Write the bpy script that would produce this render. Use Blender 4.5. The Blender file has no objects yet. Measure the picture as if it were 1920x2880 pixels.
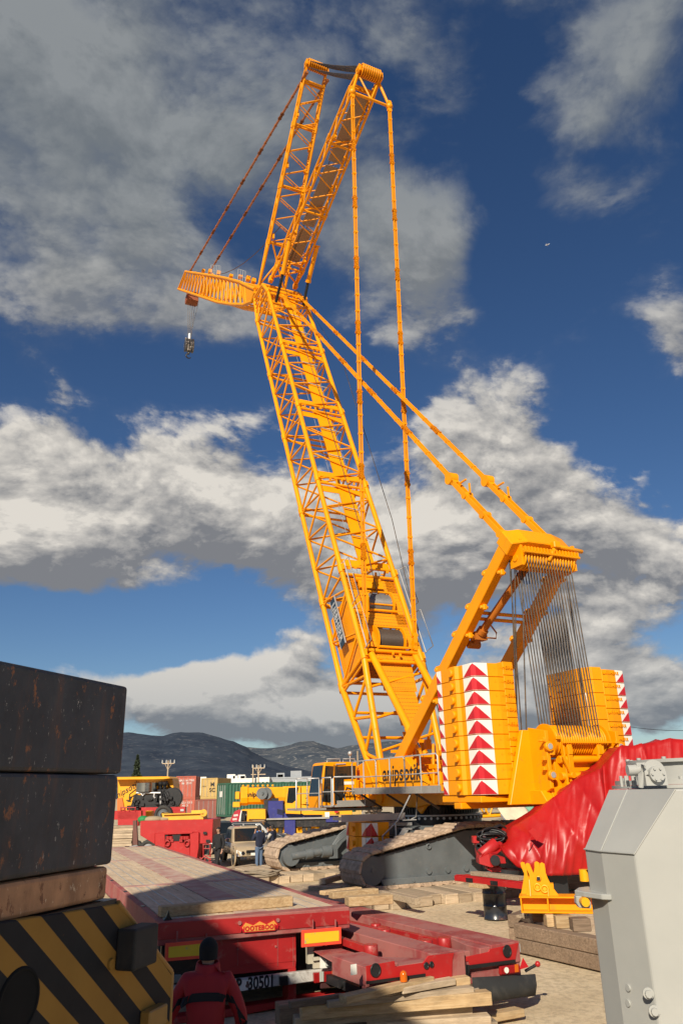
import bpy, bmesh, math, random
from mathutils import Vector, Matrix, noise
R = random.Random(7)
ORD = ['first', 'second', 'third', 'fourth', 'fifth', 'sixth', 'seventh', 'eighth', 'ninth', 'tenth', 'eleventh', 'twelfth', 'thirteenth', 'fourteenth', 'fifteenth', 'sixteenth', 'seventeenth', 'eighteenth', 'nineteenth', 'twentieth', 'twenty-first', 'twenty-second', 'twenty-third', 'twenty-fourth', 'twenty-fifth', 'twenty-sixth', 'twenty-seventh', 'twenty-eighth', 'twenty-ninth', 'thirtieth', 'thirty-first', 'thirty-second', 'thirty-third', 'thirty-fourth', 'thirty-fifth']
rad = math.radians
V = Vector
scene = bpy.context.scene
COL = scene.collection

# ---------------------------------------------------------------- camera calibration
CAM_H = 3.1; CAM_F = 2112.19; CAM_TH = rad(20.41); CAM_ROLL = rad(1.35)
EYE = V((0, 0, CAM_H))

def ray(px, py):
    x = (px-960)/CAM_F; y = -(py-1440)/CAM_F
    c, s = math.cos(CAM_ROLL), math.sin(CAM_ROLL)
    xr = x*c+y*s; yr = -x*s+y*c
    return V((xr, math.cos(CAM_TH)-yr*math.sin(CAM_TH), math.sin(CAM_TH)+yr*math.cos(CAM_TH)))
def gnd(px, py, z=0.0):
    d = ray(px, py); return EYE+d*((z-CAM_H)/d.z)
def at(px, py, Y):
    d = ray(px, py); return EYE+d*(Y/d.y)

class Frame:
    """a local frame standing on the ground, turned about z"""
    def __init__(s, o, ang):
        s.M = Matrix.Translation(V(o)) @ Matrix.Rotation(ang, 4, 'Z'); s.I = s.M.inverted()
        s.o = V(o); s.ang = ang
    def hit(s, px, py, axis, val):
        d = s.I.to_3x3() @ ray(px, py); o = s.I @ EYE
        t = (val-o[axis])/d[axis]; return o+d*t
    def L(s, p): return s.I @ V(p)
    def W(s, p): return s.M @ V(p)

# ---------------------------------------------------------------- mesh builder
class M:
    def __init__(s): s.v = []; s.f = []; s.mi = []; s.sm = []; s.cur = 0
    def add(s, vs, fs, smooth=False):
        b = len(s.v); s.v += [tuple(v) for v in vs]
        for f in fs:
            s.f.append([b+i for i in f]); s.mi.append(s.cur); s.sm.append(smooth)
        return s
    def mat(s, i): s.cur = i; return s
    def box(s, c, size, rot=None):
        hx, hy, hz = size[0]/2, size[1]/2, size[2]/2
        vs = [V((x, y, z)) for x in (-hx, hx) for y in (-hy, hy) for z in (-hz, hz)]
        if rot is not None: vs = [rot @ v for v in vs]
        c = V(c); vs = [v+c for v in vs]
        return s.add(vs, [(0,1,3,2),(4,6,7,5),(0,4,5,1),(2,3,7,6),(0,2,6,4),(1,5,7,3)])
    def bb(s, x0, x1, y0, y1, z0, z1):
        return s.box(((x0+x1)/2, (y0+y1)/2, (z0+z1)/2), (x1-x0, y1-y0, z1-z0))
    def beam(s, p0, p1, w, h, up=(0, 0, 1)):
        p0, p1 = V(p0), V(p1); d = (p1-p0); l = d.length
        if l < 1e-6: return s
        d.normalize(); u = V(up)
        if abs(d.dot(u)) > .999: u = V((1, 0, 0))
        a = d.cross(u).normalized(); b = a.cross(d).normalized()
        q = []
        for p in (p0, p1):
            q += [p+a*w/2+b*h/2, p-a*w/2+b*h/2, p-a*w/2-b*h/2, p+a*w/2-b*h/2]
        return s.add(q, [(3,2,1,0),(4,5,6,7),(0,1,5,4),(1,2,6,5),(2,3,7,6),(3,0,4,7)])
    def bar(s, p0, p1, r, n=8, r1=None, cap=True):
        p0, p1 = V(p0), V(p1); d = p1-p0
        if d.length < 1e-6: return s
        d.normalize(); u = V((0, 0, 1)) if abs(d.z) < .95 else V((1, 0, 0))
        a = d.cross(u).normalized(); b = a.cross(d)
        r1 = r if r1 is None else r1; vs = []
        for p, rr in ((p0, r), (p1, r1)):
            vs += [p+(a*math.cos(t)+b*math.sin(t))*rr for t in [2*math.pi*i/n for i in range(n)]]
        s.add(vs, [(i, i+n, (i+1) % n+n, (i+1) % n) for i in range(n)], True)
        if cap:
            s.add(vs, [tuple(range(n)), tuple(range(2*n-1, n-1, -1))])
        return s
    def path(s, pts, r, n=6):
        for a, b in zip(pts[:-1], pts[1:]): s.bar(a, b, r, n)
        return s
    def tube(s, pts, r, n=8, closed=False):
        pts = [V(p) for p in pts]; rings = []; N = len(pts)
        for i, p in enumerate(pts):
            a = pts[max(i-1, 0)] if not closed else pts[i-1]
            b = pts[min(i+1, N-1)] if not closed else pts[(i+1) % N]
            d = (b-a).normalized(); u = V((0, 0, 1)) if abs(d.z) < .95 else V((1, 0, 0))
            x = d.cross(u).normalized(); y = x.cross(d)
            rr = r[i] if isinstance(r, (list, tuple)) else r
            rings.append([p+(x*math.cos(2*math.pi*k/n)+y*math.sin(2*math.pi*k/n))*rr for k in range(n)])
        return s.loft(rings, closed=closed)
    def loft(s, rings, closed=False, caps=True, smooth=True):
        n = len(rings[0]); N = len(rings); vs = [v for r in rings for v in r]; fs = []
        for i in range(N if closed else N-1):
            j = (i+1) % N
            for k in range(n): fs.append((i*n+k, i*n+(k+1) % n, j*n+(k+1) % n, j*n+k))
        s.add(vs, fs, smooth)
        if caps and not closed:
            s.add(rings[0], [tuple(range(n-1, -1, -1))]); s.add(rings[-1], [tuple(range(n))])
        return s
    def prism(s, poly, a, b, axis='z'):
        """polygon in the two other axes, extruded from a to b"""
        def P(u, v, w):
            return (u, v, w) if axis == 'z' else ((w, u, v) if axis == 'x' else (u, w, v))
        n = len(poly); vs = [P(u, v, a) for u, v in poly]+[P(u, v, b) for u, v in poly]
        fs = [tuple(range(n-1, -1, -1)), tuple(range(n, 2*n))]+[(i, (i+1) % n, (i+1) % n+n, i+n) for i in range(n)]
        return s.add(vs, fs)
    def disc(s, c, d, r, t, n=24, smooth=True):
        c = V(c); d = V(d).normalized(); return s.bar(c-d*t/2, c+d*t/2, r, n)
    def torus(s, c, d, r, rr, n=24, m=8):
        c = V(c); d = V(d).normalized(); u = V((0, 0, 1)) if abs(d.z) < .9 else V((1, 0, 0))
        a = d.cross(u).normalized(); b = a.cross(d); rings = []
        for i in range(n):
            t = 2*math.pi*i/n; e = a*math.cos(t)+b*math.sin(t)
            rings.append([c+e*(r+rr*math.cos(2*math.pi*k/m))+d*rr*math.sin(2*math.pi*k/m) for k in range(m)])
        return s.loft(rings, closed=True)
    def ball(s, c, r, n=10, m=7, sc=(1, 1, 1)):
        c = V(c); rings = []
        for i in range(1, m):
            t = math.pi*i/m
            rings.append([c+V((r*sc[0]*math.sin(t)*math.cos(2*math.pi*k/n), r*sc[1]*math.sin(t)*math.sin(2*math.pi*k/n), r*sc[2]*math.cos(t))) for k in range(n)])
        top = c+V((0, 0, r*sc[2])); bot = c-V((0, 0, r*sc[2])); b = [v for q in rings for v in q]; N = len(b)
        fs = [(i*n+k, (i+1)*n+k, (i+1)*n+(k+1) % n, i*n+(k+1) % n) for i in range(m-2) for k in range(n)]
        fs += [(N, k, (k+1) % n) for k in range(n)]+[(N+1, (m-2)*n+(k+1) % n, (m-2)*n+k) for k in range(n)]
        return s.add(b+[top, bot], fs, True)
    def quad(s, a, b, c, d): return s.add([a, b, c, d], [(0, 1, 2, 3)])
    def slab(s, pts, off):
        """polygon pts thickened by vector off"""
        n = len(pts); off = V(off); vs = [V(p) for p in pts]+[V(p)+off for p in pts]
        return s.add(vs, [tuple(range(n-1, -1, -1)), tuple(range(n, 2*n))]+[(i, (i+1) % n, (i+1) % n+n, i+n) for i in range(n)])
    def each(s, name, mats, parent=None, bevel=0):
        """one object for every separate piece"""
        par = {}
        def find(i):
            while par.setdefault(i, i) != i: i = par[i]
            return i
        key = [tuple(round(c, 4) for c in v) for v in s.v]
        for f in s.f:
            a = find(key[f[0]])
            for i in f[1:]: par[find(key[i])] = a
        groups = {}
        for k, f in enumerate(s.f): groups.setdefault(find(key[f[0]]), []).append(k)
        for fs in groups.values():
            m = M(); ids = {}
            for k in fs:
                g = []
                for i in s.f[k]:
                    if i not in ids: ids[i] = len(m.v); m.v.append(s.v[i])
                    g.append(ids[i])
                m.f.append(g); m.mi.append(s.mi[k]); m.sm.append(s.sm[k])
            m.build(name, mats, parent, bevel)
    def build(s, name, mats, parent=None, bevel=0, seg=1, fix=True):
        me = bpy.data.meshes.new(name); me.from_pydata(s.v, [], s.f)
        if not isinstance(mats, (list, tuple)): mats = [mats]
        for m in mats: me.materials.append(m)
        me.polygons.foreach_set('material_index', s.mi); me.polygons.foreach_set('use_smooth', s.sm)
        me.update()
        if fix:
            bm = bmesh.new(); bm.from_mesh(me); bmesh.ops.remove_doubles(bm, verts=bm.verts, dist=1e-5) if bevel else None
            bmesh.ops.recalc_face_normals(bm, faces=bm.faces); bm.to_mesh(me); bm.free()
        o = bpy.data.objects.new(name, me); COL.objects.link(o)
        if parent: o.parent = parent
        if bevel:
            b = o.modifiers.new('edge', 'BEVEL'); b.width = bevel; b.segments = seg; b.limit_method = 'ANGLE'; b.angle_limit = rad(35); b.harden_normals = False
        return o

def tag(o, label=None, cat=None, group=None, kind=None):
    if label: o['label'] = label
    if cat: o['category'] = cat
    if group: o['group'] = group
    if kind: o['kind'] = kind
    return o
def thing(name, label, cat, loc=(0, 0, 0), rz=0.0, group=None):
    o = bpy.data.objects.new(name, None); COL.objects.link(o); o.location = loc; o.rotation_euler = (0, 0, rz)
    o.empty_display_size = .2
    return tag(o, label, cat, group)
def dup(root, loc=None, rz=None, label=None):
    r = root.copy(); COL.objects.link(r)
    if loc is not None: r.location = loc
    if rz is not None: r.rotation_euler = (0, 0, rz)
    if label: r['label'] = label
    for ch in list(root.children):
        c = ch.copy(); COL.objects.link(c); c.parent = r
        for g in list(ch.children):
            d = g.copy(); COL.objects.link(d); d.parent = c
    return r
_TXT = {}
def text(name, body, size, mat, parent, M4, extrude=.004, shear=0, bold=0, align='CENTER', space=1):
    key = (body, size, mat.name, extrude, shear, bold, space)
    if key not in _TXT:
        cu = bpy.data.curves.new(name, 'FONT'); cu.body = body; cu.size = size; cu.extrude = extrude
        cu.align_x = align; cu.align_y = 'CENTER'; cu.shear = shear; cu.offset = bold; cu.space_character = space; cu.resolution_u = 3
        tmp = bpy.data.objects.new('lettering_curve', cu); COL.objects.link(tmp); me = bpy.data.meshes.new_from_object(tmp)
        bpy.data.objects.remove(tmp); bpy.data.curves.remove(cu); me.materials.clear(); me.materials.append(mat); _TXT[key] = me
    o = bpy.data.objects.new(name, _TXT[key]); COL.objects.link(o)
    if parent: o.parent = parent
    o.matrix_local = M4
    return o
def onface(c, xdir, ydir, sx=1, sy=1):
    x = V(xdir).normalized(); y = V(ydir); y = (y-x*y.dot(x)).normalized(); z = x.cross(y)
    return Matrix(((x.x*sx, y.x*sy, z.x, c[0]), (x.y*sx, y.y*sy, z.y, c[1]), (x.z*sx, y.z*sy, z.z, c[2]), (0, 0, 0, 1)))

# ---------------------------------------------------------------- materials
class N:
    def __init__(s, name):
        s.m = bpy.data.materials.new(name); s.m.use_nodes = True; s.t = s.m.node_tree; s.t.nodes.clear()
        s.out = s.n('ShaderNodeOutputMaterial'); s.p = s.n('ShaderNodeBsdfPrincipled'); s.l(s.p.outputs[0], s.out.inputs[0])
    def n(s, k, **kw):
        x = s.t.nodes.new(k)
        for a, b in kw.items(): setattr(x, a, b)
        return x
    def l(s, a, b): s.t.links.new(a, b)
    def noise(s, scale, detail=4, rough=.55, stretch=None, coord='Object', dist=0):
        tc = s.n('ShaderNodeTexCoord'); mp = s.n('ShaderNodeMapping'); s.l(tc.outputs[coord], mp.inputs[0])
        if stretch: mp.inputs['Scale'].default_value = stretch
        x = s.n('ShaderNodeTexNoise'); x.inputs['Scale'].default_value = scale; x.inputs['Detail'].default_value = detail
        x.inputs['Roughness'].default_value = rough; x.inputs['Distortion'].default_value = dist
        s.l(mp.outputs[0], x.inputs['Vector']); return x.outputs[0]
    def ramp(s, fac, stops, interp='LINEAR'):
        r = s.n('ShaderNodeValToRGB'); r.color_ramp.interpolation = interp
        while len(r.color_ramp.elements) < len(stops): r.color_ramp.elements.new(.5)
        for e, (p, c) in zip(r.color_ramp.elements, stops):
            e.position = p; e.color = (c[0], c[1], c[2], 1) if isinstance(c, (tuple, list)) else (c, c, c, 1)
        s.l(fac, r.inputs[0]); return r.outputs[0]
    def mix(s, fac, a, b, mode='MIX'):
        x = s.n('ShaderNodeMix'); x.data_type = 'RGBA'; x.blend_type = mode
        for k, q in ((0, fac), (6, a), (7, b)):
            if hasattr(q, 'node'): s.l(q, x.inputs[k])
            elif k == 0: x.inputs[0].default_value = q
            else: x.inputs[k].default_value = (q[0], q[1], q[2], 1)
        return x.outputs[2]
    def math(s, op, a, b=None, c=None):
        x = s.n('ShaderNodeMath'); x.operation = op
        for k, q in enumerate((a, b, c)):
            if q is None: continue
            if hasattr(q, 'node'): s.l(q, x.inputs[k])
            else: x.inputs[k].default_value = q
        return x.outputs[0]
    def bump(s, h, strength=.3, dist=.02):
        b = s.n('ShaderNodeBump'); b.inputs['Strength'].default_value = strength; b.inputs['Distance'].default_value = dist
        s.l(h, b.inputs['Height']); s.l(b.outputs[0], s.p.inputs['Normal']); return s
    def set(s, col=None, rough=None, metal=None, spec=None, coat=None):
        for k, q in (('Base Color', col), ('Roughness', rough), ('Metallic', metal), ('Specular IOR Level', spec), ('Coat Weight', coat)):
            if q is None: continue
            if hasattr(q, 'node'): s.l(q, s.p.inputs[k])
            elif k == 'Base Color': s.p.inputs[k].default_value = (q[0], q[1], q[2], 1)
            else: s.p.inputs[k].default_value = q
        return s

MAT = {}
def paint(name, c, rough=.35, var=.12, dirt=None, dirt_amt=.3, scale=1.5, metal=0, dirt_scale=6, thr=.55, bump=0, coat=0, spec=.5):
    """painted or plain surface with slow tone variation and scattered dirt or wear"""
    m = N(name); n1 = m.noise(scale, 5, .6)
    dk = tuple(x*(1-var*1.6) for x in c); lt = tuple(min(1, x*(1+var)) for x in c)
    col = m.ramp(n1, [(.3, dk), (.7, lt)])
    rg = rough
    if dirt:
        n2 = m.noise(dirt_scale, 7, .68, dist=.4); msk = m.ramp(n2, [(thr, 0), (min(1, thr+.12), dirt_amt)])
        col = m.mix(msk, col, dirt); rg = m.math('ADD', m.math('MULTIPLY', msk, .35), rough)
    else:
        rg = m.math('ADD', m.math('MULTIPLY', m.noise(8, 3), .16), rough-.08)
    m.set(col, rg, metal, spec, coat or None)
    if bump: m.bump(m.noise(40, 4), bump, .01)
    MAT[name] = m.m; return m.m
def plain(name, c, rough=.5, metal=0, spec=.5):
    return paint(name, c, rough, .08, scale=3, metal=metal, spec=spec)

ORANGE = (.86, .315, .0)
orange = paint('crane_orange_paint', ORANGE, .42, .08, (.42, .15, .02), .40, scale=.6, dirt_scale=2.6, thr=.58, spec=.32)
orange2 = paint('yellow_machine_paint', (.84, .37, .002), .42, .06, (.35, .2, .07), .4, dirt_scale=4, thr=.6)
yellow = paint('dusty_yellow_paint', (.72, .42, .03), .5, .1, (.45, .3, .12), .5, thr=.52)
red = paint('red_trailer_paint', (.36, .016, .016), .45, .1, (.36, .18, .14), .45, dirt_scale=5, thr=.56)
reddust = paint('dust_covered_red_paint', (.31, .055, .052), .7, .12, (.36, .18, .15), .5, dirt_scale=1.6, thr=.40)
redback = paint('bright_red_paint', (.42, .014, .014), .42, .08, (.30, .07, .06), .4, thr=.58)
stripe_red = paint('signal_red_film', (.52, .012, .02), .35, .05)
stripe_white = paint('signal_white_film', (.80, .78, .70), .35, .04, (.5, .45, .38), .3, thr=.62)
trackgrey = paint('slate_grey_paint', (.118, .132, .138), .45, .12, (.26, .22, .17), .3, dirt_scale=4, thr=.58)
steel = paint('galvanised_steel', (.47, .47, .46), .42, .1, metal=.35, dirt=(.25, .22, .18), thr=.62)
chrome = plain('bright_chrome', (.7, .7, .7), .12, 1)
darkmetal = paint('dark_oily_metal', (.022, .022, .024), .4, .3, (.10, .07, .05), .4, metal=.2)
rope_m = paint('greased_wire_rope', (.095, .078, .062), .42, .35, (.2, .11, .04), .5, scale=6, metal=.5, dirt_scale=1.5, thr=.5)
rubber = paint('black_rubber', (.026, .026, .025), .75, .15, (.10, .09, .075), .3, dirt_scale=2.5, thr=.5)
glass = plain('dark_window_glass', (.012, .016, .018), .06, 0, .8)
white = paint('white_paint', (.78, .76, .70), .5, .05, (.4, .35, .3), .35, thr=.6)
blackp = plain('black_paint', (.012, .012, .013), .4)
blue = paint('dark_blue_paint', (.028, .032, .19), .4, .1, (.12, .11, .12), .35, thr=.57)
navy = plain('navy_cloth', (.010, .014, .032), .9)
alu = paint('worn_aluminium_tread', (.36, .34, .31), .5, .12, (.2, .17, .13), .5, metal=.25)

def shoe_mat():
    m = N('dusty_track_shoe'); n = m.noise(5, 8, .65)
    c = m.ramp(n, [(.25, (.17, .125, .09)), (.5, (.44, .32, .22)), (.75, (.58, .45, .33))])
    m.set(c, .85, 0); m.bump(m.noise(18, 6), .5, .02); return m.m
shoe = shoe_mat()
def wood(name, a, b, c, scale=1.0, grain=(1, 14, 14)):
    m = N(name); oi = m.n('ShaderNodeObjectInfo')
    n = m.noise(2.2*scale, 8, .62, grain, dist=.6); n2 = m.noise(1.3, 3)
    col = m.ramp(n, [(.28, a), (.5, b), (.74, c)]); col = m.mix(m.ramp(n2, [(.35, 0), (.7, .45)]), col, tuple(x*.72 for x in b))
    col = m.mix(m.ramp(m.noise(6, 7, .7, (.4, 1, 1)), [(.50, 0), (.70, .55)]), col, tuple(x*.45 for x in b)); hv = m.n('ShaderNodeHueSaturation'); m.l(col, hv.inputs['Color']); m.l(m.math('ADD', m.math('MULTIPLY', oi.outputs['Random'], .55), .72), hv.inputs['Value'])
    m.set(hv.outputs[0], .85); m.bump(n, .45, .01); return m.m
wood_grey = wood('weathered_timber', (.24, .17, .11), (.45, .345, .23), (.60, .48, .34))
wood_new = wood('sawn_timber', (.28, .165, .075), (.50, .34, .175), (.63, .48, .29))
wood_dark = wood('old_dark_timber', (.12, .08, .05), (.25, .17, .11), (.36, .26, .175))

def mesh_plate():
    """punched sheet: rows of small holes put in as dark dots of colour"""
    m = N('punched_orange_sheet'); tc = m.n('ShaderNodeTexCoord'); mp = m.n('ShaderNodeMapping'); m.l(tc.outputs['Object'], mp.inputs[0])
    mp.inputs['Scale'].default_value = (12, 12, 12)
    vo = m.n('ShaderNodeTexVoronoi'); vo.inputs['Randomness'].default_value = 0; vo.inputs['Scale'].default_value = 1; m.l(mp.outputs[0], vo.inputs['Vector'])
    painted_hole = m.ramp(vo.outputs['Distance'], [(.22, 1), (.27, 0)])
    n1 = m.noise(1, 4); col = m.ramp(n1, [(.3, tuple(x*.80 for x in ORANGE)), (.7, tuple(x*.94 for x in ORANGE))])
    m.set(m.mix(painted_hole, col, (.10, .035, .002)), .5); m.bump(m.math('SUBTRACT', 1, painted_hole), .4, .01); return m.m
punched = mesh_plate()
def ground_mat():
    m = N('dusty_gravel_ground')
    a = m.noise(.35, 6, .6, coord='Object'); b = m.noise(9, 8, .7); c = m.noise(60, 3, .6)
    col = m.ramp(a, [(.3, (.46, .35, .21)), (.5, (.62, .49, .305)), (.72, (.72, .59, .40))])
    col = m.mix(m.ramp(b, [(.38, .65), (.56, 0)]), col, (.34, .26, .165))
    col = m.mix(m.ramp(c, [(.60, 0), (.68, .55)]), col, (.55, .50, .42))
    m.set(col, .95); m.bump(m.math('ADD', m.math('MULTIPLY', b, .5), m.math('MULTIPLY', c, .5)), .7, .03); return m.m
ground_m = ground_mat()
def tarp_mat():
    m = N('red_pvc_tarpaulin'); n = m.noise(1.1, 4, .55); n2 = m.noise(2.0, 6, .65)
    col = m.ramp(n, [(.3, (.34, .007, .007)), (.7, (.42, .011, .010))]); col = m.mix(m.ramp(n2, [(.52, 0), (.78, .22)]), col, (.40, .075, .065))
    m.set(col, .40, 0, .38); m.bump(m.noise(2.2, 3, .5, (1, 1, 1.5), dist=.8), .16, .05); return m.m
tarp = tarp_mat()
def slab_mat(name, base, rust, pale, sc=3.0):
    m = N(name); n = m.noise(sc, 8, .66, (1, 1, .7)); n2 = m.noise(sc*4.2, 8, .72, (1.0, 1.0, .55)); n3 = m.noise(sc*9, 6, .75, (1, 1, .5)); n4 = m.noise(.9, 4)
    col = m.ramp(n, [(.3, tuple(x*.65 for x in base)), (.7, tuple(x*1.5 for x in base))])
    reg = m.ramp(n4, [(.36, .55), (.62, 1)])
    col = m.mix(m.math('MULTIPLY', m.ramp(n2, [(.585, 0), (.63, 1)]), reg), col, rust)
    col = m.mix(m.math('MULTIPLY', m.ramp(n3, [(.625, 0), (.655, .9)]), reg), col, pale)
    st = m.noise(5, 6, .65, (1, 1, .12)); col = m.mix(m.math('MULTIPLY', m.ramp(st, [(.54, 0), (.72, .45)]), reg), col, tuple(x*.6 for x in rust))
    col = m.mix(m.ramp(m.noise(1.6, 6, .7), [(.5, 0), (.75, .35)]), col, tuple(min(1, x*1.6+.01) for x in base))
    m.set(col, .62); m.bump(n2, .5, .012); return m.m
slab_black = slab_mat('chipped_black_ballast_paint', (.050, .051, .055), (.42, .15, .045), (.60, .55, .47), 2.6)
slab_rust = slab_mat('rusty_tan_ballast_paint', (.42, .22, .11), (.13, .040, .016), (.80, .62, .42), 3.6)
# ---------------------------------------------------------------- camera, sun, sky
SUN_EL = rad(31); SUN_DIR = V((.27, .96, 0)).normalized()           # travel direction over ground
cam = bpy.data.cameras.new('camera'); cam.sensor_fit = 'VERTICAL'; cam.sensor_height = 36; cam.lens = CAM_F/2880*36
cam.clip_start = .05; cam.clip_end = 30000
co = bpy.data.objects.new('camera', cam); COL.objects.link(co)
co.matrix_world = Matrix.Translation(EYE) @ Matrix.Rotation(math.pi/2+CAM_TH, 4, 'X') @ Matrix.Rotation(-CAM_ROLL, 4, 'Z')
scene.camera = co
sl = bpy.data.lights.new('sun', 'SUN'); sl.energy = 4.6; sl.angle = rad(.53); sl.color = (1, .90, .74)
so = bpy.data.objects.new('sun', sl); COL.objects.link(so); so.location = (-10, -30, 30)
tr = V((SUN_DIR.x*math.cos(SUN_EL), SUN_DIR.y*math.cos(SUN_EL), -math.sin(SUN_EL)))
so.rotation_euler = tr.to_track_quat('-Z', 'Y').to_euler()

w = bpy.data.worlds.new('World'); scene.world = w; w.use_nodes = True; w.cycles.sampling_method = 'MANUAL'; w.cycles.sample_map_resolution = 256; T = w.node_tree; T.nodes.clear()
def wn(k, tree=T, **kw):
    x = tree.nodes.new(k)
    for a, b in kw.items(): setattr(x, a, b)
    return x
def wlk(a, b, tree=T): tree.links.new(a, b)
def wmath(op, a, b=None, tree=T, clamp=False):
    x = wn('ShaderNodeMath', tree); x.operation = op; x.use_clamp = clamp
    for k, q in enumerate((a, b)):
        if q is None: continue
        if hasattr(q, 'node'): wlk(q, x.inputs[k], tree)
        else: x.inputs[k].default_value = q
    return x.outputs[0]
def wramp(fac, lo, hi, a=0., b=1., tree=T, smooth=True):
    x = wn('ShaderNodeMapRange', tree); x.interpolation_type = 'SMOOTHSTEP' if smooth else 'LINEAR'; x.clamp = True
    wlk(fac, x.inputs[0], tree); x.inputs[1].default_value = lo; x.inputs[2].default_value = hi
    x.inputs[3].default_value = a; x.inputs[4].default_value = b; return x.outputs[0]
def wmix(fac, a, b, tree=T):
    x = wn('ShaderNodeMix', tree); x.data_type = 'RGBA'
    for k, q in ((0, fac), (6, a), (7, b)):
        if hasattr(q, 'node'): wlk(q, x.inputs[k], tree)
        elif k == 0: x.inputs[0].default_value = q
        else: x.inputs[k].default_value = (*q, 1)
    return x.outputs[2]
sky = wn('ShaderNodeTexSky'); sky.sky_type = 'NISHITA'; sky.sun_disc = False; sky.sun_elevation = SUN_EL
sky.sun_rotation = math.atan2(-SUN_DIR.x, -SUN_DIR.y); sky.air_density = 1.0; sky.dust_density = .25; sky.ozone_density = 4.0
tcw = wn('ShaderNodeTexCoord')
# two node groups: cloud texture, and the large cloud masses
NG = bpy.data.node_groups.new('cloud_texture', 'ShaderNodeTree')
NG.interface.new_socket('dir', in_out='INPUT', socket_type='NodeSocketVector'); NG.interface.new_socket('density', in_out='OUTPUT', socket_type='NodeSocketFloat')
ni = wn('NodeGroupInput', NG); no = wn('NodeGroupOutput', NG)
mp = wn('ShaderNodeMapping', NG); mp.inputs['Scale'].default_value = (1, 1, 1.75); wlk(ni.outputs[0], mp.inputs[0], NG)
nz = wn('ShaderNodeTexNoise', NG); nz.inputs['Scale'].default_value = 4.6; nz.inputs['Detail'].default_value = 9; nz.inputs['Roughness'].default_value = .60
nz.inputs['Distortion'].default_value = .2; wlk(mp.outputs[0], nz.inputs['Vector'], NG)
vo = wn('ShaderNodeTexVoronoi', NG); vo.feature = 'F1'; vo.inputs['Scale'].default_value = 8.5; vo.inputs['Detail'].default_value = 3; vo.inputs['Roughness'].default_value = .6; vo.normalize = True
wp = wn('ShaderNodeVectorMath', NG); wp.operation = 'MULTIPLY_ADD'; wp.inputs[1].default_value = (.20, .20, .20); wlk(nz.outputs[1], wp.inputs[0], NG); wlk(mp.outputs[0], wp.inputs[2], NG); wlk(wp.outputs[0], vo.inputs['Vector'], NG)
wlk(wmath('ADD', wmath('MULTIPLY', nz.outputs[0], .70, NG), wmath('MULTIPLY', wmath('SUBTRACT', .80, vo.outputs['Distance'], NG), .30, NG), NG), no.inputs[0], NG)
G = bpy.data.node_groups.new('cloud_masses', 'ShaderNodeTree')
G.interface.new_socket('dir', in_out='INPUT', socket_type='NodeSocketVector')
G.interface.new_socket('density', in_out='OUTPUT', socket_type='NodeSocketFloat')
gi = wn('NodeGroupInput', G); go = wn('NodeGroupOutput', G)
sp = wn('ShaderNodeSeparateXYZ', G); wlk(gi.outputs[0], sp.inputs[0], G)
az = wmath('ARCTAN2', sp.outputs[0], sp.outputs[1], G); el = wmath('ARCSINE', sp.outputs[2], None, G)
cb = wn('ShaderNodeCombineXYZ', G); wlk(az, cb.inputs[0], G); wlk(el, cb.inputs[1], G)
# (px, py, half width, half height, turn, weight) of the cloud masses, turned into directions over the ground
CL = [(330, 420, 560, 300, -25, .10), (750, 120, 420, 240, 0, .12), (640, 640, 230, 150, -20, -.14), (250, 660, 160, 90, 0, -.08), (900, 700, 220, 200, 0, .10), (700, 940, 260, 120, 0, .10), (60, 1180, 200, 200, 0, .14), (1180, 700, 160, 330, 22, .12), (950, 2020, 1100, 120, 0, .36), (1700, 1950, 500, 150, 0, .14), (250, 1640, 420, 130, 0, .14), (1240, 1000, 150, 170, 0, .10), (600, 1900, 500, 60, 4, .16), (1500, 1800, 420, 90, 0, .16), (1330, 1180, 240, 200, 0, .12), (1750, 1480, 200, 110, 0, .12), (850, 330, 160, 300, 30, .08), (1500, 330, 200, 120, 30, .07), (900, 1960, 420, 80, 0, .12), (180, 250, 760, 420, -12, .30), (60, 560, 420, 420, 0, .10), (350, 120, 600, 240, 0, .10), (520, 330, 420, 330, -20, .10), (110, 800, 330, 360, 0, .18), (560, 860, 300, 200, -10, .16), (250, 930, 300, 200, 0, .12),
      (1230, 560, 210, 330, 24, .24), (1120, 800, 230, 230, 10, .26), (1010, 560, 160, 300, 10, .16), (1300, 230, 230, 160, 0, .13), (1090, 110, 260, 170, 0, .16),
      (1790, 120, 330, 250, 10, .27), (1640, 330, 200, 130, -30, .15), (1640, 560, 130, 110, 0, .14), (1850, 740, 160, 100, 0, .14), (1880, 950, 130, 190, 0, .26),
      (250, 1330, 440, 260, 6, .38), (640, 1400, 330, 230, 0, .34), (100, 1530, 360, 180, 0, .34), (1010, 1560, 330, 180, 0, .30), (620, 1540, 420, 140, 0, .26),
      (1290, 1330, 330, 270, 8, .36), (1560, 1400, 260, 170, 0, .22), (1200, 1600, 420, 180, 0, .26), (1830, 1570, 290, 190, 10, .36), (1700, 1720, 400, 130, 0, .26),
      (700, 1990, 560, 120, 0, .30), (420, 1930, 260, 80, 0, .2), (1560, 1950, 620, 130, 0, .24), (760, 1850, 260, 90, 0, .2), (1000, 1750, 300, 70, 0, .10),
      (350, 1760, 520, 100, 0, -.38), (1420, 640, 130, 330, 0, -.22), (1500, 780, 300, 250, 0, -.30), (560, 1030, 380, 110, 0, -.28), (1700, 1050, 200, 130, 0, -.28), (1030, 1080, 230, 130, 0, -.22), (1400, 130, 150, 160, 0, -.14), (380, 1060, 330, 80, 0, -.15), (1230, 900, 80, 200, 0, -.12)]
acc = None
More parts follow.
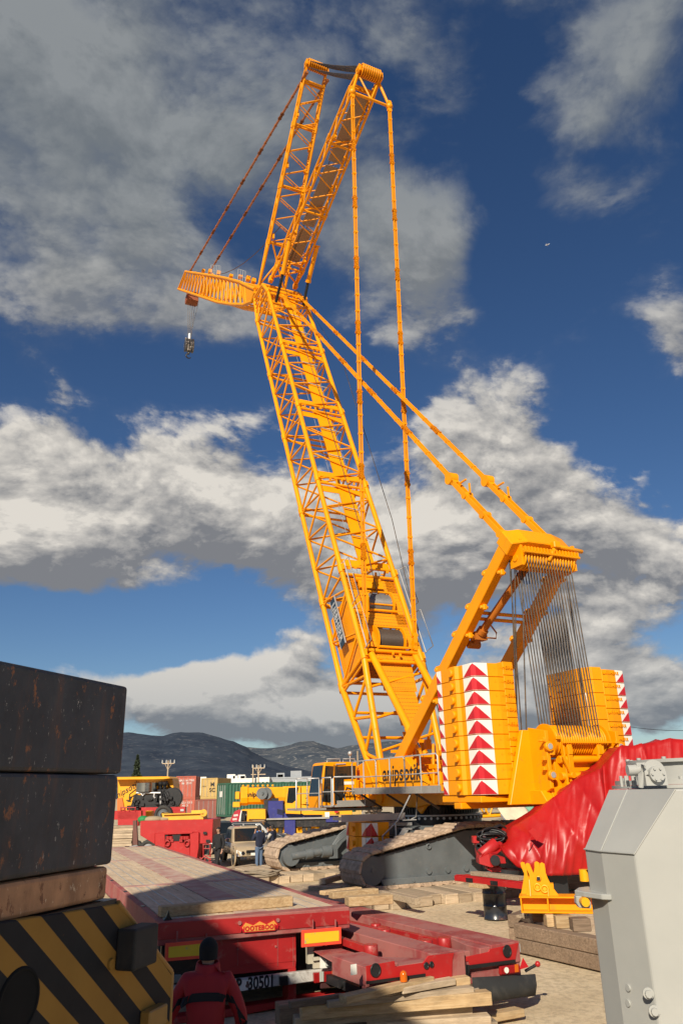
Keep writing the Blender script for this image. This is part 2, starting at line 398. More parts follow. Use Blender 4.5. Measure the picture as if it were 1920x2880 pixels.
for (px, py, hw, hh, turn, wt) in CL:
    c = ray(px, py).normalized(); a0 = math.atan2(c.x, c.y); e0 = math.asin(c.z)
    d1 = ray(px+8, py).normalized(); d2 = ray(px, py-8).normalized()
    sa = abs(math.atan2(d1.x, d1.y)-a0)/8*hw; se = abs(math.asin(d2.z)-e0)/8*hh
    m_ = wn('ShaderNodeMapping', G); m_.vector_type = 'TEXTURE'; m_.inputs['Location'].default_value = (a0, e0, 0); m_.inputs['Rotation'].default_value = (0, 0, rad(turn)); m_.inputs['Scale'].default_value = (sa, se, 1)
    wlk(cb.outputs[0], m_.inputs[0], G); ln = wn('ShaderNodeVectorMath', G); ln.operation = 'LENGTH'; wlk(m_.outputs[0], ln.inputs[0], G)
    bl_ = wramp(ln.outputs['Value'], 0, 1.25, wt, 0, G); acc = bl_ if acc is None else wmath('ADD', acc, bl_, G)
wlk(acc, go.inputs[0], G)
def use(tree, vec):
    g = wn('ShaderNodeGroup'); g.node_tree = tree; wlk(vec, g.inputs[0]); return g.outputs[0]
def moved(v):
    off = wn('ShaderNodeVectorMath'); off.operation = 'ADD'; off.inputs[1].default_value = v; wlk(tcw.outputs['Generated'], off.inputs[0]); return off.outputs[0]
DIR = tcw.outputs['Generated']; up1, up2 = moved((-.016, 0, .040)), moved((-.004, 0, .012))
n0, n1_, n2_ = use(NG, DIR), use(NG, up1), use(NG, up2); b0 = use(G, DIR); b1_ = use(G, up1)
n0 = wmath('SUBTRACT', wmath('MULTIPLY', n0, 1.45), .235); n1_ = wmath('SUBTRACT', wmath('MULTIPLY', n1_, 1.45), .235); n2_ = wmath('SUBTRACT', wmath('MULTIPLY', n2_, 1.45), .235); b0 = wmath('MULTIPLY', b0, .84); b1_ = wmath('MULTIPLY', b1_, .84)
d0 = wmath('ADD', n0, b0); slope = wmath('SUBTRACT', d0, wmath('ADD', n1_, b1_)); fine = wmath('SUBTRACT', n0, n2_)
sepw = wn('ShaderNodeSeparateXYZ'); wlk(tcw.outputs['Generated'], sepw.inputs[0])
high = wramp(sepw.outputs[2], .40, .70)                              # clouds overhead are thinner and show their grey undersides
cov = wmath('ADD', wmath('MULTIPLY', wmath('SUBTRACT', 1.0, high), wramp(d0, .56, .70)), wmath('MULTIPLY', high, wramp(d0, .48, .84)))
lit = wmath('ADD', wmath('ADD', wmath('MULTIPLY', slope, 2.4), wmath('MULTIPLY', fine, 3.4)), .36, clamp=True)
thick = wramp(d0, .62, 1.0)
low = wramp(sepw.outputs[2], .05, .22)
lit = wmath('ADD', wmath('MULTIPLY', lit, wmath('SUBTRACT', 1.0, wmath('MULTIPLY', high, .5))), wmath('MULTIPLY', high, .27))
c_lit = wmix(high, wmix(low, (.52, .52, .51), (.84, .79, .71)), (.36, .38, .39)); c_dark = wmix(high, wmix(low, (.22, .24, .27), (.235, .24, .255)), (.14, .165, .19))
c_cl = wmix(lit, c_dark, c_lit); c_cl = wmix(wmath('MULTIPLY', wmath('MULTIPLY', thick, wmath('SUBTRACT', 1.0, lit)), .35), c_cl, c_dark)
bs = wn('ShaderNodeBackground'); bs.inputs[1].default_value = .054
hs = wn('ShaderNodeHueSaturation'); hs.inputs['Saturation'].default_value = 1.14; hs.inputs['Hue'].default_value = .506; wlk(sky.outputs[0], hs.inputs['Color']); wlk(hs.outputs[0], bs.inputs[0])
bc = wn('ShaderNodeBackground'); bc.inputs[1].default_value = .70; wlk(c_cl, bc.inputs[0])
ms = wn('ShaderNodeMixShader'); wlk(wmath('MULTIPLY', cov, .96), ms.inputs[0]); wlk(bs.outputs[0], ms.inputs[1]); wlk(bc.outputs[0], ms.inputs[2])
wo = wn('ShaderNodeOutputWorld'); wlk(ms.outputs[0], wo.inputs[0])
scene.view_settings.view_transform = 'Standard'; scene.view_settings.look = 'None'; scene.view_settings.gamma = 1; scene.view_settings.exposure = .38
scene.cycles.max_bounces = 6; scene.cycles.transparent_max_bounces = 8

# ---------------------------------------------------------------- ground and hills
g = M(); nx = 60
xs = [-9000, -3000, -900, -300, -120]+[-60+i*2.0 for i in range(61)]+[120, 300, 900, 3000, 9000]
ys = [-3000, -300, -60, -20]+[-6+i*1.6 for i in range(56)]+[120, 200, 400, 1000, 3000, 9000]
def gz(x, y):
    if abs(x) > 70 or y < -8 or y > 86: return 0
    return .07*(noise.noise(V((x*.35, y*.35, 0)))-.3)+.03*noise.noise(V((x*1.3, y*1.3, 4)))-.02
vs = [(x, y, gz(x, y)) for y in ys for x in xs]; n_ = len(xs)
g.add(vs, [(j*n_+i, j*n_+i+1, (j+1)*n_+i+1, (j+1)*n_+i) for j in range(len(ys)-1) for i in range(n_-1)], True)
tag(g.build('ground', ground_m, fix=False), kind='structure')

def hill_mat(name, a, b, rock, sc=.02, amt=.8):
    m = N(name); n = m.noise(sc, 9, .65, (1, 1, 1.8)); n2 = m.noise(sc*4, 8, .7, (1, 1, 2))
    col = m.ramp(n, [(.35, a), (.65, b)]); col = m.mix(m.ramp(n2, [(.55, 0), (.64, amt)]), col, rock)
    m.set(col, .95, spec=.1); return m.m
def hills(name, D, prof, mat, depth, seedv, jag):
    def ridge(px):
        for (a, b) in zip(prof[:-1], prof[1:]):
            if a[0] <= px <= b[0]:
                t = (px-a[0])/(b[0]-a[0]); t = t*t*(3-2*t)*.5+t*.5; return a[1]+(b[1]-a[1])*t
        return prof[0][1] if px < prof[0][0] else prof[-1][1]
    m = M(); NX, NY = 150, 34; P = []
    for j in range(NY+1):
        t = j/NY*1.5                                   # 0 foot, 1 ridge, 1.5 behind
        for i in range(NX+1):
            px = prof[0][0]+(prof[-1][0]-prof[0][0])*i/NX; top = at(px, ridge(px), D)
            y = D-depth*(1-t); x = top.x*(y/D)
            h = top.z*(math.sin(min(t, 1)*math.pi/2)**1.25 if t <= 1 else 1-(t-1)*1.2)
            q = V((x/ (depth*.35), y/(depth*.35), seedv))
            rough = (noise.fractal(q, 1.0, 2.1, 6))*jag*min(1, t*2)
            if t > .86: rough *= max(.25, abs(t-1)*3)
            P.append((x, y, max(-2, h*(1+.0)+rough*top.z)))
    m.add(P, [(j*(NX+1)+i, j*(NX+1)+i+1, (j+1)*(NX+1)+i+1, (j+1)*(NX+1)+i) for j in range(NY) for i in range(NX)], True)
    return tag(m.build(name, mat, fix=False), kind='structure')
hm1 = hill_mat('shaded_scrub_hillside', (.026, .036, .056), (.050, .064, .086), (.12, .125, .135), .012, .6)  # cloud shade and blue haze are put into this scrub colour
hm2 = hill_mat('pale_rock_hillside', (.045, .06, .08), (.10, .11, .12), (.34, .32, .29), .006, .8)
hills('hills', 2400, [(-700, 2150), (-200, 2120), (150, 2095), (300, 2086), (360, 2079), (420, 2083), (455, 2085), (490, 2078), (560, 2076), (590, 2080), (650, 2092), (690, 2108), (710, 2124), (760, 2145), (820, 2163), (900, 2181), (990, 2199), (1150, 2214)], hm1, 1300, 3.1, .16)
hills('hills', 5200, [(420, 2190), (560, 2150), (640, 2125), (700, 2113), (760, 2116), (800, 2112), (850, 2101), (880, 2098), (910, 2104), (950, 2113), (990, 2106), (1040, 2094), (1100, 2086), (1200, 2098), (1330, 2110), (1500, 2124), (1700, 2138), (2000, 2150), (2400, 2160)], hm2, 2200, 9.7, .14)

# ---------------------------------------------------------------- far buildings, poles, trees, containers
bw = paint('white_rendered_wall', (.74, .72, .66), .8, .05); bgrey = paint('grey_rendered_wall', (.30, .32, .34), .8, .06); bpink = paint('pinkish_wall', (.55, .42, .36), .8, .05)
def building(name, label, x0p, x1p, ytop, Y, depth, wall, side=None, rows=1, cols=4, win=True, roofbits=0, turn=0):
    a = at(x0p, ytop, Y); b = at(x1p, ytop, Y); wd = b.x-a.x; h = a.z; fr = thing(name, label, 'building', (a.x, Y, 0), turn)
    m = M().bb(0, wd, 0, depth, 0, h); m.bb(-.1, wd+.1, -.1, 0, h-.25, h+.15) ; m.bb(-.1, wd+.1, depth, depth+.1, h-.25, h+.15); m.bb(-.1, 0, 0, depth, h-.25, h+.15); m.bb(wd, wd+.1, 0, depth, h-.25, h+.15)
    m.build('wall', wall, fr)
    if win:
        for r_ in range(rows):
            for c_ in range(cols):
                cx = wd*(c_+.5)/cols; cz = h-1.6-r_*3.0; ww = wd/cols*.5
                f = M().bb(cx-ww/2, cx+ww/2, -.05, .0, cz-.75, cz+.55).build('window', steel, fr)
                M().bb(cx-ww/2+.08, cx+ww/2-.08, -.09, -.052, cz-.67, cz+.47).build('pane', glass, f)
    for k in range(roofbits):
        x = R.uniform(.1, .8)*wd; s_ = R.uniform(1, 2.6); M().bb(x, x+s_*1.4, 1, 3, h, h+s_*.8).build('roof_unit', wall, fr)
    return fr
building('white_house', 'low white flat roofed building with stepped parapet behind the green container', 624, 716, 2192, 250, 14, bw, cols=6, roofbits=4)
building('factory_hall', 'long grey and white industrial hall beyond the yellow crane boom', 722, 757, 2188, 232, 20, bw, cols=3, roofbits=0)
building('office_block', 'grey sided office block with strip windows next to white hall', 758, 905, 2188, 236, 18, bgrey, cols=6, roofbits=3)
building('apartment_block', 'white apartment block with stacked balconies left of tan containers', 541, 566, 2200, 330, 14, bw, rows=3, cols=3, roofbits=2)
building('small_house', 'small pinkish house peeking above tan containers', 592, 615, 2207, 270, 10, bpink, cols=2)
building('white_shed', 'small white walled building between apartment block and tan containers', 566, 590, 2211, 300, 10, bw, cols=3)

def pole(px, ytop, Y, arm, lab, two=False):
    p = at(px, ytop, Y); t = thing('utility_pole', lab, 'utility pole', (p.x, Y, 0))
    M().bar((0, 0, 0), (0, 0, p.z), .22, 8, .13).build('post', wood_grey, t)
    if arm:
        m = M().beam((-arm/2, 0, p.z-.6), (arm/2, 0, p.z-.6), .14, .16); m.beam((-arm*.28, 0, p.z-.6), (0, 0, p.z-1.9), .08, .08); m.beam((arm*.28, 0, p.z-.6), (0, 0, p.z-1.9), .08, .08)
        if two: m.beam((-arm*.6, 0, p.z-1.9), (arm*.6, 0, p.z-1.9), .14, .16)
        m.build('crossarm', wood_grey, t)
        for k in range(4):
            x = -arm/2+arm*k/3; M().bar((x, 0, p.z-.5), (x, 0, p.z+.15), .09, 6, .05).build('insulator', white, t)
pole(474, 2139, 170, 2.6, 'pale utility pole with one crossarm standing against dark hillside')
pole(712, 2152, 170, 0, 'bare utility pole beside the double crossarm pole')
pole(727, 2152, 172, 2.6, 'utility pole with two crossarms rising before the white buildings', True)
pole(1005, 2112, 120, 0, 'slim post standing behind the yellow crane cab')
a, b = at(1760, 2043, 150), at(2100, 2036, 150)
tag(M().tube([a+(b-a)*t-V((0, 0, 1.0*4*t*(1-t))) for t in [i/12 for i in range(13)]], .05, 5).build('power_line', blackp), 'thin overhead wire against the sky at the far right', 'wire')

leaf_d = plain('cypress_foliage', (.030, .045, .020), .8); leaf_g = plain('scrub_foliage', (.055, .075, .03), .8); twig = plain('bare_twigs', (.16, .11, .075), .9); bark = plain('bark', (.12, .09, .06), .9)
def plant(name, label, px, ytop, Y, w_, shape, leafm, nleaf, leafs, cat='tree', seed=1):
    p = at(px, ytop, Y); H_ = p.z; rr = random.Random(seed); t = thing(name, label, cat, (p.x, Y, 0))
    M().bar((0, 0, 0), (0, 0, H_*.7), .05*w_+.05, 7, .03).build('trunk', bark, t)
    m = M()
    for i in range(nleaf):
        u = rr.random()**.8; z = H_*(.06+.94*u)
        if shape == 'spindle': rad_ = w_/2*(math.sin(min(1, (1-u)*1.5+.02)*math.pi/2))*(.8+.2*math.sin(u*23+seed))
        else: rad_ = w_/2*math.sqrt(max(0, 1-(2*u-1)**2))*(.75+.25*math.sin(u*9+seed))
        an = rr.random()*6.283; q = rad_*(rr.random()**.45); nn = noise.noise(V((math.cos(an)*2, math.sin(an)*2, z*.7+seed)))
        q *= 1+.5*nn; c = V((q*math.cos(an), q*math.sin(an), z)); a_ = V((rr.uniform(-1, 1), rr.uniform(-1, 1), rr.uniform(-.3, 1.2))).normalized()*leafs; b_ = a_.cross(V((rr.uniform(-1, 1), rr.uniform(-1, 1), rr.uniform(-1, 1)))).normalized()*leafs*.55
        m.quad(c-a_-b_*.3, c-b_, c+a_, c+b_)
    m.build('crown', leafm, t, fix=False)
plant('cypress_tree', 'tall dark cypress tree rising against the hillside on the left', 388, 2124, 170, 2.5, 'spindle', leaf_d, 2600, .32)
for i, (px, yt, Y, ww) in enumerate([(550, 2248, 140, 3.5), (562, 2240, 150, 4), (600, 2262, 135, 3)]):
    plant('shrub', ['low green scrub bush nearest the red container doors', 'taller green scrub bush left of tan containers', 'low green scrub in front of tan containers'][i], px, yt, Y, ww, 'ball', leaf_g, 900, .3, 'shrub', i+3)
plant('bare_tree', 'brown leafless tree behind the crane cab', 1046, 2128, 75, 2.6, 'ball', twig, 1700, .22, seed=8)

def cont_mat(n, c): return paint(n, c, .55, .08, (.22, .12, .08), .45, dirt_scale=3, thr=.55)
c_red = cont_mat('faded_red_container', (.43, .095, .055)); c_tan = cont_mat('tan_container', (.50, .33, .10)); c_green = cont_mat('green_container', (.035, .12, .075)); c_brown = cont_mat('brown_container', (.24, .07, .05))
def container(label, o, ang, length, mat, z0=0, rods=True, cat='shipping container'):
    """door end on local -x side"""
    t = thing('shipping_container', label, cat, (o[0], o[1], z0), ang, 'shipping containers in the yard')
    W_, H_ = 2.44, 2.59; pts = []; n = int(length/.28)
    for sgn in (0, 1):
        row = []
        for i in range(n*4+1):
            u = i/(n*4)*(length-.3)+.15; d = .035 if (i % 4) in (1, 2) else 0
            row.append((u, d if sgn == 0 else W_-d))
        pts.append(row)
    m = M()
    for row in pts:
        v = [(x, y, .16) for x, y in row]+[(x, y, H_-.1) for x, y in row]; k = len(row)
        m.add(v, [(i, i+1, i+1+k, i+k) for i in range(k-1)])
    m.bb(0.04, length-.04, 0.05, W_-.05, H_-.1, H_-.02); m.bb(.05, length-.05, .05, W_-.05, .05, .16)
    m.bb(length-.06, length-.02, .02, W_-.02, .16, H_-.1)
    m.build('body', mat, t)
    fr = M()
    for x in (0, length-.15):
        for y in (0, W_-.15): fr.bb(x, x+.15, y, y+.15, 0, H_)
    for y in (0, W_-.12):
        for z in (0, H_-.12): fr.bb(.15, length-.15, y, y+.12, z, z+.12)
    for x in (0, length-.12):
        for z in (0, H_-.12): fr.bb(x, x+.12, .15, W_-.15, z, z+.12)
    fr.build('frame', mat, t)
    for k in (0, 1):
        y0 = .16+k*1.06; dr = M().bb(.05, .10, y0, y0+1.05, .13, H_-.13).build('door', mat, t)
        if rods: M().bar((.02, y0+.3, .15), (.02, y0+.3, H_-.15), .022, 6).bar((.02, y0+.8, .15), (.02, y0+.8, H_-.15), .022, 6).build('lock_rod', steel, dr)
    return t
cdoor = lambda x, z: onface((-.012, x, z), (0, -1, 0), (0, 0, 1))
# stacked red pair, doors facing the camera
pr = at(497, 2290, 100)
def red_pair():
    for k in (0, 1):
        t = container(['faded red shipping container at the bottom of the red stack', 'faded red shipping container on top of the red stack'][k], (pr.x-.6, 100, 0), rad(82), 6, c_red, k*2.6+.0)
        # doors look to -x of the container, so turned about to face the camera
        t.rotation_euler = (0, 0, rad(95)); t.location = (pr.x+2.2, 100, k*2.6+.15)
        text('numbers', ['GMCU  53 5\n 45  3', 'INBU 1617383\n  86  2210'][k], .34, white, t, cdoor(1.22, 1.9))
red_pair()
pm = at(609, 2290, 112)
for k in (0, 1):
    t = container(['tan shipping container lettered in black at the bottom of its stack', 'tan shipping container lettered in black on top of its stack'][k], (pm.x, 112, k*2.6+.1), rad(80), 6, c_tan)
    t.location = (pm.x, 112, k*2.6+.1)
    text('lettering', 'M\nSC', .75, blackp, t, cdoor(.75, 1.35), bold=.012)
    text('lettering', 'TEXU', .22, blackp, t, cdoor(1.95, 1.5))
pg = at(635, 2297, 66)
t = container('dark green shipping container with corrugated side behind the yellow cranes', (pg.x, 66, 0), rad(28), 12, c_green)
t.location = (pg.x, 66, pg.z); M().bb(.02, .04, 1.2, 1.75, 1.5, 1.95).build('placard', white, t)
pt_ = at(760, 2206, 105); t = container('tan shipping container whose roof shows above the yellow boom', (pt_.x, 105, pt_.z-2.59), rad(6), 12, c_tan)
pb = at(545, 2290, 92); t = container('low dark red skip container between red and tan stacks', (pb.x+2.6, 92, -1.0), rad(95), 6, c_brown)

# a small aeroplane high in the blue
ap = at(1539, 688, 2600); t = thing('aeroplane', 'tiny white aeroplane flying high in the blue sky on the right', 'aeroplane', ap, rad(-35)); wm_ = plain('white_aircraft_skin', (.85, .85, .85), .4)
m = M(); m.tube([(-9, 0, 0), (-7, 0, .3), (5, 0, .2), (8, 0, 0), (9, 0, -.2)], [.3, 1.1, 1.2, .9, .2], 10); m.build('fuselage', wm_, t)
m = M(); m.slab([(2, 0, -.3), (-1.5, 0, -.3), (-5, 9, .3), (-3.6, 9, .3)], (0, 0, .35)); m.slab([(2, 0, -.3), (-1.5, 0, -.3), (-5, -9, .3), (-3.6, -9, .3)], (0, 0, .35)); m.build('wing', wm_, t)
M().slab([(-6, -.15, .8), (-8.6, -.15, .8), (-9.6, -.15, 3.6), (-8.4, -.15, 3.6)], (0, .3, 0)).build('tail_fin', wm_, t)
# ================================================================ the lattice boom crawler crane
KA = rad(25.14); K = Frame((3.46, 32.03, 0), KA)
crane = thing('crawler_crane', 'huge orange lattice boom crawler crane with folded jib frames against the sky', 'crane', (3.46, 32.03, 0), KA)
GAM = rad(64.53); BD = V((0, math.cos(GAM), math.sin(GAM))); BN = V((0, -math.sin(GAM), math.cos(GAM))); FOOT = V((0, 1.6, 2.95))
def bp(s, n, l): return FOOT+BD*s+BN*n+V((l, 0, 0))
HW, HD = 1.5, 1.33

def lattice(m, P, s0, s1, n, r_ch, r_l, hw=None, hd=None, chords=True, faces='LRTB', nseg=7, cross=False):
    """P(s, normal, lateral): four chords with zigzag lacing on the chosen faces"""
    hw = hw or (lambda s: HW); hd = hd or (lambda s: HD)
    co_ = {'a': (1, -1), 'b': (1, 1), 'c': (-1, 1), 'd': (-1, -1)}          # rear-near, rear-far, front-far, front-near
    q = lambda s, k: P(s, co_[k][0]*hd(s), co_[k][1]*hw(s))
    st = (s1-s0)/n
    for k in 'abcd':
        if chords:
            for i in range(n): m.bar(q(s0+st*i, k), q(s0+st*(i+1), k), r_ch, 10, cap=(i in (0, n-1)))
    prs = {'L': 'ad', 'R': 'bc', 'T': 'ab', 'B': 'dc'}
    for fc in faces:
        x, y = prs[fc]
        for i in range(n):
            sa, sb = s0+st*i, s0+st*(i+1); sm = (sa+sb)/2
            if fc in 'LR':
                m.bar(q(sa, y), q(sm, x), r_l, nseg, cap=False); m.bar(q(sm, x), q(sb, y), r_l, nseg, cap=False)
            else:
                u, v_ = (x, y)
                m.bar(q(sa, u), q(sm, v_), r_l*.9, nseg, cap=False); m.bar(q(sm, v_), q(sb, u), r_l*.9, nseg, cap=False)
            if cross and i % cross == 0: m.bar(q(sa, x), q(sa, y), r_l*1.1, nseg, cap=False)

# ---- main boom
mb = M()
SEC = [(5.9, 11.0, 2), (11.0, 17.7, 3), (17.7, 24.45, 3), (24.45, 31.3, 3), (31.3, 38.4, 3)]
for (a_, b_, n_) in SEC: lattice(mb, bp, a_, b_, n_, .135, .062, faces='LRB' if a_ < 10 else 'LRTB')
for s in (5.9, 11.0, 17.7, 24.45, 31.3, 38.4):
    for n_, l in ((HD, -HW), (HD, HW), (-HD, -HW), (-HD, HW)):
        mb.bar(bp(s-.22, n_, l), bp(s+.22, n_, l), .175, 10)
        mb.box(bp(s, n_+(.16 if n_ > 0 else -.16), l), (.10, .22, .34), Matrix.Rotation(-(math.pi/2-GAM), 3, 'X'))
    mb.bar(bp(s-.28, HD, -HW), bp(s-.28, HD, HW), .085, 8); mb.bar(bp(s+.28, HD, -HW), bp(s+.28, HD, HW), .085, 8)
    mb.bar(bp(s-.28, -HD, -HW), bp(s-.28, -HD, HW), .075, 8); mb.bar(bp(s+.28, -HD, -HW), bp(s+.28, -HD, HW), .075, 8)
    mb.bar(bp(s-.28, HD, -HW), bp(s-.28, -HD, -HW), .06, 8); mb.bar(bp(s-.28, HD, HW), bp(s-.28, -HD, HW), .06, 8)
    for k in range(7): mb.box(bp(s+R.uniform(-.2, .2), HD+.1, -1.1+k*.36), (R.uniform(.06, .16), .08, R.uniform(.05, .2)))
# tapered foot: front and rear chords close on the pivots
hdF = lambda s: .22+(HD-.22)*(s+.1)/6.0
lattice(mb, bp, .3, 5.9, 3, .15, .075, hd=hdF, faces='LR')
for l in (-HW, HW):
    mb.bar(bp(5.9, HD, l), bp(5.9, -HD, l), .10, 8); mb.bar(bp(-.1, 0, l-.2*(1 if l > 0 else -1)), bp(-.1, 0, l+.2*(1 if l > 0 else -1)), .26, 14); mb.bar(bp(.05, .05, l), bp(.5, .2, l), .18, 8); mb.bar(bp(.05, -.05, l), bp(.5, -.2, l), .18, 8)
for s in (1.6, 3.0, 4.4): mb.bar(bp(s, -hdF(s), -HW), bp(s, -hdF(s), HW), .07, 8); mb.bar(bp(s, hdF(s), -HW), bp(s+.9, hdF(s), HW), .06, 8)
# boom head
for l in (-HW, HW):
    mb.bar(bp(38.4, HD, l), bp(40.4, .75, l*.95), .15, 10); mb.bar(bp(38.4, -HD, l), bp(41.4, -1.0, l*.95), .14, 10)
    mb.bar(bp(40.4, .75, l*.95), bp(41.4, -1.0, l*.95), .16, 10); mb.bar(bp(38.4, -HD, l), bp(40.4, .75, l*.95), .09, 8); mb.bar(bp(38.4, HD, l), bp(39.6, -1.15, l*.97), .09, 8)
    for k in range(4): mb.bar(bp(38.6+k*.45, HD-.1*k, l), bp(39.4+k*.5, -1.25+.06*k, l), .055, 7)
for (s, n_) in ((40.4, .75), (41.4, -1.0), (39.2, 1.1), (39.6, -1.1)): mb.bar(bp(s, n_, -HW*.95), bp(s, n_, HW*.95), .13, 10)
for k in range(5): mb.bar(bp(40.9, -.1, -.6+k*.3), bp(40.9, -.1, -.5+k*.3), .42, 16)
mb.slab([bp(38.5, HD+.02, -.4), bp(38.5, HD+.02, .95), bp(40.3, .80, .95), bp(40.3, .80, -.4)], BN*.03)
boom = mb.build('main_boom', orange, crane)
# walkway plate along the back of the boom and cross plates at the joints
m = M(); wl_, wr_ = -.30, .58
for (a_, b_) in ((11.3, 17.4), (18.0, 24.15), (24.75, 31.0), (31.6, 38.3)):
    m.slab([bp(a_, HD-.10, wl_), bp(a_, HD-.10, wr_), bp(b_, HD-.10, wr_), bp(b_, HD-.10, wl_)], BN*.03)
for s in (17.7, 24.45, 31.3, 11.0):
    for (u, v_) in ((-.85, -.36), (.36, .85)): m.slab([bp(s+u, HD-.14, -HW+.1), bp(s+u, HD-.14, HW-.1), bp(s+v_, HD-.14, HW-.1), bp(s+v_, HD-.14, -HW+.1)], BN*.03)
m.build('walkway_plate', orange, boom)
m = M()
for s in (20, 22.5, 27.1, 29.5, 33.5, 35.6, 13.5, 15.6):
    m.bar(bp(s, HD+.05, -.35), bp(s-.15, HD+.05, .95), .035, 6)
m.each('roller_bar', steel, boom)
# punched safety sheets round the winches and on the foot ladder way
m = M()
def bplate(s0, s1, l0, l1, n_=HD-.13, t_=.025): m.slab([bp(s0, n_, l0), bp(s0, n_, l1), bp(s1, n_, l1), bp(s1, n_, l0)], BN*t_)
bplate(5.7, 6.4, -1.35, 1.4); bplate(7.75, 8.5, -1.35, 1.4); bplate(9.85, 10.7, -1.35, 1.4); bplate(6.5, 10.7, -1.36, -.62); bplate(6.5, 10.7, .86, 1.4)
bplate(2.6, 5.7, -.35, .85, .95); bplate(.6, 2.6, -.05, .62, .42)
m.slab([bp(5.7, HD-.16, -.75), bp(5.7, HD-.16, .95), bp(4.3, .98, .95), bp(4.3, .98, -.75)], BN*.02)
for l in (-1.30,):
    m.slab([bp(6.0, -HD+.1, l), bp(9.8, -HD+.1, l), bp(9.8, HD-.35, l), bp(6.0, HD-.35, l)], (.02, 0, 0))
m.slab([bp(6.2, -.9, -1.3), bp(9.8, -.9, -1.3), bp(9.8, -.9, 1.3), bp(6.2, -.9, 1.3)], BN*.02)
m.build('punched_sheet', punched, boom)
# two winches inside the boom
for i, s in enumerate((7.05, 9.2)):
    d = M(); d.bar(bp(s, HD-.42, -.52), bp(s, HD-.42, .76), .58, 32)
    for k in range(30): d.torus(bp(s, HD-.42, -.50+k*.0425), (1, 0, 0), .575, .02, 32, 5)
    wd = d.build('winch_drum', paint('brown_wound_rope', (.075, .05, .035), .5, .15) if i == 0 else paint('dull_grey_drum', (.22, .21, .20), .45, .1, metal=.4), boom)
    f = M()
    for l in (-.58, .82): f.bar(bp(s, HD-.42, l-.035), bp(s, HD-.42, l+.035), .72, 28)
    f.bar(bp(s+.5, HD+.05, -.6), bp(s+.5, HD+.05, .95), .055, 8); f.bar(bp(s-.62, HD-.0, -.6), bp(s-.62, HD-.0, .95), .07, 8); f.bar(bp(s-.1, HD+.1, -.55), bp(s-.1, HD+.1, .9), .05, 8)
    if i: f.bar(bp(s-.3, HD+.08, -.6), bp(s-.3, HD+.08, .95), .05, 8); f.bar(bp(s+1.25, HD, -.9), bp(s+1.25, HD, .5), .14, 10); f.box(bp(s+.95, HD+.03, -.1), (1.3, .1, .5), Matrix.Rotation(GAM-math.pi/2, 3, 'X'))
    f.build('winch_frame', orange, wd)
# handrail loops lying along the boom foot
def loop(l, n0, sides):
    m = M()
    for s0, s1 in ((6.1, 8.5), (8.7, 11.3)):
        a = [bp(s0, n0, l), bp(s0+.15, n0+.75, l+sides*.35), bp(s1-.1, n0+.75, l+sides*.35), bp(s1, n0, l)]; m.tube([a[0], a[1], a[2], a[3]], .028, 6)
        m.bar(bp(s0+.05, n0+.35, l+sides*.17), bp(s1, n0+.35, l+sides*.17), .03, 6)
    return m
loop(-1.5, HD, .35).build('handrail', steel, boom); loop(1.55, HD-.2, 1.2).build('handrail', steel, boom)
# dark sign with white letters on the boom side
sg = M(); sg.slab([bp(7.35, .25, -1.62), bp(10.15, .25, -1.62), bp(10.15, -.25, -1.62), bp(7.35, -.25, -1.62)], (-.05, 0, 0)); sgn = sg.build('sign', plain('slate_blue_sign', (.025, .04, .06), .4), boom)
fr_ = M()
for n_ in (.27, -.27): fr_.beam(bp(7.33, n_, -1.65), bp(10.17, n_, -1.65), .05, .05)
fr_.build('sign_rim', steel, sgn)
# letters are read with the sign turned a quarter: the row runs down the boom
text('sign_letters', 'LIEBHERR', .50, plain('dull_white_letters', (.42, .43, .44), .6), boom, onface(bp(8.75, -.02, -1.676), -BD, -V((0, 1, 0)).cross(BD).cross(BD)*0+BN, 1, 1), .003, bold=.012, space=1.06)

# ---- tie bars. paired flat bars with pin joints every few metres
def tie(m, a, b, n, w=.05, gap=.13, lat=V((1, 0, 0)), pin=.17):
    a, b = V(a), V(b); d = (b-a)/n; dn = d.normalized(); thick = lat.cross(dn).normalized()
    for i in range(n):
        p, q = a+d*i, a+d*(i+1)
        off = gap/2 if i % 2 == 0 else gap/2
        for sg_ in (-1, 1): m.beam(p+lat*off*sg_+dn*.22, q+lat*off*sg_-dn*.22, .13, w, lat.cross(dn)) if False else m.beam(p+lat*off*sg_+dn*.2, q+lat*off*sg_-dn*.2, w, .13, thick)
        for e in (p, q):
            m.beam(e-dn*.42, e+dn*.42, .20, .16, thick); m.bar(e-lat*.14+dn*.30, e+lat*.14+dn*.30, .085, 8); m.bar(e-lat*.14-dn*.30, e+lat*.14-dn*.30, .085, 8)
        for k in (1, 2, 3): c = p+d*(k/4); m.beam(c-dn*.05, c+dn*.05, .22, .15, thick)
    return m
hl = K.hit(795, 833, 0, -1.0); hr = K.hit(833, 825, 0, 1.0)
AT = V((0, -7.90, 10.85))
al_, ar_ = V((-1.0, AT.y+.35, AT.z+.25)), V((1.0, AT.y+.35, AT.z+.25))
for (h_, a_) in ((hl, al_), (hr, ar_)):
    m = M(); j = h_+(a_-h_)*.86; tie(m, h_, j, 6, pin=.15)
    d = (a_-j).normalized(); lat = V((1, 0, 0))
    m.bar(j-lat*.17, j+lat*.17, .25, 16)
    for sg_ in (-1, 1): m.beam(j+lat*.11*sg_, a_+lat*.11*sg_, .06, .19, lat.cross(d))
    for t in (.3, .62, .9): c = j+(a_-j)*t; m.bar(c-lat*.18, c+lat*.18, .15, 10)
    m.box(j+(a_-j)*.18+V((0, -.2, .25)), (.06, .4, .06)); m.box(j+(a_-j)*.30+V((0, -.2, .25)), (.06, .06, .4))
    m.build('boom_tie_bar', orange, crane)
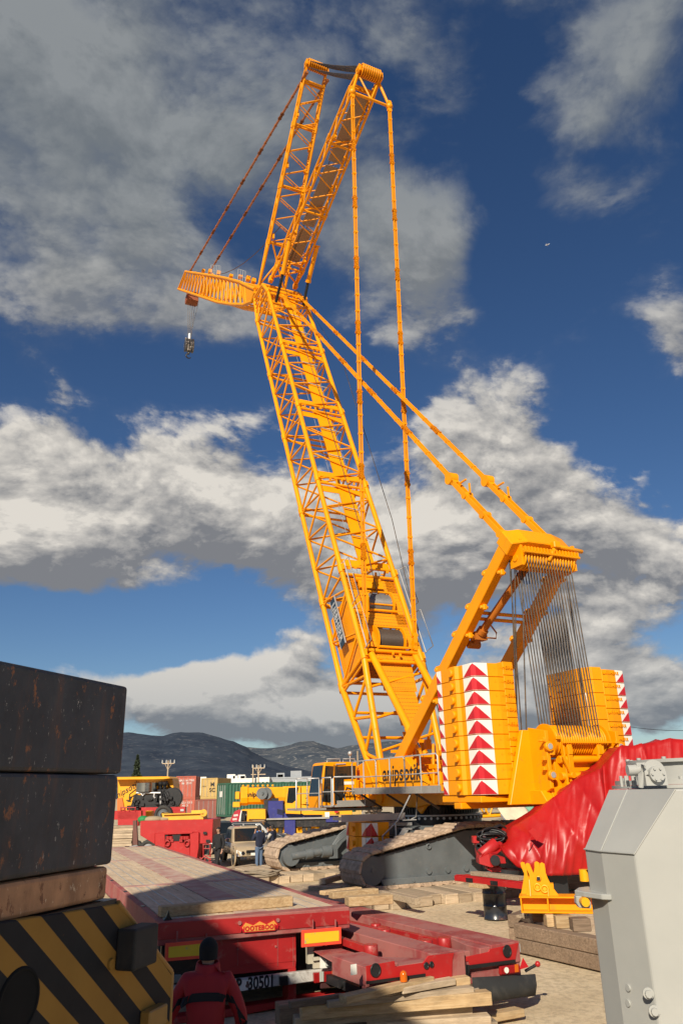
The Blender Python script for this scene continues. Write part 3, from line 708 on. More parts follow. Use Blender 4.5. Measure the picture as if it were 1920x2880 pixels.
TRI = 1.27; tl_, trr = V((-TRI, 2.5, 42.75)), V((TRI, 2.5, 42.75))
for (t_, b_) in ((tl_, V((-1.3, 3.1, 9.65))), (trr, V((1.3, 3.1, 9.65)))):
    m = M(); tie(m, t_, b_, 8); m.beam(b_, b_+V((0, .3, -.7)), .3, .2, (1, 0, 0)); m.build('frame_tie_bar', orange, crane)

# ---- luffing frames above the boom head
def frame_truss(name, foot, top, hw0, hw1, depth, knee, nrm, sheave):
    A_, B_ = V(foot), V(top); ax = (B_-A_).normalized(); nn = V((1, 0, 0)).cross(ax).normalized()*nrm; Ln = (B_-A_).length
    P = lambda s, n_, l: A_+ax*s+nn*n_+V((l, 0, 0))
    hw = lambda s: hw0+(hw1-hw0)*s/Ln; hd = lambda s: depth/2
    m = M(); lattice(m, P, knee, Ln-1.2, 7, .085, .048, hw=hw, hd=hd, nseg=6)
    for s in (knee, knee+(Ln-1.2-knee)*.36, knee+(Ln-1.2-knee)*.74):
        for sg_ in (1, -1):
            m.bar(P(s, hd(s)*sg_, -hw(s)), P(s, hd(s)*sg_, hw(s)), .075, 8); m.bar(P(s, hd(s)*sg_, -hw(s)), P(s+.3, -hd(s)*sg_, hw(s)), .05, 6)
            for l in (-1, 1): m.bar(P(s-.2, hd(s)*sg_, l*hw(s)), P(s+.2, hd(s)*sg_, l*hw(s)), .12, 8)
    for l in (-1, 1):                                            # legs from the knee to the foot pins
        for sg_ in (1, -1): m.bar(P(knee, hd(0)*sg_, l*hw(knee)), P(0, 0, l*hw(0)), .10, 8)
        m.bar(P(knee, hd(0), -l*hw(knee)*.75), P(0.2, 0, l*hw(0)), .075, 8)
        for k in range(1, 4): s = knee*k/4; m.bar(P(s, depth/2*s/knee, l*hw(s)), P(s, -depth/2*s/knee, l*hw(s)), .045, 6); m.bar(P(s, depth/2*s/knee, l*hw(s)), P(s+knee/4, -depth/2*(s/knee+.25), l*hw(s)), .04, 6)
        m.box(P(0, 0, l*hw(0)), (.3, .4, .4))
        m.beam(P(Ln-1.25, depth/2, l*hw1), P(Ln+.1, .05, l*hw1), .10, .2, nn); m.beam(P(Ln-1.25, -depth/2, l*hw1), P(Ln+.1, -.05, l*hw1), .10, .2, nn)
        m.box(P(Ln, 0, l*(hw1+.05)), (.12, .5, .5))
    m.bar(P(Ln-1.2, depth/2, -hw1), P(Ln-1.2, depth/2, hw1), .09, 8); m.bar(P(Ln-1.2, -depth/2, -hw1), P(Ln-1.2, -depth/2, hw1), .09, 8)
    for k in range(16): m.box(P(knee+R.uniform(.2, Ln-knee-1), R.choice((-1, 1))*depth/2, R.choice((-1, 1))*hw1), (.14, R.uniform(.1, .25), R.uniform(.15, .5)))
    o = m.build(name, orange, crane)
    sh = M()
    for k in range(9): x = -hw1+.14+k*(2*hw1-.28)/8; sh.torus(P(Ln+.05, 0, x), (1, 0, 0), .36, .055, 24, 6); sh.bar(P(Ln+.05, 0, x-.02), P(Ln+.05, 0, x+.02), .33, 20)
    sh.bar(P(Ln+.05, 0, -hw1-.15), P(Ln+.05, 0, hw1+.15), .12, 10); sh.beam(P(Ln+.32, .2, -hw1), P(Ln+.32, .2, hw1), .07, .07)
    sh.build('sheave_block', orange, o)
    return o, P, Ln, ax, nn
F1, P1, L1, ax1, nn1 = frame_truss('front_jib_frame', (0, 20.5, 41.1), (0, 10.75, 54.75), 1.08, .80, .62, 3.6, 1, True)
F2, P2, L2, ax2, nn2 = frame_truss('rear_jib_frame', (0, 17.7, 39.95), (0, 2.55, 44.9), 1.0, .72, .85, 1.6, 1, True)
# shade coloured plate under the rear frame and its V bracket for the tie bars
m = M()
for (a_, b_) in ((1.8, 4.6), (4.9, 9.6), (9.9, L2-1.4)): m.slab([P2(a_, -.34, -.30), P2(b_, -.34, -.30), P2(b_, -.34, .66), P2(a_, -.34, .66)], nn2*.03)
m.build('catwalk_plate', paint('shaded_brown_plate', (.30, .22, .17), .7, .06), F2)  # underside shade of the catwalk is put into the brown
m = M(); e0, e1 = P2(L2-.2, 0, -.72), P2(L2-.2, 0, .72)
m.bar(e0, tl_, .085, 8); m.bar(e1, trr, .085, 8); m.bar(tl_, trr, .085, 8); mid = (tl_+trr)/2; m.bar(e0, mid, .06, 8); m.bar(e1, mid, .06, 8)
for p in (tl_, trr): m.ball(p, .22, 10, 7)
m.bar(P2(L2-.9, 0, -.72), P2(L2-.9, 0, .72), .08, 8)
m.build('tie_bracket', orange, F2)
# hook hanging points, boxes
m = M(); c_ = P1(7.9, .1, .80); m.box(c_, (.14, .35, .9)); m.build('relay_box', orange, F1)
# rope strands between the two frame heads
m = M()
h1, h2 = P1(L1+.05, 0, 0), P2(L2+.05, 0, 0); upv = V((0, 0, 1))
for k in range(9):
    x1, x2 = -.66+k*.165, -.58+k*.145
    for sgn_, o_ in ((1, .36), (-1, .36)):
        a, b = h1+V((x1, 0, sgn_*o_)), h2+V((x2, 0, sgn_*o_)); m.tube([a+(b-a)*t-V((0, 0, .22*4*t*(1-t))) for t in (0, .25, .5, .75, 1)], .03, 5)
m.build('reeving_ropes', rope_m, crane)
# struts (orange tube with dark piston) bracing the frame
for l, (tp, mid_, bt) in ((-1.25, ((815, 672), (795, 772), (776, 850))), (1.25, ((892, 690), (866, 795), (852, 862)))):
    p0, p1, p2 = (K.hit(*q, 0, l) for q in (tp, mid_, bt))
    o = M().bar(p0, p1, .17, 12).bar(p1+(p0-p1)*.0, p1+(p0-p1)*.08, .22, 12).bar(p0-(p0-p1)*.03, p0, .24, 12).build('strut_sleeve', orange, crane); M().bar(p1, p2, .11, 10).build('piston', darkmetal, o)
# thin loose ropes
m = M()
def rope(pts, r=.022):
    m.tube(pts, r, 5)
rope([P2(L2, -.3, .75), bp(41, 1.0, 1.2), bp(28, 3.0, 1.6), bp(14, 2.4, 1.7), bp(5.9, 1.4, 1.6), bp(1.5, 1.2, 1.5)])
rope([P2(L2-1, -.4, .2), P2(3, -.4, .2), bp(40, 1.4, .0), bp(25, HD+.35, .1), bp(12, HD+.3, .1), bp(9.6, HD+.1, .1)])
rope([P2(L2-1, -.4, -.1), P2(8, -.45, -.1), P2(1, -.2, -.1)], .03)
m.build('hoist_rope', rope_m, crane)
m = M()
for l in (-.5, .75): m.tube([bp(38, HD-.2, l), bp(24, HD-.2, l), bp(11, HD-.2, l)], .012, 4)
m.build('signal_cable', steel, crane)

# ---- the short jib out front
JW = 1.15; J0 = V((0, 20.3, 40.75)); JT = V((0, 51.5, 62.5)); jax = (JT-J0).normalized(); jn = V((1, 0, 0)).cross(jax).normalized()
if jn.z < 0: jn = -jn
JL = (JT-J0).length
def jp(s, n_, l): return J0+jax*s+jn*n_+V((l, 0, 0))
topT = jp(JL-3.2, 2.35, 0); TH = 2.5
def jpl(pts): return [K.hit(px, py, 0, -1.35) for px, py in pts]
TOPL = jpl([(717, 813), (700, 806), (676, 794), (640, 784), (600, 776), (522, 764)]); BOTL = jpl([(717, 822), (708, 848), (686, 857), (650, 856), (612, 850), (502, 813)])
def along(pl, fy):
    for a, b in zip(pl[:-1], pl[1:]):
        if a.y <= fy <= b.y: return a+(b-a)*((fy-a.y)/(b.y-a.y))
    return pl[0]*1 if fy < pl[0].y else pl[-1]*1
def sidep(q, l): return V((l, q.y, q.z))
JW = 1.35; m = M(); NS = 19; f0, f1 = TOPL[1].y+1.2, TOPL[-1].y-.6; fb0, fb1 = BOTL[2].y-.6, BOTL[-1].y-1.0
tp = [along(TOPL, f0+(f1-f0)*(k/(NS-1))) for k in range(NS)]; bt = [along(BOTL, fb0+(fb1-fb0)*(k/(NS-1))) for k in range(NS)]
for l in (-JW, JW):
    for pl in (TOPL, BOTL): m.path([sidep(q, l) for q in pl], .15, 10)
    m.bar(sidep(TOPL[-1], l), sidep(BOTL[-1], l), .13, 8)
    for k in range(NS):
        m.bar(sidep(tp[k], l), sidep(bt[k], l), .085, 7, cap=False)
        if k < NS-1: m.bar(sidep(tp[k+1], l), sidep(bt[k], l), .055, 6, cap=False)
    rt_ = [TOPL[0], TOPL[1], TOPL[2], (TOPL[2]*2+BOTL[2])/3, BOTL[2], BOTL[1], BOTL[0]]; m.slab([sidep(q, l-.03) for q in rt_], (.06, 0, 0))
for k in range(NS):
    for pl in (tp, bt):
        m.bar(sidep(pl[k], -JW), sidep(pl[k], JW), .055, 6, cap=False)
        if k < NS-1: m.bar(sidep(pl[k], -JW), sidep(pl[k+1], JW), .05, 6, cap=False)
for k in range(14): q = tp[R.randrange(2, NS)]; m.box(V((R.uniform(-.7, .7), q.y+R.uniform(-.6, .6), q.z+.2)), (.35, .4, R.uniform(.2, .45)))
m.slab([sidep(bt[3]+V((0, 0, .08)), -.5), sidep(bt[12]+V((0, 0, .08)), -.5), sidep(bt[12]+V((0, 0, .08)), .4), sidep(bt[3]+V((0, 0, .08)), .4)], (0, 0, .05))
jib = m.build('fly_jib', orange, crane)
m = M()
for (u0, u1, cnt) in ((.52, .36, 7), (.10, .01, 4)):
    pts = [along(TOPL, f0+(f1-f0)*(u0+(u1-u0)*k/(cnt-1))) for k in range(cnt)]
    for q in pts: b_ = sidep(q, -JW+.1); m.bar(b_, b_+V((0, 0, 1.35)), .022, 5)
    for zz in (.68, 1.35): m.bar(sidep(pts[0], -JW+.1)+V((0, 0, zz)), sidep(pts[-1], -JW+.1)+V((0, 0, zz)), .022, 5)
m.each('guard_rail', plain('rail_grey', (.34, .35, .36), .6), jib)
# suspension bars from the front frame to the jib head
jh = along(TOPL, TOPL[-1].y-1.2)
for l in (-1.05, 1.05):
    m = M(); a_ = P1(L1-.9, .35, l*.8); b_ = sidep(jh, l)+V((0, 0, .2)); tie(m, a_, b_, 7, .045, .10); m.build('jib_tie_bar', paint('rust_brown_paint', (.34, .11, .03), .6, .12), crane)
cq = sidep(tp[NS-4], -.3)+V((0, 0, .3)); m = M().tube([cq+(P1(5, 0, -.3)-cq)*t-V((0, 0, 1.8*4*t*(1-t))) for t in [i/8 for i in range(9)]], .035, 5); m.build('jib_cable', rope_m, crane)
# sheave box, hoist ropes and hook block
sb = sidep(along(BOTL, BOTL[-1].y-3.2), -.3)+V((0, 0, -.95))
m = M().box(sb, (1.3, 1.3, .9)); m.bar(sb+V((-.7, 0, -.15)), sb+V((.7, 0, -.15)), .55, 16)
for k in range(5): m.bar(sb+V((-.6+k*.3, 0, .7)), sb+V((-.5+k*.3, 0, .7)), .42, 14)
m.build('sheave_box', paint('rusty_sheave_box', (.28, .08, .03), .6, .15), jib)
hk = V((sb.x-.0, sb.y, sb.z-6.6))
m = M()
for dx in (-.42, -.14, .14, .42): m.bar(sb+V((dx, 0, -.5)), hk+V((dx*.35, 0, .9)), .028, 5)
m.bar(sb+V((.8, 0, -.4)), hk+V((.2, 0, 2.2)), .02, 5)
m.build('hook_rope', rope_m, crane)
m = M(); poly = [(-.12, 1.1), (.12, 1.1), (.56, .55), (.64, 0), (.34, -.68), (-.34, -.68), (-.64, 0), (-.56, .55)]
for dx in (-.42, -.14, .14, .42): m.prism([(hk.y+u*.8, hk.z+v) for u, v in poly], hk.x+dx-.10, hk.x+dx+.10, 'x')
hb = m.build('hook_block', paint('scuffed_steel_block', (.10, .095, .09), .35, .3, (.6, .55, .5), .7, metal=.6, dirt_scale=2, thr=.5), crane, .03)
m = M().bar(hk+V((0, 0, -.66)), hk+V((0, 0, -1.05)), .11, 8); m.tube([hk+V((.30*math.cos(t), 0, -1.28+.30*math.sin(t))) for t in [math.pi*.5+i*.42 for i in range(11)]], [.11-.005*i for i in range(11)], 8); m.build('hook', darkmetal, hb)
M().bar(hk+V((0, 0, .95)), hk+V((0, 0, 1.7)), .2, 10).build('rope_socket', steel, hb)

# ---- rear A-frame with its rope bundle
PIV = V((0, .5, 4.1))
m = M()
adir = (AT-PIV).normalized(); an = V((1, 0, 0)).cross(adir).normalized()
for l in (-1.30, 1.30):
    m.beam(PIV+V((l, 0, 0)), AT+V((l, 0, 0)), .34, .50, an)
    for t in (.30, .44, .60, .72, .86):
        c = PIV+(AT-PIV)*t+an*(.33 if an.z > 0 else -.33)+V((l, 0, 0)); m.box(c, (.16, .28, .3)); m.bar(c-V((.18, 0, 0)), c+V((.18, 0, 0)), .09, 8)
        c = PIV+(AT-PIV)*(t+.05)-an*(.33 if an.z > 0 else -.33)+V((l, 0, 0)); m.box(c, (.14, .2, .2)); m.bar(c-V((.16, 0, 0)), c+V((.16, 0, 0)), .07, 8)
for t, rr in ((.44, .13), (.70, .07), (.725, .07)): c = PIV+(AT-PIV)*t; m.bar(c-V((1.25, 0, 0)), c+V((1.25, 0, 0)), rr, 10)
c0 = PIV+(AT-PIV)*.44; c1 = PIV+(AT-PIV)*.30; m.bar(c0+V((-.2, 0, 0)), c1+V((-1.2, 0, 0)), .10, 8); m.bar(c0+V((.2, 0, 0)), c1+V((1.2, 0, 0)), .10, 8)
af = m.build('a_frame', orange, crane, .02)
m = M(); prf = [(-1.49, -.30), (-1.49, .20), (-.9, .36), (.5, .36), (1.05, .22), (1.49, -.02), (1.49, -.30)]
hn = V((0, adir.y, adir.z)); vs = []
top_ = AT+adir*.05
for tt in (-.40, .36): vs.append([top_+V((x, 0, 0))+adir*z+an*tt for x, z in prf])
m.loft(vs, smooth=False); m.bar(top_+V((.2, -.55, -.12)), top_+V((1.45, -.45, -.15)), .08, 8); m.bar(top_+V((.2, -.55, -.12)), top_+V((-.1, -.45, -.65)), .08, 8); m.box(top_+V((.2, -.55, -.08)), (.28, .24, .24))
m.build('crosshead', orange, af, .03)
shc = AT+V((0, -.12, -.52)); m = M(); NSH = 18
for k in range(NSH):
    x = -1.02+k*2.04/(NSH-1); m.torus(shc+V((x, 0, 0)), (1, 0, 0), .36, .042, 22, 6); m.bar(shc+V((x-.02, 0, 0)), shc+V((x+.02, 0, 0)), .34, 18)
m.bar(shc-V((1.2, 0, 0)), shc+V((1.2, 0, 0)), .12, 10); m.bar(shc+V((-1.15, -.45, .12)), shc+V((1.2, -.45, .12)), .05, 6)
for k in range(18): m.box(shc+V((-1.1+k*.13, -.45, .22)), (.06, .1, .16))
for l in (-1.12, 1.12): m.box(shc+V((l, 0, .15)), (.10, .6, .9))
m.build('upper_sheaves', orange, af)
# hanging cylinder below the crosshead
q0 = AT+V((-.35, .35, -.6)); q1 = PIV+(AT-PIV)*.70+V((-.75, .1, -.35)); q2 = q1+(q1-q0).normalized()*.75
m = M().bar(q0, q1, .14, 12).bar(q1, q1+(q1-q0).normalized()*.2, .2, 12).box(q1+(q1-q0).normalized()*.35, (.5, .35, .3)); m.bar(q2-V((.2, 0, 0)), q2+V((.25, 0, 0)), .15, 10); m.beam(q1, q2, .2, .2); m.tube([q1+V((.3, 0, .2)), q1+V((.55, 0, -.1)), q1+V((.5, 0, -.3)), q1+V((.1, 0, -.3))], .03, 6)
m.build('support_cylinder', paint('shaded_brown_orange', (.42, .13, .012), .5, .1), af)
WC = V((0, -8.35, 4.4))
m = M(); N_ = 16
for k in range(N_):
    x0 = -.98+k*1.80/(N_-1); x1 = -.86+k*1.60/(N_-1)
    m.bar(shc+V((x0, -.36, -.05)), WC+V((x1, -.44, .1)), .021, 5, cap=False); m.bar(shc+V((x0+.07, .36, -.05)), WC+V((x1*1.05+.06, .42, .1)), .021, 5, cap=False)
for (x0, x1, dy) in ((-1.2, -1.25, .9), (-1.15, -1.15, 1.3), (-.98, -1.35, 1.1), (-.7, -1.28, .7), (1.2, 1.25, .6)): m.bar(shc+V((x0, .3, 0)), V((x1, WC.y+dy, 3.6)), .022, 5, cap=False)
m.build('luffing_ropes', rope_m, crane)

# ---- counterweight slabs, nine on each side; each slab carries red and white triangle film on its outer corners
ZB, ZT = 2.91, 6.80; SH = (ZT-ZB)/9
def slab_outline(s):
    p = [(1.43+.0, -7.55), (1.62, -7.86), (2.25, -7.90), (3.02, -7.82), (3.12, -7.70), (3.13, -7.05), (3.24, -6.96), (3.24, -6.62), (3.13, -6.50), (3.12, -5.70), (3.04, -5.57), (1.75, -5.45), (1.43, -5.75)]
    return [(x*s, y) for x, y in p]
def make_slab(s, i):
    z0 = ZB+i*SH; z1 = z0+SH-.014
    po = slab_outline(s); m = M(); zi = .07
    m.prism([(2.02*s, -7.886), (2.25*s, -7.90)]+po[3:11]+[(2.02*s, -5.475)], z0, z1)
    m.prism([po[0], po[1], (2.018*s, -7.884), (2.018*s, -5.474), po[11], po[12]], z0+(zi if i else 0), z1+zi)
    m.bar((3.20*s, -6.79, (z0+z1)/2), (3.34*s, -6.79, (z0+z1)/2), .125, 18)
    if s > 0: m.box((1.40, -6.4, z0+.3), (.05, .3, .1)); m.box((1.40, -5.9, z0+.25), (.05, .12, .16))
    o = m.build('counterweight_slab', orange, crane, .012)
    # film wrapped round the two outer corners
    for (ca, cb_, cc, cd) in (((2.62, -7.872), (3.02, -7.82), (3.12, -7.70), (3.13, -7.28)), ((3.122, -5.98), (3.12, -5.70), (3.04, -5.57), (2.70, -5.535))):
        pts = [ca, cb_, cc, cd]; n_ = [V((p[0]*s, p[1], 0)) for p in pts]; cen = V((2.3*s, -6.7, 0))
        # arc-length strip split into a white ground with one red triangle standing on the lower edge
        L_ = [0]
        for a, b in zip(n_[:-1], n_[1:]): L_.append(L_[-1]+(b-a).length)
        def Pt(t, h, e):
            d_ = t*L_[-1]
            for k in range(3):
                if d_ <= L_[k+1]+1e-9:
                    q = n_[k]+(n_[k+1]-n_[k])*((d_-L_[k])/(L_[k+1]-L_[k])); nr = (n_[k+1]-n_[k]).cross(V((0, 0, 1))).normalized()
                    if nr.dot(q-cen) < 0: nr = -nr
                    return q+nr*e+V((0, 0, z0+.012+h*(SH-.03)))
        f = M(); ts = sorted([0, 1]+[x/L_[-1] for x in L_[1:3]]+[.5])
        for a, b in zip(ts[:-1], ts[1:]): f.quad(Pt(a, 0, .006), Pt(b, 0, .006), Pt(b, 1, .006), Pt(a, 1, .006))
        f.mat(1); hh = lambda t: 1-abs(t-.5)*2/.96
        for a, b in zip(ts[:-1], ts[1:]):
            a2, b2 = max(a, .02), min(b, .98)
            f.quad(Pt(a2, .02, .010), Pt(b2, .02, .010), Pt(b2, max(.02, hh(b2)*.97), .010), Pt(a2, max(.02, hh(a2)*.97), .010))
        f.build('warning_film', [stripe_white, stripe_red], o)
    # raised foundry letters on the rear face
    if s < 0: text('cast_letters', 'LIEBHERR', .155, orange, o, onface((-2.02, -7.893, z0+.30), (1, -.03, 0), (0, 0, 1)), .012, space=1.15)
    else: text('cast_letters', 'LIEBHERR', .155, orange, o, onface((2.42, -7.895, z0+.30), (1, .05, 0), (0, 0, 1)), .012, space=1.15)
    return o
for s in (-1, 1):
    for i in range(9): make_slab(s, i)

# ---- superstructure
m = M()
m.prism([(6.0, 2.85), (6.0, 3.7), (2.6, 4.35), (-.5, 4.35), (-2, 3.3), (-8.6, 3.0), (-8.9, 2.62), (-6.5, 2.58), (-2.0, 2.58), (-1.3, 2.48), (3.5, 2.48)], -1.62, -1.30, 'x')
m.prism([(6.0, 2.85), (6.0, 3.7), (2.6, 4.35), (-.5, 4.35), (-2, 3.3), (-8.6, 3.0), (-8.9, 2.62), (-6.5, 2.58), (-2.0, 2.58), (-1.3, 2.48), (3.5, 2.48)], 1.30, 1.62, 'x')
m.bb(-1.3, 1.3, -8.6, 5.6, 2.62, 2.85); m.bb(-1.3, 1.3, -8.7, -8.5, 2.35, 3.1); m.bb(-1.3, 1.3, 1.9, 2.1, 2.75, 4.1)
m.bb(-3.15, -1.62, -7.75, -5.6, 2.70, 2.88); m.bb(1.62, 3.15, -7.75, -5.6, 2.70, 2.88); m.bb(-3.3, 3.3, -6.9, -6.5, 2.52, 2.70)
m.prism([(-1.9, 2.6), (-.9, 2.5), (-1.35, 2.25)], -1.5, -1.4, 'x')
body = m.build('superstructure', orange, crane, .02)
text('lettering', 'anipsotik', .86, blackp, body, onface((-1.625, -.2, 3.72), (0, -1, 0), (0, 0, 1)), .006, bold=.012, shear=.12)
# triangular side brackets beside the near and far stacks
for s in (-1, 1):
    m = M(); m.prism([(-2.38*s, 2.62), (-1.30*s, 2.62), (-1.30*s, 4.75), (-1.68*s, 4.75)], -8.10, -7.93, 'y'); m.prism([(-8.0, 2.6), (-7.0, 2.6), (-7.4, 4.75), (-8.0, 4.75)], -1.36*s-.05, -1.36*s+.05, 'x'); m.build('stack_bracket', orange, crane, .015)
    m = M(); m.tube([(-1.46*s, -7.6, 4.72), (-1.46*s, -7.6, 6.0), (-1.46*s, -7.45, 6.12), (-1.46*s, -5.9, 6.12), (-1.46*s, -5.8, 4.6)], .03, 6); m.bar((-1.46*s, -7.6, 5.4), (-1.46*s, -5.8, 5.4), .022, 5); m.build('handrail', steel, crane)
# luffing winch between the stacks
m = M(); m.bar(WC-V((1.0, 0, 0)), WC+V((1.0, 0, 0)), .44, 28)
for k in range(22): m.torus(WC+V((-.95+k*.09, 0, 0)), (1, 0, 0), .45, .034, 26, 5)
for x in (-1.06, 1.06): m.bar(WC+V((x-.03, 0, 0)), WC+V((x+.03, 0, 0)), .52, 28); m.bar(WC+V((x-.1, 0, 0)), WC+V((x+.1, 0, 0)), .18, 12)
lw = m.build('luffing_winch', orange, crane)
m = M()
for x in (-.62, .55):
    m.beam(WC+V((x, -.52, -.12)), WC+V((x, -.52, -1.45)), .17, .10, (0, 1, 0)); m.box(WC+V((x, -.40, -.30)), (.16, .4, .22))
for x in (-.80, .72): m.beam(WC+V((x, -.46, -.15)), WC+V((x, -.46, -1.4)), .06, .14, (0, 1, 0))
for z in (-.55, -1.02): m.bar(WC+V((-.95, -.40, z)), WC+V((.98, -.40, z)), .115, 12)
m.beam(WC+V((-.85, -.56, -.06)), WC+V((1.05, -.56, -.06)), .09, .06); m.box(WC+V((0, -.05, -.98)), (2.1, .5, .9)); m.box(WC+V((0, -.1, -1.75)), (2.7, .7, .5))
m.bar(WC+V((-.95, -.55, -1.35)), WC+V((-.45, -.55, -1.35)), .16, 14); m.beam(WC+V((-.95, -.6, -.45)), WC+V((-.7, -.6, -1.0)), .09, .09); m.bar(WC+V((-.7, -.7, -1.0)), WC+V((-.7, -.4, -1.0)), .09, 10)
for s in (-1, 1):
    m.slab([WC+V((s*1.32, -.5, .28)), WC+V((s*1.32, .3, .42)), WC+V((s*1.32, .3, -1.7)), WC+V((s*1.32, -.5, -1.35))], (s*.12, 0, 0))
    for z in (-.18, -.98): m.bar(WC+V((s*1.38-.02, -.5, z)), WC+V((s*1.38-.02, -.62, z)), .14, 16)
    for k in range(7): m.box(WC+V((s*R.uniform(1.0, 1.6), -.5+R.uniform(-.1, .1), R.uniform(-1.2, .1))), (R.uniform(.08, .25), .14, R.uniform(.06, .2)))
m.build('winch_frame', orange, lw, .01)
m = M()
for s in (-1, 1):
    for z in (-.18, -.98): m.bar(WC+V((s*1.38-.02, -.60, z)), WC+V((s*1.38-.02, -.64, z)), .085, 14)
m.box(WC+V((1.0, -.62, -.62)), (.35, .05, .1))
m.each('pin', steel, lw)
m = M(); m.bb(-1.25, -.9, -8.75, -8.0, 2.0, 2.75); m.bar((-.8, -8.85, 2.2), (-.45, -8.85, 2.2), .09, 10); m.build('junction_box', darkmetal, crane)
# boom backstop cylinders and other foot gear
for l in (-1.15, 1.15):
    a_, b_ = bp(5.9, HD+.1, l), V((l*.95, -.3, 5.2)); o = M().bar(a_, b_, .16, 12).bar(b_, b_+(a_-b_).normalized()*.3, .2, 12).build('backstop_tube', orange, crane); M().bar(b_, b_+(b_-a_).normalized()*.8, .085, 10).build('piston', chrome, o)
m = M()
for k in range(26): m.box((R.uniform(-1.2, 1.2), R.uniform(-1.8, 1.4), R.uniform(3.4, 5.0)), (R.uniform(.1, .5), R.uniform(.1, .5), R.uniform(.1, .4)))
for k in range(8): a = V((R.uniform(-1.2, 1.2), R.uniform(-1.5, 1.2), 3.2)); m.bar(a, a+V((R.uniform(-.3, .3), R.uniform(-.3, .3), 1.6)), .06, 6)
m.build('foot_machinery', orange, crane)
# side walkway with rails
def rails(pts, h, n, nm='handrail', mid=True, r=.028):
    m = M()
    for a, b in zip(pts[:-1], pts[1:]):
        a, b = V(a), V(b); up = V((0, 0, h)); m.tube([a+up*0, a+up*.93, a+up+(b-a)*.03, b+up-(b-a)*.03, b+up*.93, b], r, 6)
        for k in range(1, n): p = a+(b-a)*k/n; m.bar(p, p+up, r, 6)
        if mid: m.bar(a+up*.5, b+up*.5, r*.8, 6)
    return m
m = M(); m.bb(-2.55, -1.66, -4.6, 2.3, 2.98, 3.04); m.bb(-2.58, -2.55, -4.6, 2.3, 2.98, 3.22)
wk = m.build('side_walkway', alu, crane)
rails([(-2.56, 2.25, 3.0), (-2.56, .1, 3.0), (-2.56, -2.2, 3.0), (-2.56, -4.5, 3.0)], 1.25, 2).build('handrail', steel, wk)
m = M()
for y in (1.6, -.6, -2.8): m.beam((-2.5, y, 2.97), (-1.63, y-.1, 2.45), .07, .07)
m.each('bracket', paint('dark_bracket', (.10, .07, .05), .6), wk)
# ladder down to the cab walkway
m = M()
for x in (-2.1, -1.75): m.bar((x, 2.35, 2.1), (x, 2.35, 3.2), .022, 5)
for k in range(4): m.bar((-2.1, 2.35, 2.2+k*.28), (-1.75, 2.35, 2.2+k*.28), .018, 5)
m.build('ladder', steel, crane)

# ---- operator cab, turned sideways at the front corner
cab = None
m = M(); x0, x1, y0, y1 = -3.55, -1.95, 3.05, 4.35; zb, zt = 2.45, 4.28
m.prism([(x0-.10, zb), (x0-.12, 2.9), (x0+.10, zt-.06), (x0+.2, zt), (x1, zt), (x1, zb)], y0, y1, 'y')
m.prism([(x1, zb), (x1, 3.55), (x1+.65, 3.5), (x1+.65, zb)], y0+.05, y1, 'y')
cab = m.build('cab', orange, crane, .025)
def cpane(pts, y=y0-.006, nm='window', mt=glass): return M().slab([(x, y, z) for x, z in pts], (0, -.012, 0)).build(nm, mt, cab)
cpane([(x0-.03, 2.72), (x0+.13, zt-.15), (x0+.50, zt-.17), (x0+.42, 2.68)]); cpane([(x0+.55, 2.62), (x0+.58, zt-.16), (x0+.95, zt-.20), (x0+.98, 3.2), (x0+.86, 2.72), (x0+.7, 2.6)])
cpane([(-2.80, 3.58), (-2.80, 4.1), (-2.02, 4.13), (-2.02, 3.60)])
M().slab([(x0-.13, y0+.12, 2.95), (x0-.13, y1-.1, 2.95), (x0+.085, y1-.1, zt-.12), (x0+.085, y0+.12, zt-.12)], (-.012, 0, 0)).build('windscreen', glass, cab)
m = M().slab([(x0+.52, y0-.022, 2.45), (x0+.52, y0-.022, zt-.1), (x0+.545, y0-.022, zt-.1), (x0+.545, y0-.022, 2.45)], (0, -.01, 0)); m.tube([(x0+1.05, y0-.03, 2.5), (x0+.95, y0-.03, 3.0), (x0+1.1, y0-.03, 3.25), (x0+1.3, y0-.03, 3.2), (x0+1.45, y0-.03, 2.9), (x0+1.45, y0-.03, 2.3)], .03, 6); m.build('door_edge', blackp, cab)
M().slab([(-2.62, y0-.006, 3.37), (-2.12, y0-.006, 3.37), (-2.12, y0-.006, 3.49), (-2.62, y0-.006, 3.49)], (0, -.01, 0)).build('plate', white, cab)
text('lettering', 'Anipsotik', .36, blackp, cab, onface((-2.20, y0-.012, 3.05), (1, 0, .20), (0, 0, 1), .92, 1.2), .003, shear=.35)
m = M()
for (a, b) in (((x0+.25, zt), (x0+.85, zt)), ((-2.55, zt), (-2.0, zt))): m.tube([(a[0], y0+.1, zt), (a[0], y0+.1, zt+.13), (b[0], y0+.1, zt+.13), (b[0], y0+.1, zt)], .022, 6)
m.bar((-2.12, y0+.3, zt), (-2.12, y0+.3, zt+.3), .03, 6); m.ball((-2.12, y0+.3, zt+.36), .1, 8, 6); m.bar((x0+.6, y0-.03, zt-.1), (x0+1.05, y0-.03, zt-.08), .03, 6)
m.build('roof_rail', steel, cab)
m = M(); m.bb(-3.7, -1.2, 2.1, 3.0, 2.52, 2.58); m.bb(-3.35, -1.5, 2.07, 2.1, 2.52, 2.76); m.bb(-5.0, -3.75, 2.25, 3.4, 2.42, 2.5); m.bb(-3.5, -1.2, 2.3, 4.3, 2.36, 2.45)
cw = m.build('cab_walkway', alu, crane)
hf = lambda px, py, ff: K.hit(px, py, 1, ff)
ra, rb = hf(936, 2262, 2.08), hf(1026, 2258, 2.08); rails([(ra.x, 2.06, 2.55), (rb.x, 2.06, 2.55)], 1.12, 1).build('handrail', steel, cw)
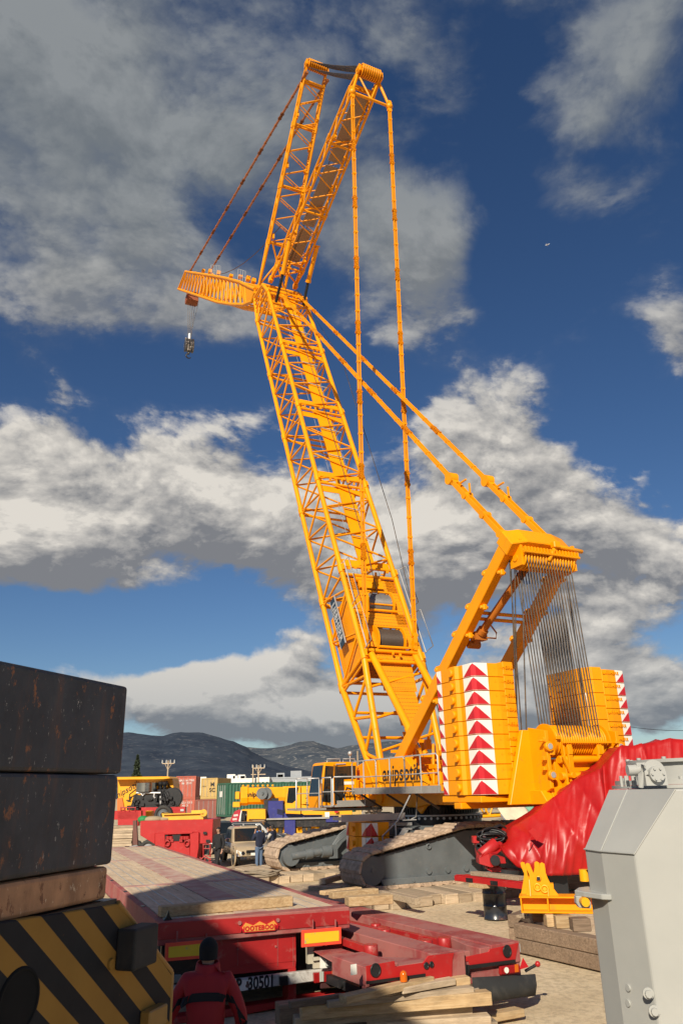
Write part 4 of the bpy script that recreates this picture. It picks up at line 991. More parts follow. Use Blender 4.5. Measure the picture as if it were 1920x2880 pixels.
rc = hf(908, 2265, 2.5); rails([(rc.x, 2.6, 2.55), (ra.x-.05, 2.1, 2.55)], 1.1, 1).build('handrail', steel, cw)
r0, r1, r2 = hf(833, 2270, 2.3), hf(864, 2270, 2.3), hf(898, 2272, 2.3); rails([(r0.x, 2.3, 2.48), (r1.x, 2.3, 2.48), (r2.x, 2.3, 2.48)], 1.15, 1).build('handrail', steel, cw)
m = M().bar((-1.62, 2.0, 2.5), (-1.62, 2.0, 2.25), .02, 5); m.tube([(-1.75, 2.0, 2.5), (-1.75, 2.0, 2.28), (-1.0, 2.0, 2.25)], .02, 5); m.bb(-1.4, -.9, 1.95, 2.3, 2.18, 2.25); m.build('step', steel, cw)

# ---- slewing ring and carbody
m = M(); m.bar((0, 0, 1.85), (0, 0, 2.14), 1.75, 40); m.bar((0, 0, 2.2), (0, 0, 2.5), 1.55, 40)
for k in range(84): a = 2*math.pi*k/84; m.box((1.63*math.cos(a), 1.63*math.sin(a), 2.37), (.07, .06, .26), Matrix.Rotation(a, 3, 'Z'))
ring = m.build('slewing_ring', darkmetal, crane)
m = M()
for k in range(48): a = 2*math.pi*k/48; m.bar((1.76*math.cos(a), 1.76*math.sin(a), 2.08), (1.80*math.cos(a), 1.80*math.sin(a), 2.08), .05, 8)
m.bar((0, 0, 2.15), (0, 0, 2.2), 1.72, 40); m.build('bolt_row', white, ring)
m = M(); m.bb(-2.2, 2.2, -2.0, 2.0, .75, 1.7); m.bb(-1.9, 1.9, -2.92, 2.92, .7, 1.6); m.bb(-2.4, 2.4, -1.9, 1.9, 1.7, 1.85); m.bb(-3.3, -2.2, -1.2, 1.2, .9, 1.5); m.bb(-3.2, 2.4, -1.98, -1.9, 1.62, 1.86)
m.build('carbody', trackgrey, crane, .02)
m = M(); m.bb(-5.1, -2.6, -2.1, -1.4, 2.16, 2.26); m.bb(-5.1, -2.6, -2.14, -2.1, 2.12, 2.34); m.bb(-3.3, -2.2, -1.9, .5, 1.9, 2.0)
m.build('carbody_walkway', steel, crane)
# carbody ballast
for i in range(3):
    m = M(); z0 = .70+i*.46
    m.prism([(-4.27, -.80), (-4.20, -.68), (-3.40, -.68), (-3.40, -2.40), (-4.12, -2.42), (-4.26, -2.30), (-4.27, -1.75), (-4.36, -1.68), (-4.36, -1.40), (-4.27, -1.33)], z0, z0+.445)
    m.bar((-4.32, -1.54, z0+.23), (-4.45, -1.54, z0+.23), .09, 14)
    o = m.build('carbody_ballast', orange, crane, .012)
    for (pts, tri) in (([(-4.275, -.95), (-4.275, -.74)], 1), ([(-4.267, -2.00), (-4.267, -2.29)], 2), ([(-4.265, -2.305), (-4.118, -2.428)], 3), ([(-4.11, -2.428), (-3.86, -2.412)], 4)):
        q0, q1 = V((*pts[0], 0)), V((*pts[1], 0)); nn = (q1-q0).cross(V((0, 0, 1))).normalized()
        if nn.dot(q0-V((-3.8, -1.5, 0))) < 0: nn = -nn
        Z = lambda q, z, e: q+nn*e+V((0, 0, z0+z))
        f = M(); f.quad(Z(q0, .01, .006), Z(q1, .01, .006), Z(q1, .435, .006), Z(q0, .435, .006)); f.mat(1)
        hgt = {1: (.43, .012), 2: (.012, .25), 3: (.25, .43), 4: (.43, .012)}[tri]
        f.quad(Z(q0, .012, .010), Z(q1, .012, .010), Z(q1, hgt[1]+.002, .010), Z(q0, hgt[0]+.002, .010))
        f.build('warning_film', [stripe_white, stripe_red], o)
# access stair with rails at the carbody
m = M()
m.tube([(-3.75, -2.55, 1.35), (-3.75, -2.55, 1.62), (-3.05, -2.4, 2.1), (-2.45, -2.4, 3.0), (-2.2, -2.4, 3.0), (-2.3, -2.4, 2.2), (-2.5, -2.4, 2.12)], .03, 6)
m.tube([(-3.2, -2.5, 2.05), (-3.2, -2.5, 1.2)], .03, 6); m.bar((-2.85, -2.4, 2.1), (-2.3, -2.4, 2.1), .025, 6)
m.slab([(-3.5, -2.6, 1.2), (-3.2, -2.6, 1.2), (-2.7, -2.6, 1.85), (-2.95, -2.6, 1.85)], (0, .05, 0)); m.slab([(-3.2, -2.1, 1.2), (-2.9, -2.1, 1.2), (-2.4, -2.1, 1.85), (-2.65, -2.1, 1.85)], (0, .05, 0))
for k in range(3): m.bb(-3.35+k*.25, -3.1+k*.25, -2.6, -2.05, 1.3+k*.25, 1.33+k*.25)
m.build('access_stair', steel, crane)

# ---- crawler tracks
def crawler(yc, outer):
    """track running along l, centre line at f = yc"""
    TW = 1.5; X0, X1 = -5.70, 5.70
    # loop of the shoe chain (x, z): flat bottom, raised middle on top
    CX = 5.08; zc = .75; r0 = .52; low = zc-r0
    def arc(cx, a0, a1, n=16):
        return [(cx+r0*math.cos(a0+(a1-a0)*i/n), zc+r0*math.sin(a0+(a1-a0)*i/n)) for i in range(n+1)]
    path = arc(-CX, rad(99), rad(264))+arc(CX, rad(-84), rad(81))+[(1.5, 1.93), (-1.5, 1.93)]
    # resample to even links
    P_ = [V((x, 0, z)) for x, z in path]; P_.append(P_[0]); D_ = [0]
    for a, b in zip(P_[:-1], P_[1:]): D_.append(D_[-1]+(b-a).length)
    n = int(D_[-1]/.40); lk = []
    for i in range(n):
        d = D_[-1]*i/n
        for k in range(len(P_)-1):
            if D_[k] <= d < D_[k+1]: lk.append((P_[k]+(P_[k+1]-P_[k])*((d-D_[k])/(D_[k+1]-D_[k])), None)); break
    lk = [p for p, _ in lk]
    cen = V((0, 0, 1.0)); sh = M()
    for i in range(n):
        a, b = lk[i], lk[(i+1) % n]; t = (b-a).normalized(); nr = V((t.z, 0, -t.x))
        mid = (a+b)/2
        if nr.dot(mid-cen) < 0: nr = -nr
        w2 = TW/2; th_ = .075; ln = (b-a).length*.5
        e = .028
        prof = [(-ln+.02, -th_), (ln-.004, -th_), (ln+.012, th_*.25), (ln*.55, th_*1.05), (-ln*.45, th_*.75), (-ln+.02, th_*.1)]
        rings = []
        for yy, sc in ((-w2, .55), (-w2+.07, 1), (w2-.07, 1), (w2, .55)):
            rings.append([V((mid.x, yc+yy, mid.z))+t*u*(.86 if sc < 1 else 1)+nr*(v*sc) for u, v in prof])
        sh.loft(rings, smooth=False)
        for yy in (-.28, .28): sh.box(V((mid.x, yc+yy, mid.z))-nr*.11, (.13, .1, .12))
    tr_ = thing  # keep name short
    fm = M(); yo = TW/2-.22
    side = [(-CX+.1, low+.14), (CX-.1, low+.14), (CX+.30, zc), (CX-.1, zc+.36), (1.5, 1.78), (-1.5, 1.78), (-CX+.1, zc+.36), (-CX-.30, zc)]
    fm.prism(side, yc-yo, yc+yo, 'y')
    base = [(-CX+.35, low+.07), (CX-.35, low+.07), (CX-.25, low+.26), (-CX+.25, low+.26)]
    fm.prism(base, yc-yo-.16, yc-yo+.02, 'y')
    f = fm.build('crawler_frame', trackgrey, crane, .02)
    sh.build('track_shoes', shoe, f)
    for cx in (-CX, CX):
        sp = M(); sp.bar((cx, yc-yo-.10, zc), (cx, yc+yo, zc), .43, 28); sp.bar((cx, yc-yo-.13, zc), (cx, yc-yo-.10, zc), .30 if not outer else .41, 24)
        sp.bar((cx, yc-yo-.16, zc), (cx, yc-yo-.13, zc), .06, 12)
        sp.build('sprocket', trackgrey, f)
    d = M()
    for k in range(9): d.bar((X0+1.3+k*.75, yc-yo-.19, low+.16), (X0+1.3+k*.75, yc-yo-.15, low+.16), .04, 10)
    if outer:
        for k in range(5): d.bar((X0+2.7+k*.72, yc-yo-.05, .62), (X0+2.7+k*.72, yc-yo+.01, .62), .095, 14)
        d.torus((X0+2.75, yc-yo-.03, 1.35), (0, 1, 0), .075, .022, 14, 6)
        for x in (.35, .75): d.prism([(x, .62), (x+.12, .62), (x+.30, 1.7), (x+.2, 1.7)], yc-yo-.06, yc-yo, 'y')
        for x in (.35, .9): d.torus((x, yc-yo-.04, .85), (0, 1, 0), .14, .05, 14, 6)
        d.box((.3, yc-yo-.1, 1.62), (.2, .2, .1)); d.box((.75, yc-yo-.1, 1.65), (.2, .2, .1)); d.box((.3, yc-yo-.12, 1.98), (.5, .2, .1))
    else:
        d.bar((X0+.62, yc-yo-.45, zc), (X0+1.9, yc-yo-.45, zc+.12), .14, 12); d.bar((X0+1.2, yc-yo-.45, zc+.05), (X0+1.5, yc-yo-.45, zc+.08), .19, 12); d.bar((X0+1.9, yc-yo-.45, zc+.12), (X0+2.3, yc-yo-.45, zc+.12), .22, 14); d.box((X0+2.4, yc-yo-.4, zc+.1), (.35, .3, .5))
        d.bar((X0+.62, yc-yo-.5, zc), (X0+.62, yc-yo-.2, zc), .34, 24)
    d.each('frame_fitting', trackgrey, f)
    if not outer:
        h = M()
        for k in range(4): o_ = k*.07; h.tube([(X0+2.3, yc-yo-.4, zc+.1+o_*.4), (X0+2.7, yc-yo-.45, 1.25+o_), (X0+3.3, yc-yo-.45, 1.62+o_), (X0+5.2, yc-yo-.45, 1.68+o_)], .035, 7)
        for k in range(4): o_ = k*.06; h.tube([(X0+4.2, yc-yo-.4, 1.6), (X0+4.1+o_, yc-yo-.5, 1.1), (X0+4.4+o_, yc-yo-.5, .85-o_), (X0+5.4, yc-yo-.5, .9-o_)], .033, 7)
        h.build('hydraulic_hose', trackgrey, f)
    return f
cr_near = crawler(-3.70, True); cr_far = crawler(3.68, False)
# frayed rope end tied on the near frame
m = M(); b_ = V((-1.05, -4.30, 1.30))
m.tube([b_+V((0, 0, -.08)), b_+V((.02, -.03, -.25)), b_+V((.0, -.03, -.5))], .045, 7)
for k in range(6): m.tube([b_, b_+V((R.uniform(-.2, .25), -.08, R.uniform(-.1, .15))), b_+V((R.uniform(-.25, .3), -.05, R.uniform(-.25, .1)))], .02, 5)
m.build('rope_tail', white, cr_near)
# ================================================================ yard: vehicles and loads behind the crane
def wheel(parent, c, ax, r, wd, rimm, nm='wheel', tread=22):
    c = V(c); ax = V(ax).normalized(); m = M(); u = V((0, 0, 1)); v_ = ax.cross(u).normalized(); n = 28
    prof = [(-wd/2, r*.62), (-wd/2, r*.90), (-wd*.42, r*.97), (-wd*.3, r), (wd*.3, r), (wd*.42, r*.97), (wd/2, r*.90), (wd/2, r*.62)]
    rings = [[c+ax*a+(u*math.cos(t)+v_*math.sin(t))*b for a, b in prof] for t in [2*math.pi*i/n for i in range(n)]]
    m.loft(rings, closed=True)
    for i in range(tread):
        t = 2*math.pi*i/tread; d = u*math.cos(t)+v_*math.sin(t)
        for s in (-1, 1): m.beam(c+d*r*1.0+ax*wd*.08*s, c+d*r*.985+ax*wd*.46*s, r*.07, r*.05, d)
    w_ = m.build(nm, rubber, parent)
    rm = M(); rr = [(-wd*.48, r*.63), (-wd*.40, r*.56), (-wd*.18, r*.50), (-wd*.20, r*.28), (-wd*.34, r*.24), (-wd*.36, 0.001)]
    rings = [[c+ax*a*s_+(u*math.cos(t)+v_*math.sin(t))*b for a, b in rr] for s_ in (1,) for t in [2*math.pi*i/n for i in range(n)]]
    rm.loft(rings, closed=True, caps=False); rm.bar(c+ax*wd*.1, c+ax*wd*.45, r*.6, 24)
    for k in range(8): t = 2*math.pi*k/8; p = c-ax*wd*.2+(u*math.cos(t)+v_*math.sin(t))*r*.38; rm.bar(p, p-ax*wd*.07, r*.04, 6)
    rm.build('rim', rimm, w_)
    return w_

# ---- gold pickup truck
def car(name, label, pos, rz, body, kind='pickup', dims=(4.9, 1.8, 1.75), hl=True):
    """x forward, built from cross-sections"""
    Lc, Wc, Hc = dims; t = thing(name, label, 'pickup truck' if kind == 'pickup' else 'car', pos, rz)
    h0 = .42; belt = Hc*.60
    # lower body sections along x: (x, half width, bottom, top)
    if kind == 'pickup': sec = [(-Lc/2, .80, .62, belt-.02), (-Lc/2+.1, .88, .50, belt), (-Lc*.24, .90, h0, belt), (0, .90, h0, belt), (Lc*.15, .90, h0, belt), (Lc*.24, .90, h0, belt-.02), (Lc*.40, .88, .42, belt-.12), (Lc*.47, .84, .40, belt-.22), (Lc/2, .74, .45, belt-.42)]
    else: sec = [(-Lc/2, .78, .55, belt-.10), (-Lc/2+.15, .86, .42, belt), (0, .89, .35, belt), (Lc*.2, .89, .35, belt-.02), (Lc*.40, .86, .36, belt-.14), (Lc/2, .74, .42, belt-.34)]
    rings = []
    for x, hw_, zb_, zt_ in sec:
        hw_ *= Wc/1.8; d = zt_-zb_
        rings.append([V((x, y*hw_, zb_+d*z)) for y, z in ((-.90, 0), (-1, .12), (-1.02, .55), (-.98, .82), (-.90, 1), (0, 1.035), (.90, 1), (.98, .82), (1.02, .55), (1, .12), (.90, 0))])
    m = M().loft(rings)
    for x in (-Lc*.30, Lc*.32):                                      # flared arches
        for s in (-1, 1): m.torus((x, s*Wc*.475, .41), (0, 1, 0), .43, .045, 24, 6)
    b_ = m.build('body', body, t)
    if kind == 'pickup': cx = [(-Lc*.23, -Lc*.20), (Lc*.235, Lc*.07)]
    else: cx = [(-Lc*.44, -Lc*.33), (Lc*.24, Lc*.08)]
    z0, z1 = belt-.02, Hc; w0, w1 = Wc*.47, Wc*.385
    A_ = [V((cx[0][0], -w0, z0)), V((cx[1][0], -w0, z0)), V((cx[1][0], w0, z0)), V((cx[0][0], w0, z0))]; B_ = [V((cx[0][1], -w1, z1-.04)), V((cx[1][1], -w1, z1-.04)), V((cx[1][1], w1, z1-.04)), V((cx[0][1], w1, z1-.04))]
    C_ = [p*1 for p in B_]; C_ = [V((p.x*.9, p.y*.85, z1+.01)) for p in B_]
    M().loft([A_, B_, C_], smooth=False).build('cabin', body, t, .05, 2)
    def facepane(i, j, u0, u1, v0, v1, nm='window'):
        P_ = lambda u, v: (A_[i]*(1-u)+A_[j]*u)*(1-v)+(B_[i]*(1-u)+B_[j]*u)*v
        n = (A_[j]-A_[i]).cross(B_[i]-A_[i]).normalized(); c = sum((p for p in A_+B_), V())/8
        if n.dot(P_(.5, .5)-c) < 0: n = -n
        q = [P_(u0, v0)+n*.012, P_(u1, v0)+n*.012, P_(u1, v1)+n*.012, P_(u0, v1)+n*.012]
        M().slab(q, n*.01).build(nm, glass, t)
    facepane(1, 2, .05, .95, .08, .93, 'windscreen'); facepane(3, 0, .08, .92, .25, .9)
    for i, j in ((0, 1), (3, 2)): facepane(i, j, .07, .42, .12, .88); facepane(i, j, .46, .80, .12, .88)
    for x in (-Lc*.30, Lc*.32):
        for s in (-1, 1): wheel(t, (x, s*Wc*.425, .39), (0, -s, 0), .39, .26, trackgrey, tread=16)
    fx = Lc/2; zt_ = sec[-2][3]
    for s in (-1, 1):
        q = [(fx-.24, s*Wc*.47, zt_-.03), (fx-.02, s*Wc*.36, zt_-.12), (fx+.00, s*Wc*.36, zt_-.28), (fx-.14, s*Wc*.475, zt_-.30)]
        M().slab(q, (.03, s*.03, .0)).build('headlight', plain('clear_lamp_glass', (.62, .62, .60), .1), t)
        M().bar((fx-.06, s*Wc*.34, .58), (fx+.03, s*Wc*.34, .58), .08, 12).build('fog_lamp', chrome, t)
        M().box((Lc*.13, s*(Wc*.47+.14), belt+.10), (.12, .2, .16)).build('mirror', chrome if kind == 'pickup' else blackp, t, .03)
    m = M(); zz = zt_-.26
    for k in range(4): m.box((fx-.015, 0, zz+.10-k*.075), (.05, Wc*.50, .025))
    m.box((fx-.01, 0, zz), (.06, .05, .32)); m.box((fx-.04, 0, zz-.01), (.02, Wc*.52, .34)) ; m.build('grille', chrome, t)
    M().box((fx-.0, 0, .62), (.03, Wc*.5, .14)).build('air_intake', blackp, t)
    M().box((fx+.02, 0, .52), (.02, .5, .11)).build('number_plate', white, t)
    m = M()
    for s in (-1, 1):
        for k in (0, 1): m.box((-.18+k*-.85, s*(Wc*.505), belt-.1), (.16, .03, .035))
        for xx in (.45, -.42, -1.1): m.box((xx, s*Wc*.508, belt*.72), (.008, .012, belt*.5))
    m.build('door_handle', blackp, t)
    return t
gold = paint('dusty_gold_car_paint', (.46, .36, .23), .36, .08, (.50, .40, .28), .5, metal=.15, dirt_scale=3, coat=.4)
pk = gnd(720, 2437)
car('pickup_truck', 'dusty gold pickup truck parked facing the two standing men', (pk.x-2.45*math.cos(rad(71)), pk.y+2.45*math.sin(rad(71)), 0), rad(-71), gold, dims=(4.9, 1.8, 1.60))
darkcar = paint('dark_grey_car_paint', (.045, .05, .055), .3, .1, (.2, .16, .12), .3, coat=.4); silver = paint('blue_grey_car_paint', (.12, .135, .16), .3, .08, coat=.4)
pd = at(620, 2352, 47); car('parked_car', 'dark parked car behind the red lowboy neck with white lamps', (pd.x-.2, 47.5, 0), rad(-70), darkcar, 'car', (4.3, 1.75, 1.62))
ps = at(712, 2345, 46); car('parked_car', 'dark parked car mostly hidden behind the gold pickup', (ps.x, 48, 0), rad(-8), darkcar, 'car', (4.4, 1.75, 1.56))

# ---- banner
pbn = at(658, 2324, 50); t = thing('banner_flag', 'leaning red advertising flag with white lettering and white edge', 'flag', (pbn.x, 50, 0))
zb0 = pbn.z
M().slab([(-.42, 0, zb0), (.22, 0, zb0), (.40, 0, zb0+.85), (.30, 0, zb0+.97), (.02, 0, zb0+.85)], (0, .02, 0)).build('cloth', paint('banner_red', (.42, .012, .03), .6, .06), t)
M().slab([(.23, -.004, zb0), (.33, -.004, zb0), (.47, -.004, zb0+.9), (.405, -.004, zb0+.88)], (0, .015, 0)).build('edge', white, t)
M().bar((.36, .02, 0), (.42, .02, zb0+.95), .025, 6).build('pole', steel, t)
for k in range(3): text('lettering', ['CARGO', 'TRANS', 'PORT'][k] if False else 'IIIIIII', .15, white, t, onface((-.02+.06*(2-k), -.012, zb0+.62-k*.22), (1, 0, .1), (.15, 0, 1)), .002, bold=.006)

# ---- yellow and blue telescopic crane
YX = 57.0
def T_(px, py, dy=0): return at(px, py, YX+dy)
tc = thing('telescopic_crane', 'orange and blue telescopic truck crane with lettered boom behind the far crawler', 'mobile crane', (0, 0, 0))
a, b = T_(676, 2239), T_(905, 2236); m = M()
dirb = (b-a).normalized(); dirb = V((dirb.x, .16, dirb.z)).normalized()
def boomsec(s, hh, ww):
    c = a+dirb*s; up = V((0, 0, 1)); sd = dirb.cross(up).normalized()
    pr = [(-.5, .5), (.5, .5), (.56, .42), (.56, -.1), (.45, -.36), (.22, -.5), (-.22, -.5), (-.45, -.36), (-.56, -.1), (-.56, .42)]
    return [c+sd*(x*ww)+up*(z*hh) for x, z in pr]
m.loft([boomsec(0, 1.05, 1.0), boomsec(.05, 1.25, 1.1), boomsec(.5, 1.25, 1.1), boomsec(.55, 1.12, 1.0), boomsec(3.0, 1.15, 1.0), boomsec(3.05, 1.22, 1.05), boomsec(9, 1.3, 1.1)], smooth=False)
for k in range(7): m.box(a+dirb*(.2+k*.35)+V((0, -.1, .68)), (.14, .3, .14))
m.box(a+dirb*.0+V((-.2, -.3, -.55)), (.5, .4, .35)); m.box(a+dirb*.2+V((-.35, -.3, .05)), (.3, .4, .5))
bo = m.build('telescopic_boom', orange2, tc, .03)
text('lettering', 'anipsotik', .44, blackp, bo, onface(a+dirb*1.15+V((.1, -.60, .10)), dirb, (0, 0, 1)), .002, bold=.008, shear=.1)
text('lettering', 'www.anipsotik', .30, blackp, bo, onface(a+dirb*4.4+V((.1, -.66, .36)), dirb, (0, 0, 1)), .004, bold=.006, shear=.1)
# sheave wheels and mast in front of the boom
c = T_(737, 2232, -1.0); m = M().bar(c+V((-.0, -.12, 0)), c+V((0, .05, 0)), .38, 24).bar(c+V((.28, .1, 0)), c+V((.28, .3, 0)), .40, 24).bar(c+V((0, -.15, 0)), c+V((.3, .3, 0)), .12, 10); m.build('guide_sheave', trackgrey, tc)
m = M(); p0, p1 = T_(743, 2250, -.9), T_(752, 2306, -.9); m.bb(p0.x, p1.x+.25, 55.9, 56.1, p1.z, p0.z); m.bb(p0.x+.5, p1.x+.75, 56.0, 56.3, p1.z-.2, p0.z+.1); m.build('hook_stand', darkmetal, tc)
# crane cab
def slabpx(pts, Y, th_, mt, nm, par): return M().slab([at(x, y, Y) for x, y in pts], (0, th_, 0)).build(nm, mt, par, .015)
cb_ = slabpx([(803, 2288), (801, 2262), (808, 2213), (845, 2211), (845, 2290)], YX-1.6, 1.2, orange2, 'crane_cab', tc)
slabpx([(806, 2258), (811, 2216), (840, 2214), (832, 2250), (822, 2259)], YX-1.63, .03, glass, 'window', cb_)
m = M(); q = lambda x, y: at(x, y, YX-1.4)
m.slab([q(801, 2289), q(850, 2289), q(854, 2292), q(990, 2291), q(990, 2276), q(905, 2275), (q(890, 2272)), q(845, 2262), q(845, 2280)], (0, 2.2, 0))
m.slab([q(844, 2262), q(893, 2262), q(893, 2228), q(880, 2210), q(845, 2213)], (0, 1.6, 0))
for k in range(3): m.slab([q(856, 2226+k*13), q(862, 2226+k*13), q(866, 2230+k*13), q(858, 2232+k*13)], (0, -.1, 0))
m.build('turntable', orange2, tc, .02)
# carrier cab
c1 = at(672, 2312, YX-1.8)
cc = slabpx([(672, 2310), (670, 2298), (678, 2277), (746, 2276), (747, 2304), (700, 2304), (699, 2312)], YX-1.9, 2.3, orange2, 'carrier_cab', tc)
slabpx([(675, 2302), (681, 2280), (695, 2281), (694, 2309), (677, 2310)], YX-1.93, .03, glass, 'window', cc)
m = M()
for px in (676, 684): m.box(at(px, 2298, YX-2.1), (.25, .15, .4))
m.build('mirror', blackp, cc)
# blue chassis, deck and wheels
m = M(); z_d = at(800, 2305, YX-1.6).z; xl, xr = at(748, 2305, YX).x, at(952, 2305, YX).x
m.bb(xl, xr, YX-1.3, YX+1.2, .95, z_d-.02); m.bb(at(758, 2300, YX).x, at(800, 2300, YX).x, YX-1.2, YX+1, z_d, z_d+1.2); m.bb(at(800, 2300, YX).x, at(905, 2300, YX).x, YX-1.1, YX+1, z_d, z_d+.42)
m.bb(at(918, 2305, YX).x, xr, YX-1.7, YX+1.4, 1.15, z_d+.1); xo = at(805, 2330, YX).x; m.bb(xo, xo+.75, YX-1.75, YX-1.35, .3, z_d-.05)
ch = m.build('chassis', blue, tc, .03)
m = M(); m.bb(at(700, 2308, YX).x, xr-.6, YX-1.75, YX-1.25, z_d, z_d+.10); m.build('tread_deck', alu, tc)
m = M()
for k in range(5): m.slab([at(779, 2275+k*3, YX-1.22), at(798, 2279+k*3, YX-1.22), at(798, 2280.5+k*3, YX-1.22), at(779, 2276.5+k*3, YX-1.22)], (0, -.02, 0))
m.bb(xl, xr, YX-1.6, YX-1.32, .9, 1.35); m.build('undertray', darkmetal, tc)
for px in (766, 796, 845, 880): wheel(tc, (at(px, 2340, YX-1.3).x, YX-1.25, .74), (0, 1, 0), .74, .5, orange2, tread=26)
M().bb(xr-.9, xr-.6, YX-1.73, YX-1.70, 1.5, 1.8).build('plate', white, tc)
M().bb(xr-.25, xr, YX-1.74, YX-1.70, 1.75, 2.0).build('reflector', stripe_red, tc)

# ---- orange engine house on the lowboy at the left
YL = 43.0; qL = lambda x, y, d=0: at(320+x/5.227, 2120+y/5.227, YL+d)
eh = thing('crane_superstructure', 'orange crane engine house with exposed black diesel engine riding on a red lowboy', 'crane part', (0, 0, 0))
hs = M().slab([qL(60, 345), (qL(830, 335)), qL(865, 360), qL(885, 520), qL(890, 830), qL(60, 860)], (0, 1.6, 0)).build('housing', orange2, eh, .02)
M().slab([qL(60, 345), qL(835, 335), qL(868, 365), qL(760, 378), qL(60, 385)], (0, -.55, 0)).build('roof_lip', orange2, eh, .02)
text('lettering', 'Anipsotik', .42, blackp, hs, onface(qL(170, 545, -.03), (1, 0, .55), (0, 0, 1)), .003, shear=.3)
M().slab([qL(60, 660), qL(130, 640), qL(165, 820), qL(60, 840)], (0, -.1, 0)).build('door', paint('orange_red_cover', (.62, .16, .02), .5), eh)
m = M(); e = qL(480, 700, -.9); s_ = YL*.95/2112/5.227
def EB(x0, y0, x1, y1, d0, d1, mm): p = qL(x0, y1, d0); q2 = qL(x1, y0, d0); mm.bb(p.x, q2.x, YL+d0, YL+d1, p.z, q2.z); return mm
EB(320, 600, 640, 760, -.9, -.1, m); EB(640, 560, 900, 760, -.7, -.1, m); EB(190, 745, 920, 830, -.9, -.05, m); EB(640, 520, 820, 600, -.8, -.2, m)
p = qL(855, 650, -.85); m.bar(p, p+V((0, .35, 0)), .52, 22)
for (x, y) in ((690, 470), (748, 470)): p = qL(x, y+60, -.45); m.bar(p, p+V((0, 0, .30)), .10, 10); m.bar(p+V((0, 0, .22)), p+V((0, -.05, .40)), .15, 10)
for k in range(26): p = qL(R.uniform(210, 900), R.uniform(640, 790), -.95); m.box(p, (R.uniform(.06, .22), .12, R.uniform(.05, .16)))
for k in range(9): p = qL(R.uniform(640, 880), R.uniform(520, 640), -.9); m.tube([p, p+V((R.uniform(-.2, .3), -.06, -.3)), p+V((R.uniform(-.3, .4), 0, -.8))], .035, 6)
m.slab([qL(300, 600, -.92), qL(330, 600, -.92), qL(325, 760, -.92), qL(255, 760, -.92)], (0, .5, 0))
en = m.build('engine', blackp, eh, .01)
p = qL(482, 558, -.55); M().bar(p, p+V((0, 0, .44)), .56, 32).build('silencer_drum', plain('smoky_polished_steel', (.42, .40, .37), .22, 1), en)
m = M(); m.bar(qL(335, 575, -.9), qL(690, 575, -.9), .055, 8); m.tube([qL(400, 580, -.95), qL(430, 620, -.97), qL(455, 585, -.95)], .04, 6); m.tube([qL(600, 580, -.95), qL(590, 630, -.97), qL(610, 650, -.95)], .05, 6); m.bar(qL(690, 620, -.95), qL(690, 740, -.95), .05, 6); m.build('pipe', steel, en)
m = M(); m.tube([qL(235, 680, -.06), qL(235, 600, -.2), qL(330, 520, -.3)], .03, 6); m.tube([qL(780, 400, -.06), qL(820, 480, -.1), qL(835, 600, -.2)], .03, 6); m.build('hose', blackp, eh)
lb = thing('lowboy_bed', 'dusty red lowboy bed carrying the engine house at the far left', 'trailer', (0, 0, 0))
m = M(); m.slab([qL(60, 850, -1.2), qL(365, 845, -1.2), qL(365, 1060, -1.2), qL(60, 1060, -1.2)], (0, .3, 0)); m.bb(qL(60, 860).x, qL(900, 860).x, YL-1.2, YL+1.5, qL(60, 870).z-.3, qL(60, 835).z); m.build('bed', redback, lb, .01)
for px in (390, 430, 520): wheel(lb, (at(px, 2400, YL).x, YL-.9, .5), (0, 1, 0), .5, .3, steel)
m = M(); m.bar(qL(100, 790, -1.2), qL(330, 790, -1.2), .03, 6)
for x in (110, 170, 230, 320): m.bar(qL(x, 785, -1.2), qL(x, 850, -1.2), .03, 6)
m.build('guard_rail', red, lb)

# ---- red gooseneck with ladder, yellow tray and spare tyre on it
YG = 36.6; qG = lambda x, y, d=0: at(320+x/5.227, 2120+y/5.227, YG+d)
gn = thing('lowboy_gooseneck', 'bright red lowboy gooseneck with dark hinge recess and ladder beyond the timber deck', 'trailer part', (0, 0, 0))
m = M(); m.slab([qG(392, 988), qG(1462, 962), qG(1450, 1150), qG(1445, 1312), qG(1255, 1322), qG(1250, 1150), qG(610, 1172), qG(606, 1330), qG(392, 1200)], (0, 2.2, 0))
m.slab([qG(610, 1172, -.12), qG(750, 1165, -.12), qG(755, 1290, -.12), qG(755, 1640, -.12), qG(605, 1640, -.12)], (0, 1.8, 0))
m.slab([qG(1122, 1160, -.12), qG(1252, 1150, -.12), qG(1248, 1380, -.12), qG(1205, 1640, -.12), qG(1115, 1600, -.12)], (0, 1.8, 0))
m.slab([qG(755, 1290, -.08), qG(1115, 1285, -.08), qG(1118, 1640, -.08), qG(755, 1640, -.08)], (0, 1.7, 0)); m.slab([qG(745, 1165, -.14), qG(1160, 1148, -.14), qG(1160, 1172, -.14), qG(745, 1190, -.14)], (0, 1.5, 0))
m.slab([qG(750, 1180, .5), qG(1122, 1170, .5), qG(1122, 1300, .5), qG(750, 1300, .5)], (0, .2, 0))
gb = m.build('neck', redback, gn, .012)
m = M()
for x in (800, 845, 1005, 1050, 1085): m.bar(qG(x, 1210, -.05), qG(x, 1262, -.05), .10, 10); m.box(qG(x, 1275, -.08), (.22, .1, .12))
for x in (790, 1075): m.torus(qG(x, 1318, -.16), (0, 1, 0), .11, .03, 14, 6)
m.each('hinge', red, gb)
m = M()
for (x0, y0, x1, y1) in ((1315, 1145, 1368, 1185), (1355, 1262, 1415, 1305), (860, 1185, 985, 1283), (750, 1180, 790, 1290)): m.slab([qG(x0, y0, -.09), qG(x1, y0, -.09), qG(x1, y1, -.09), qG(x0, y1, -.09)], (0, .02, 0))
m.each('opening_shade', blackp, gb)  # black sheets put in for the shade inside the openings
m = M()
for x in (1318, 1420): m.bar(qG(x, 1320, -.15), qG(x, 1520, -.15), .03, 6)
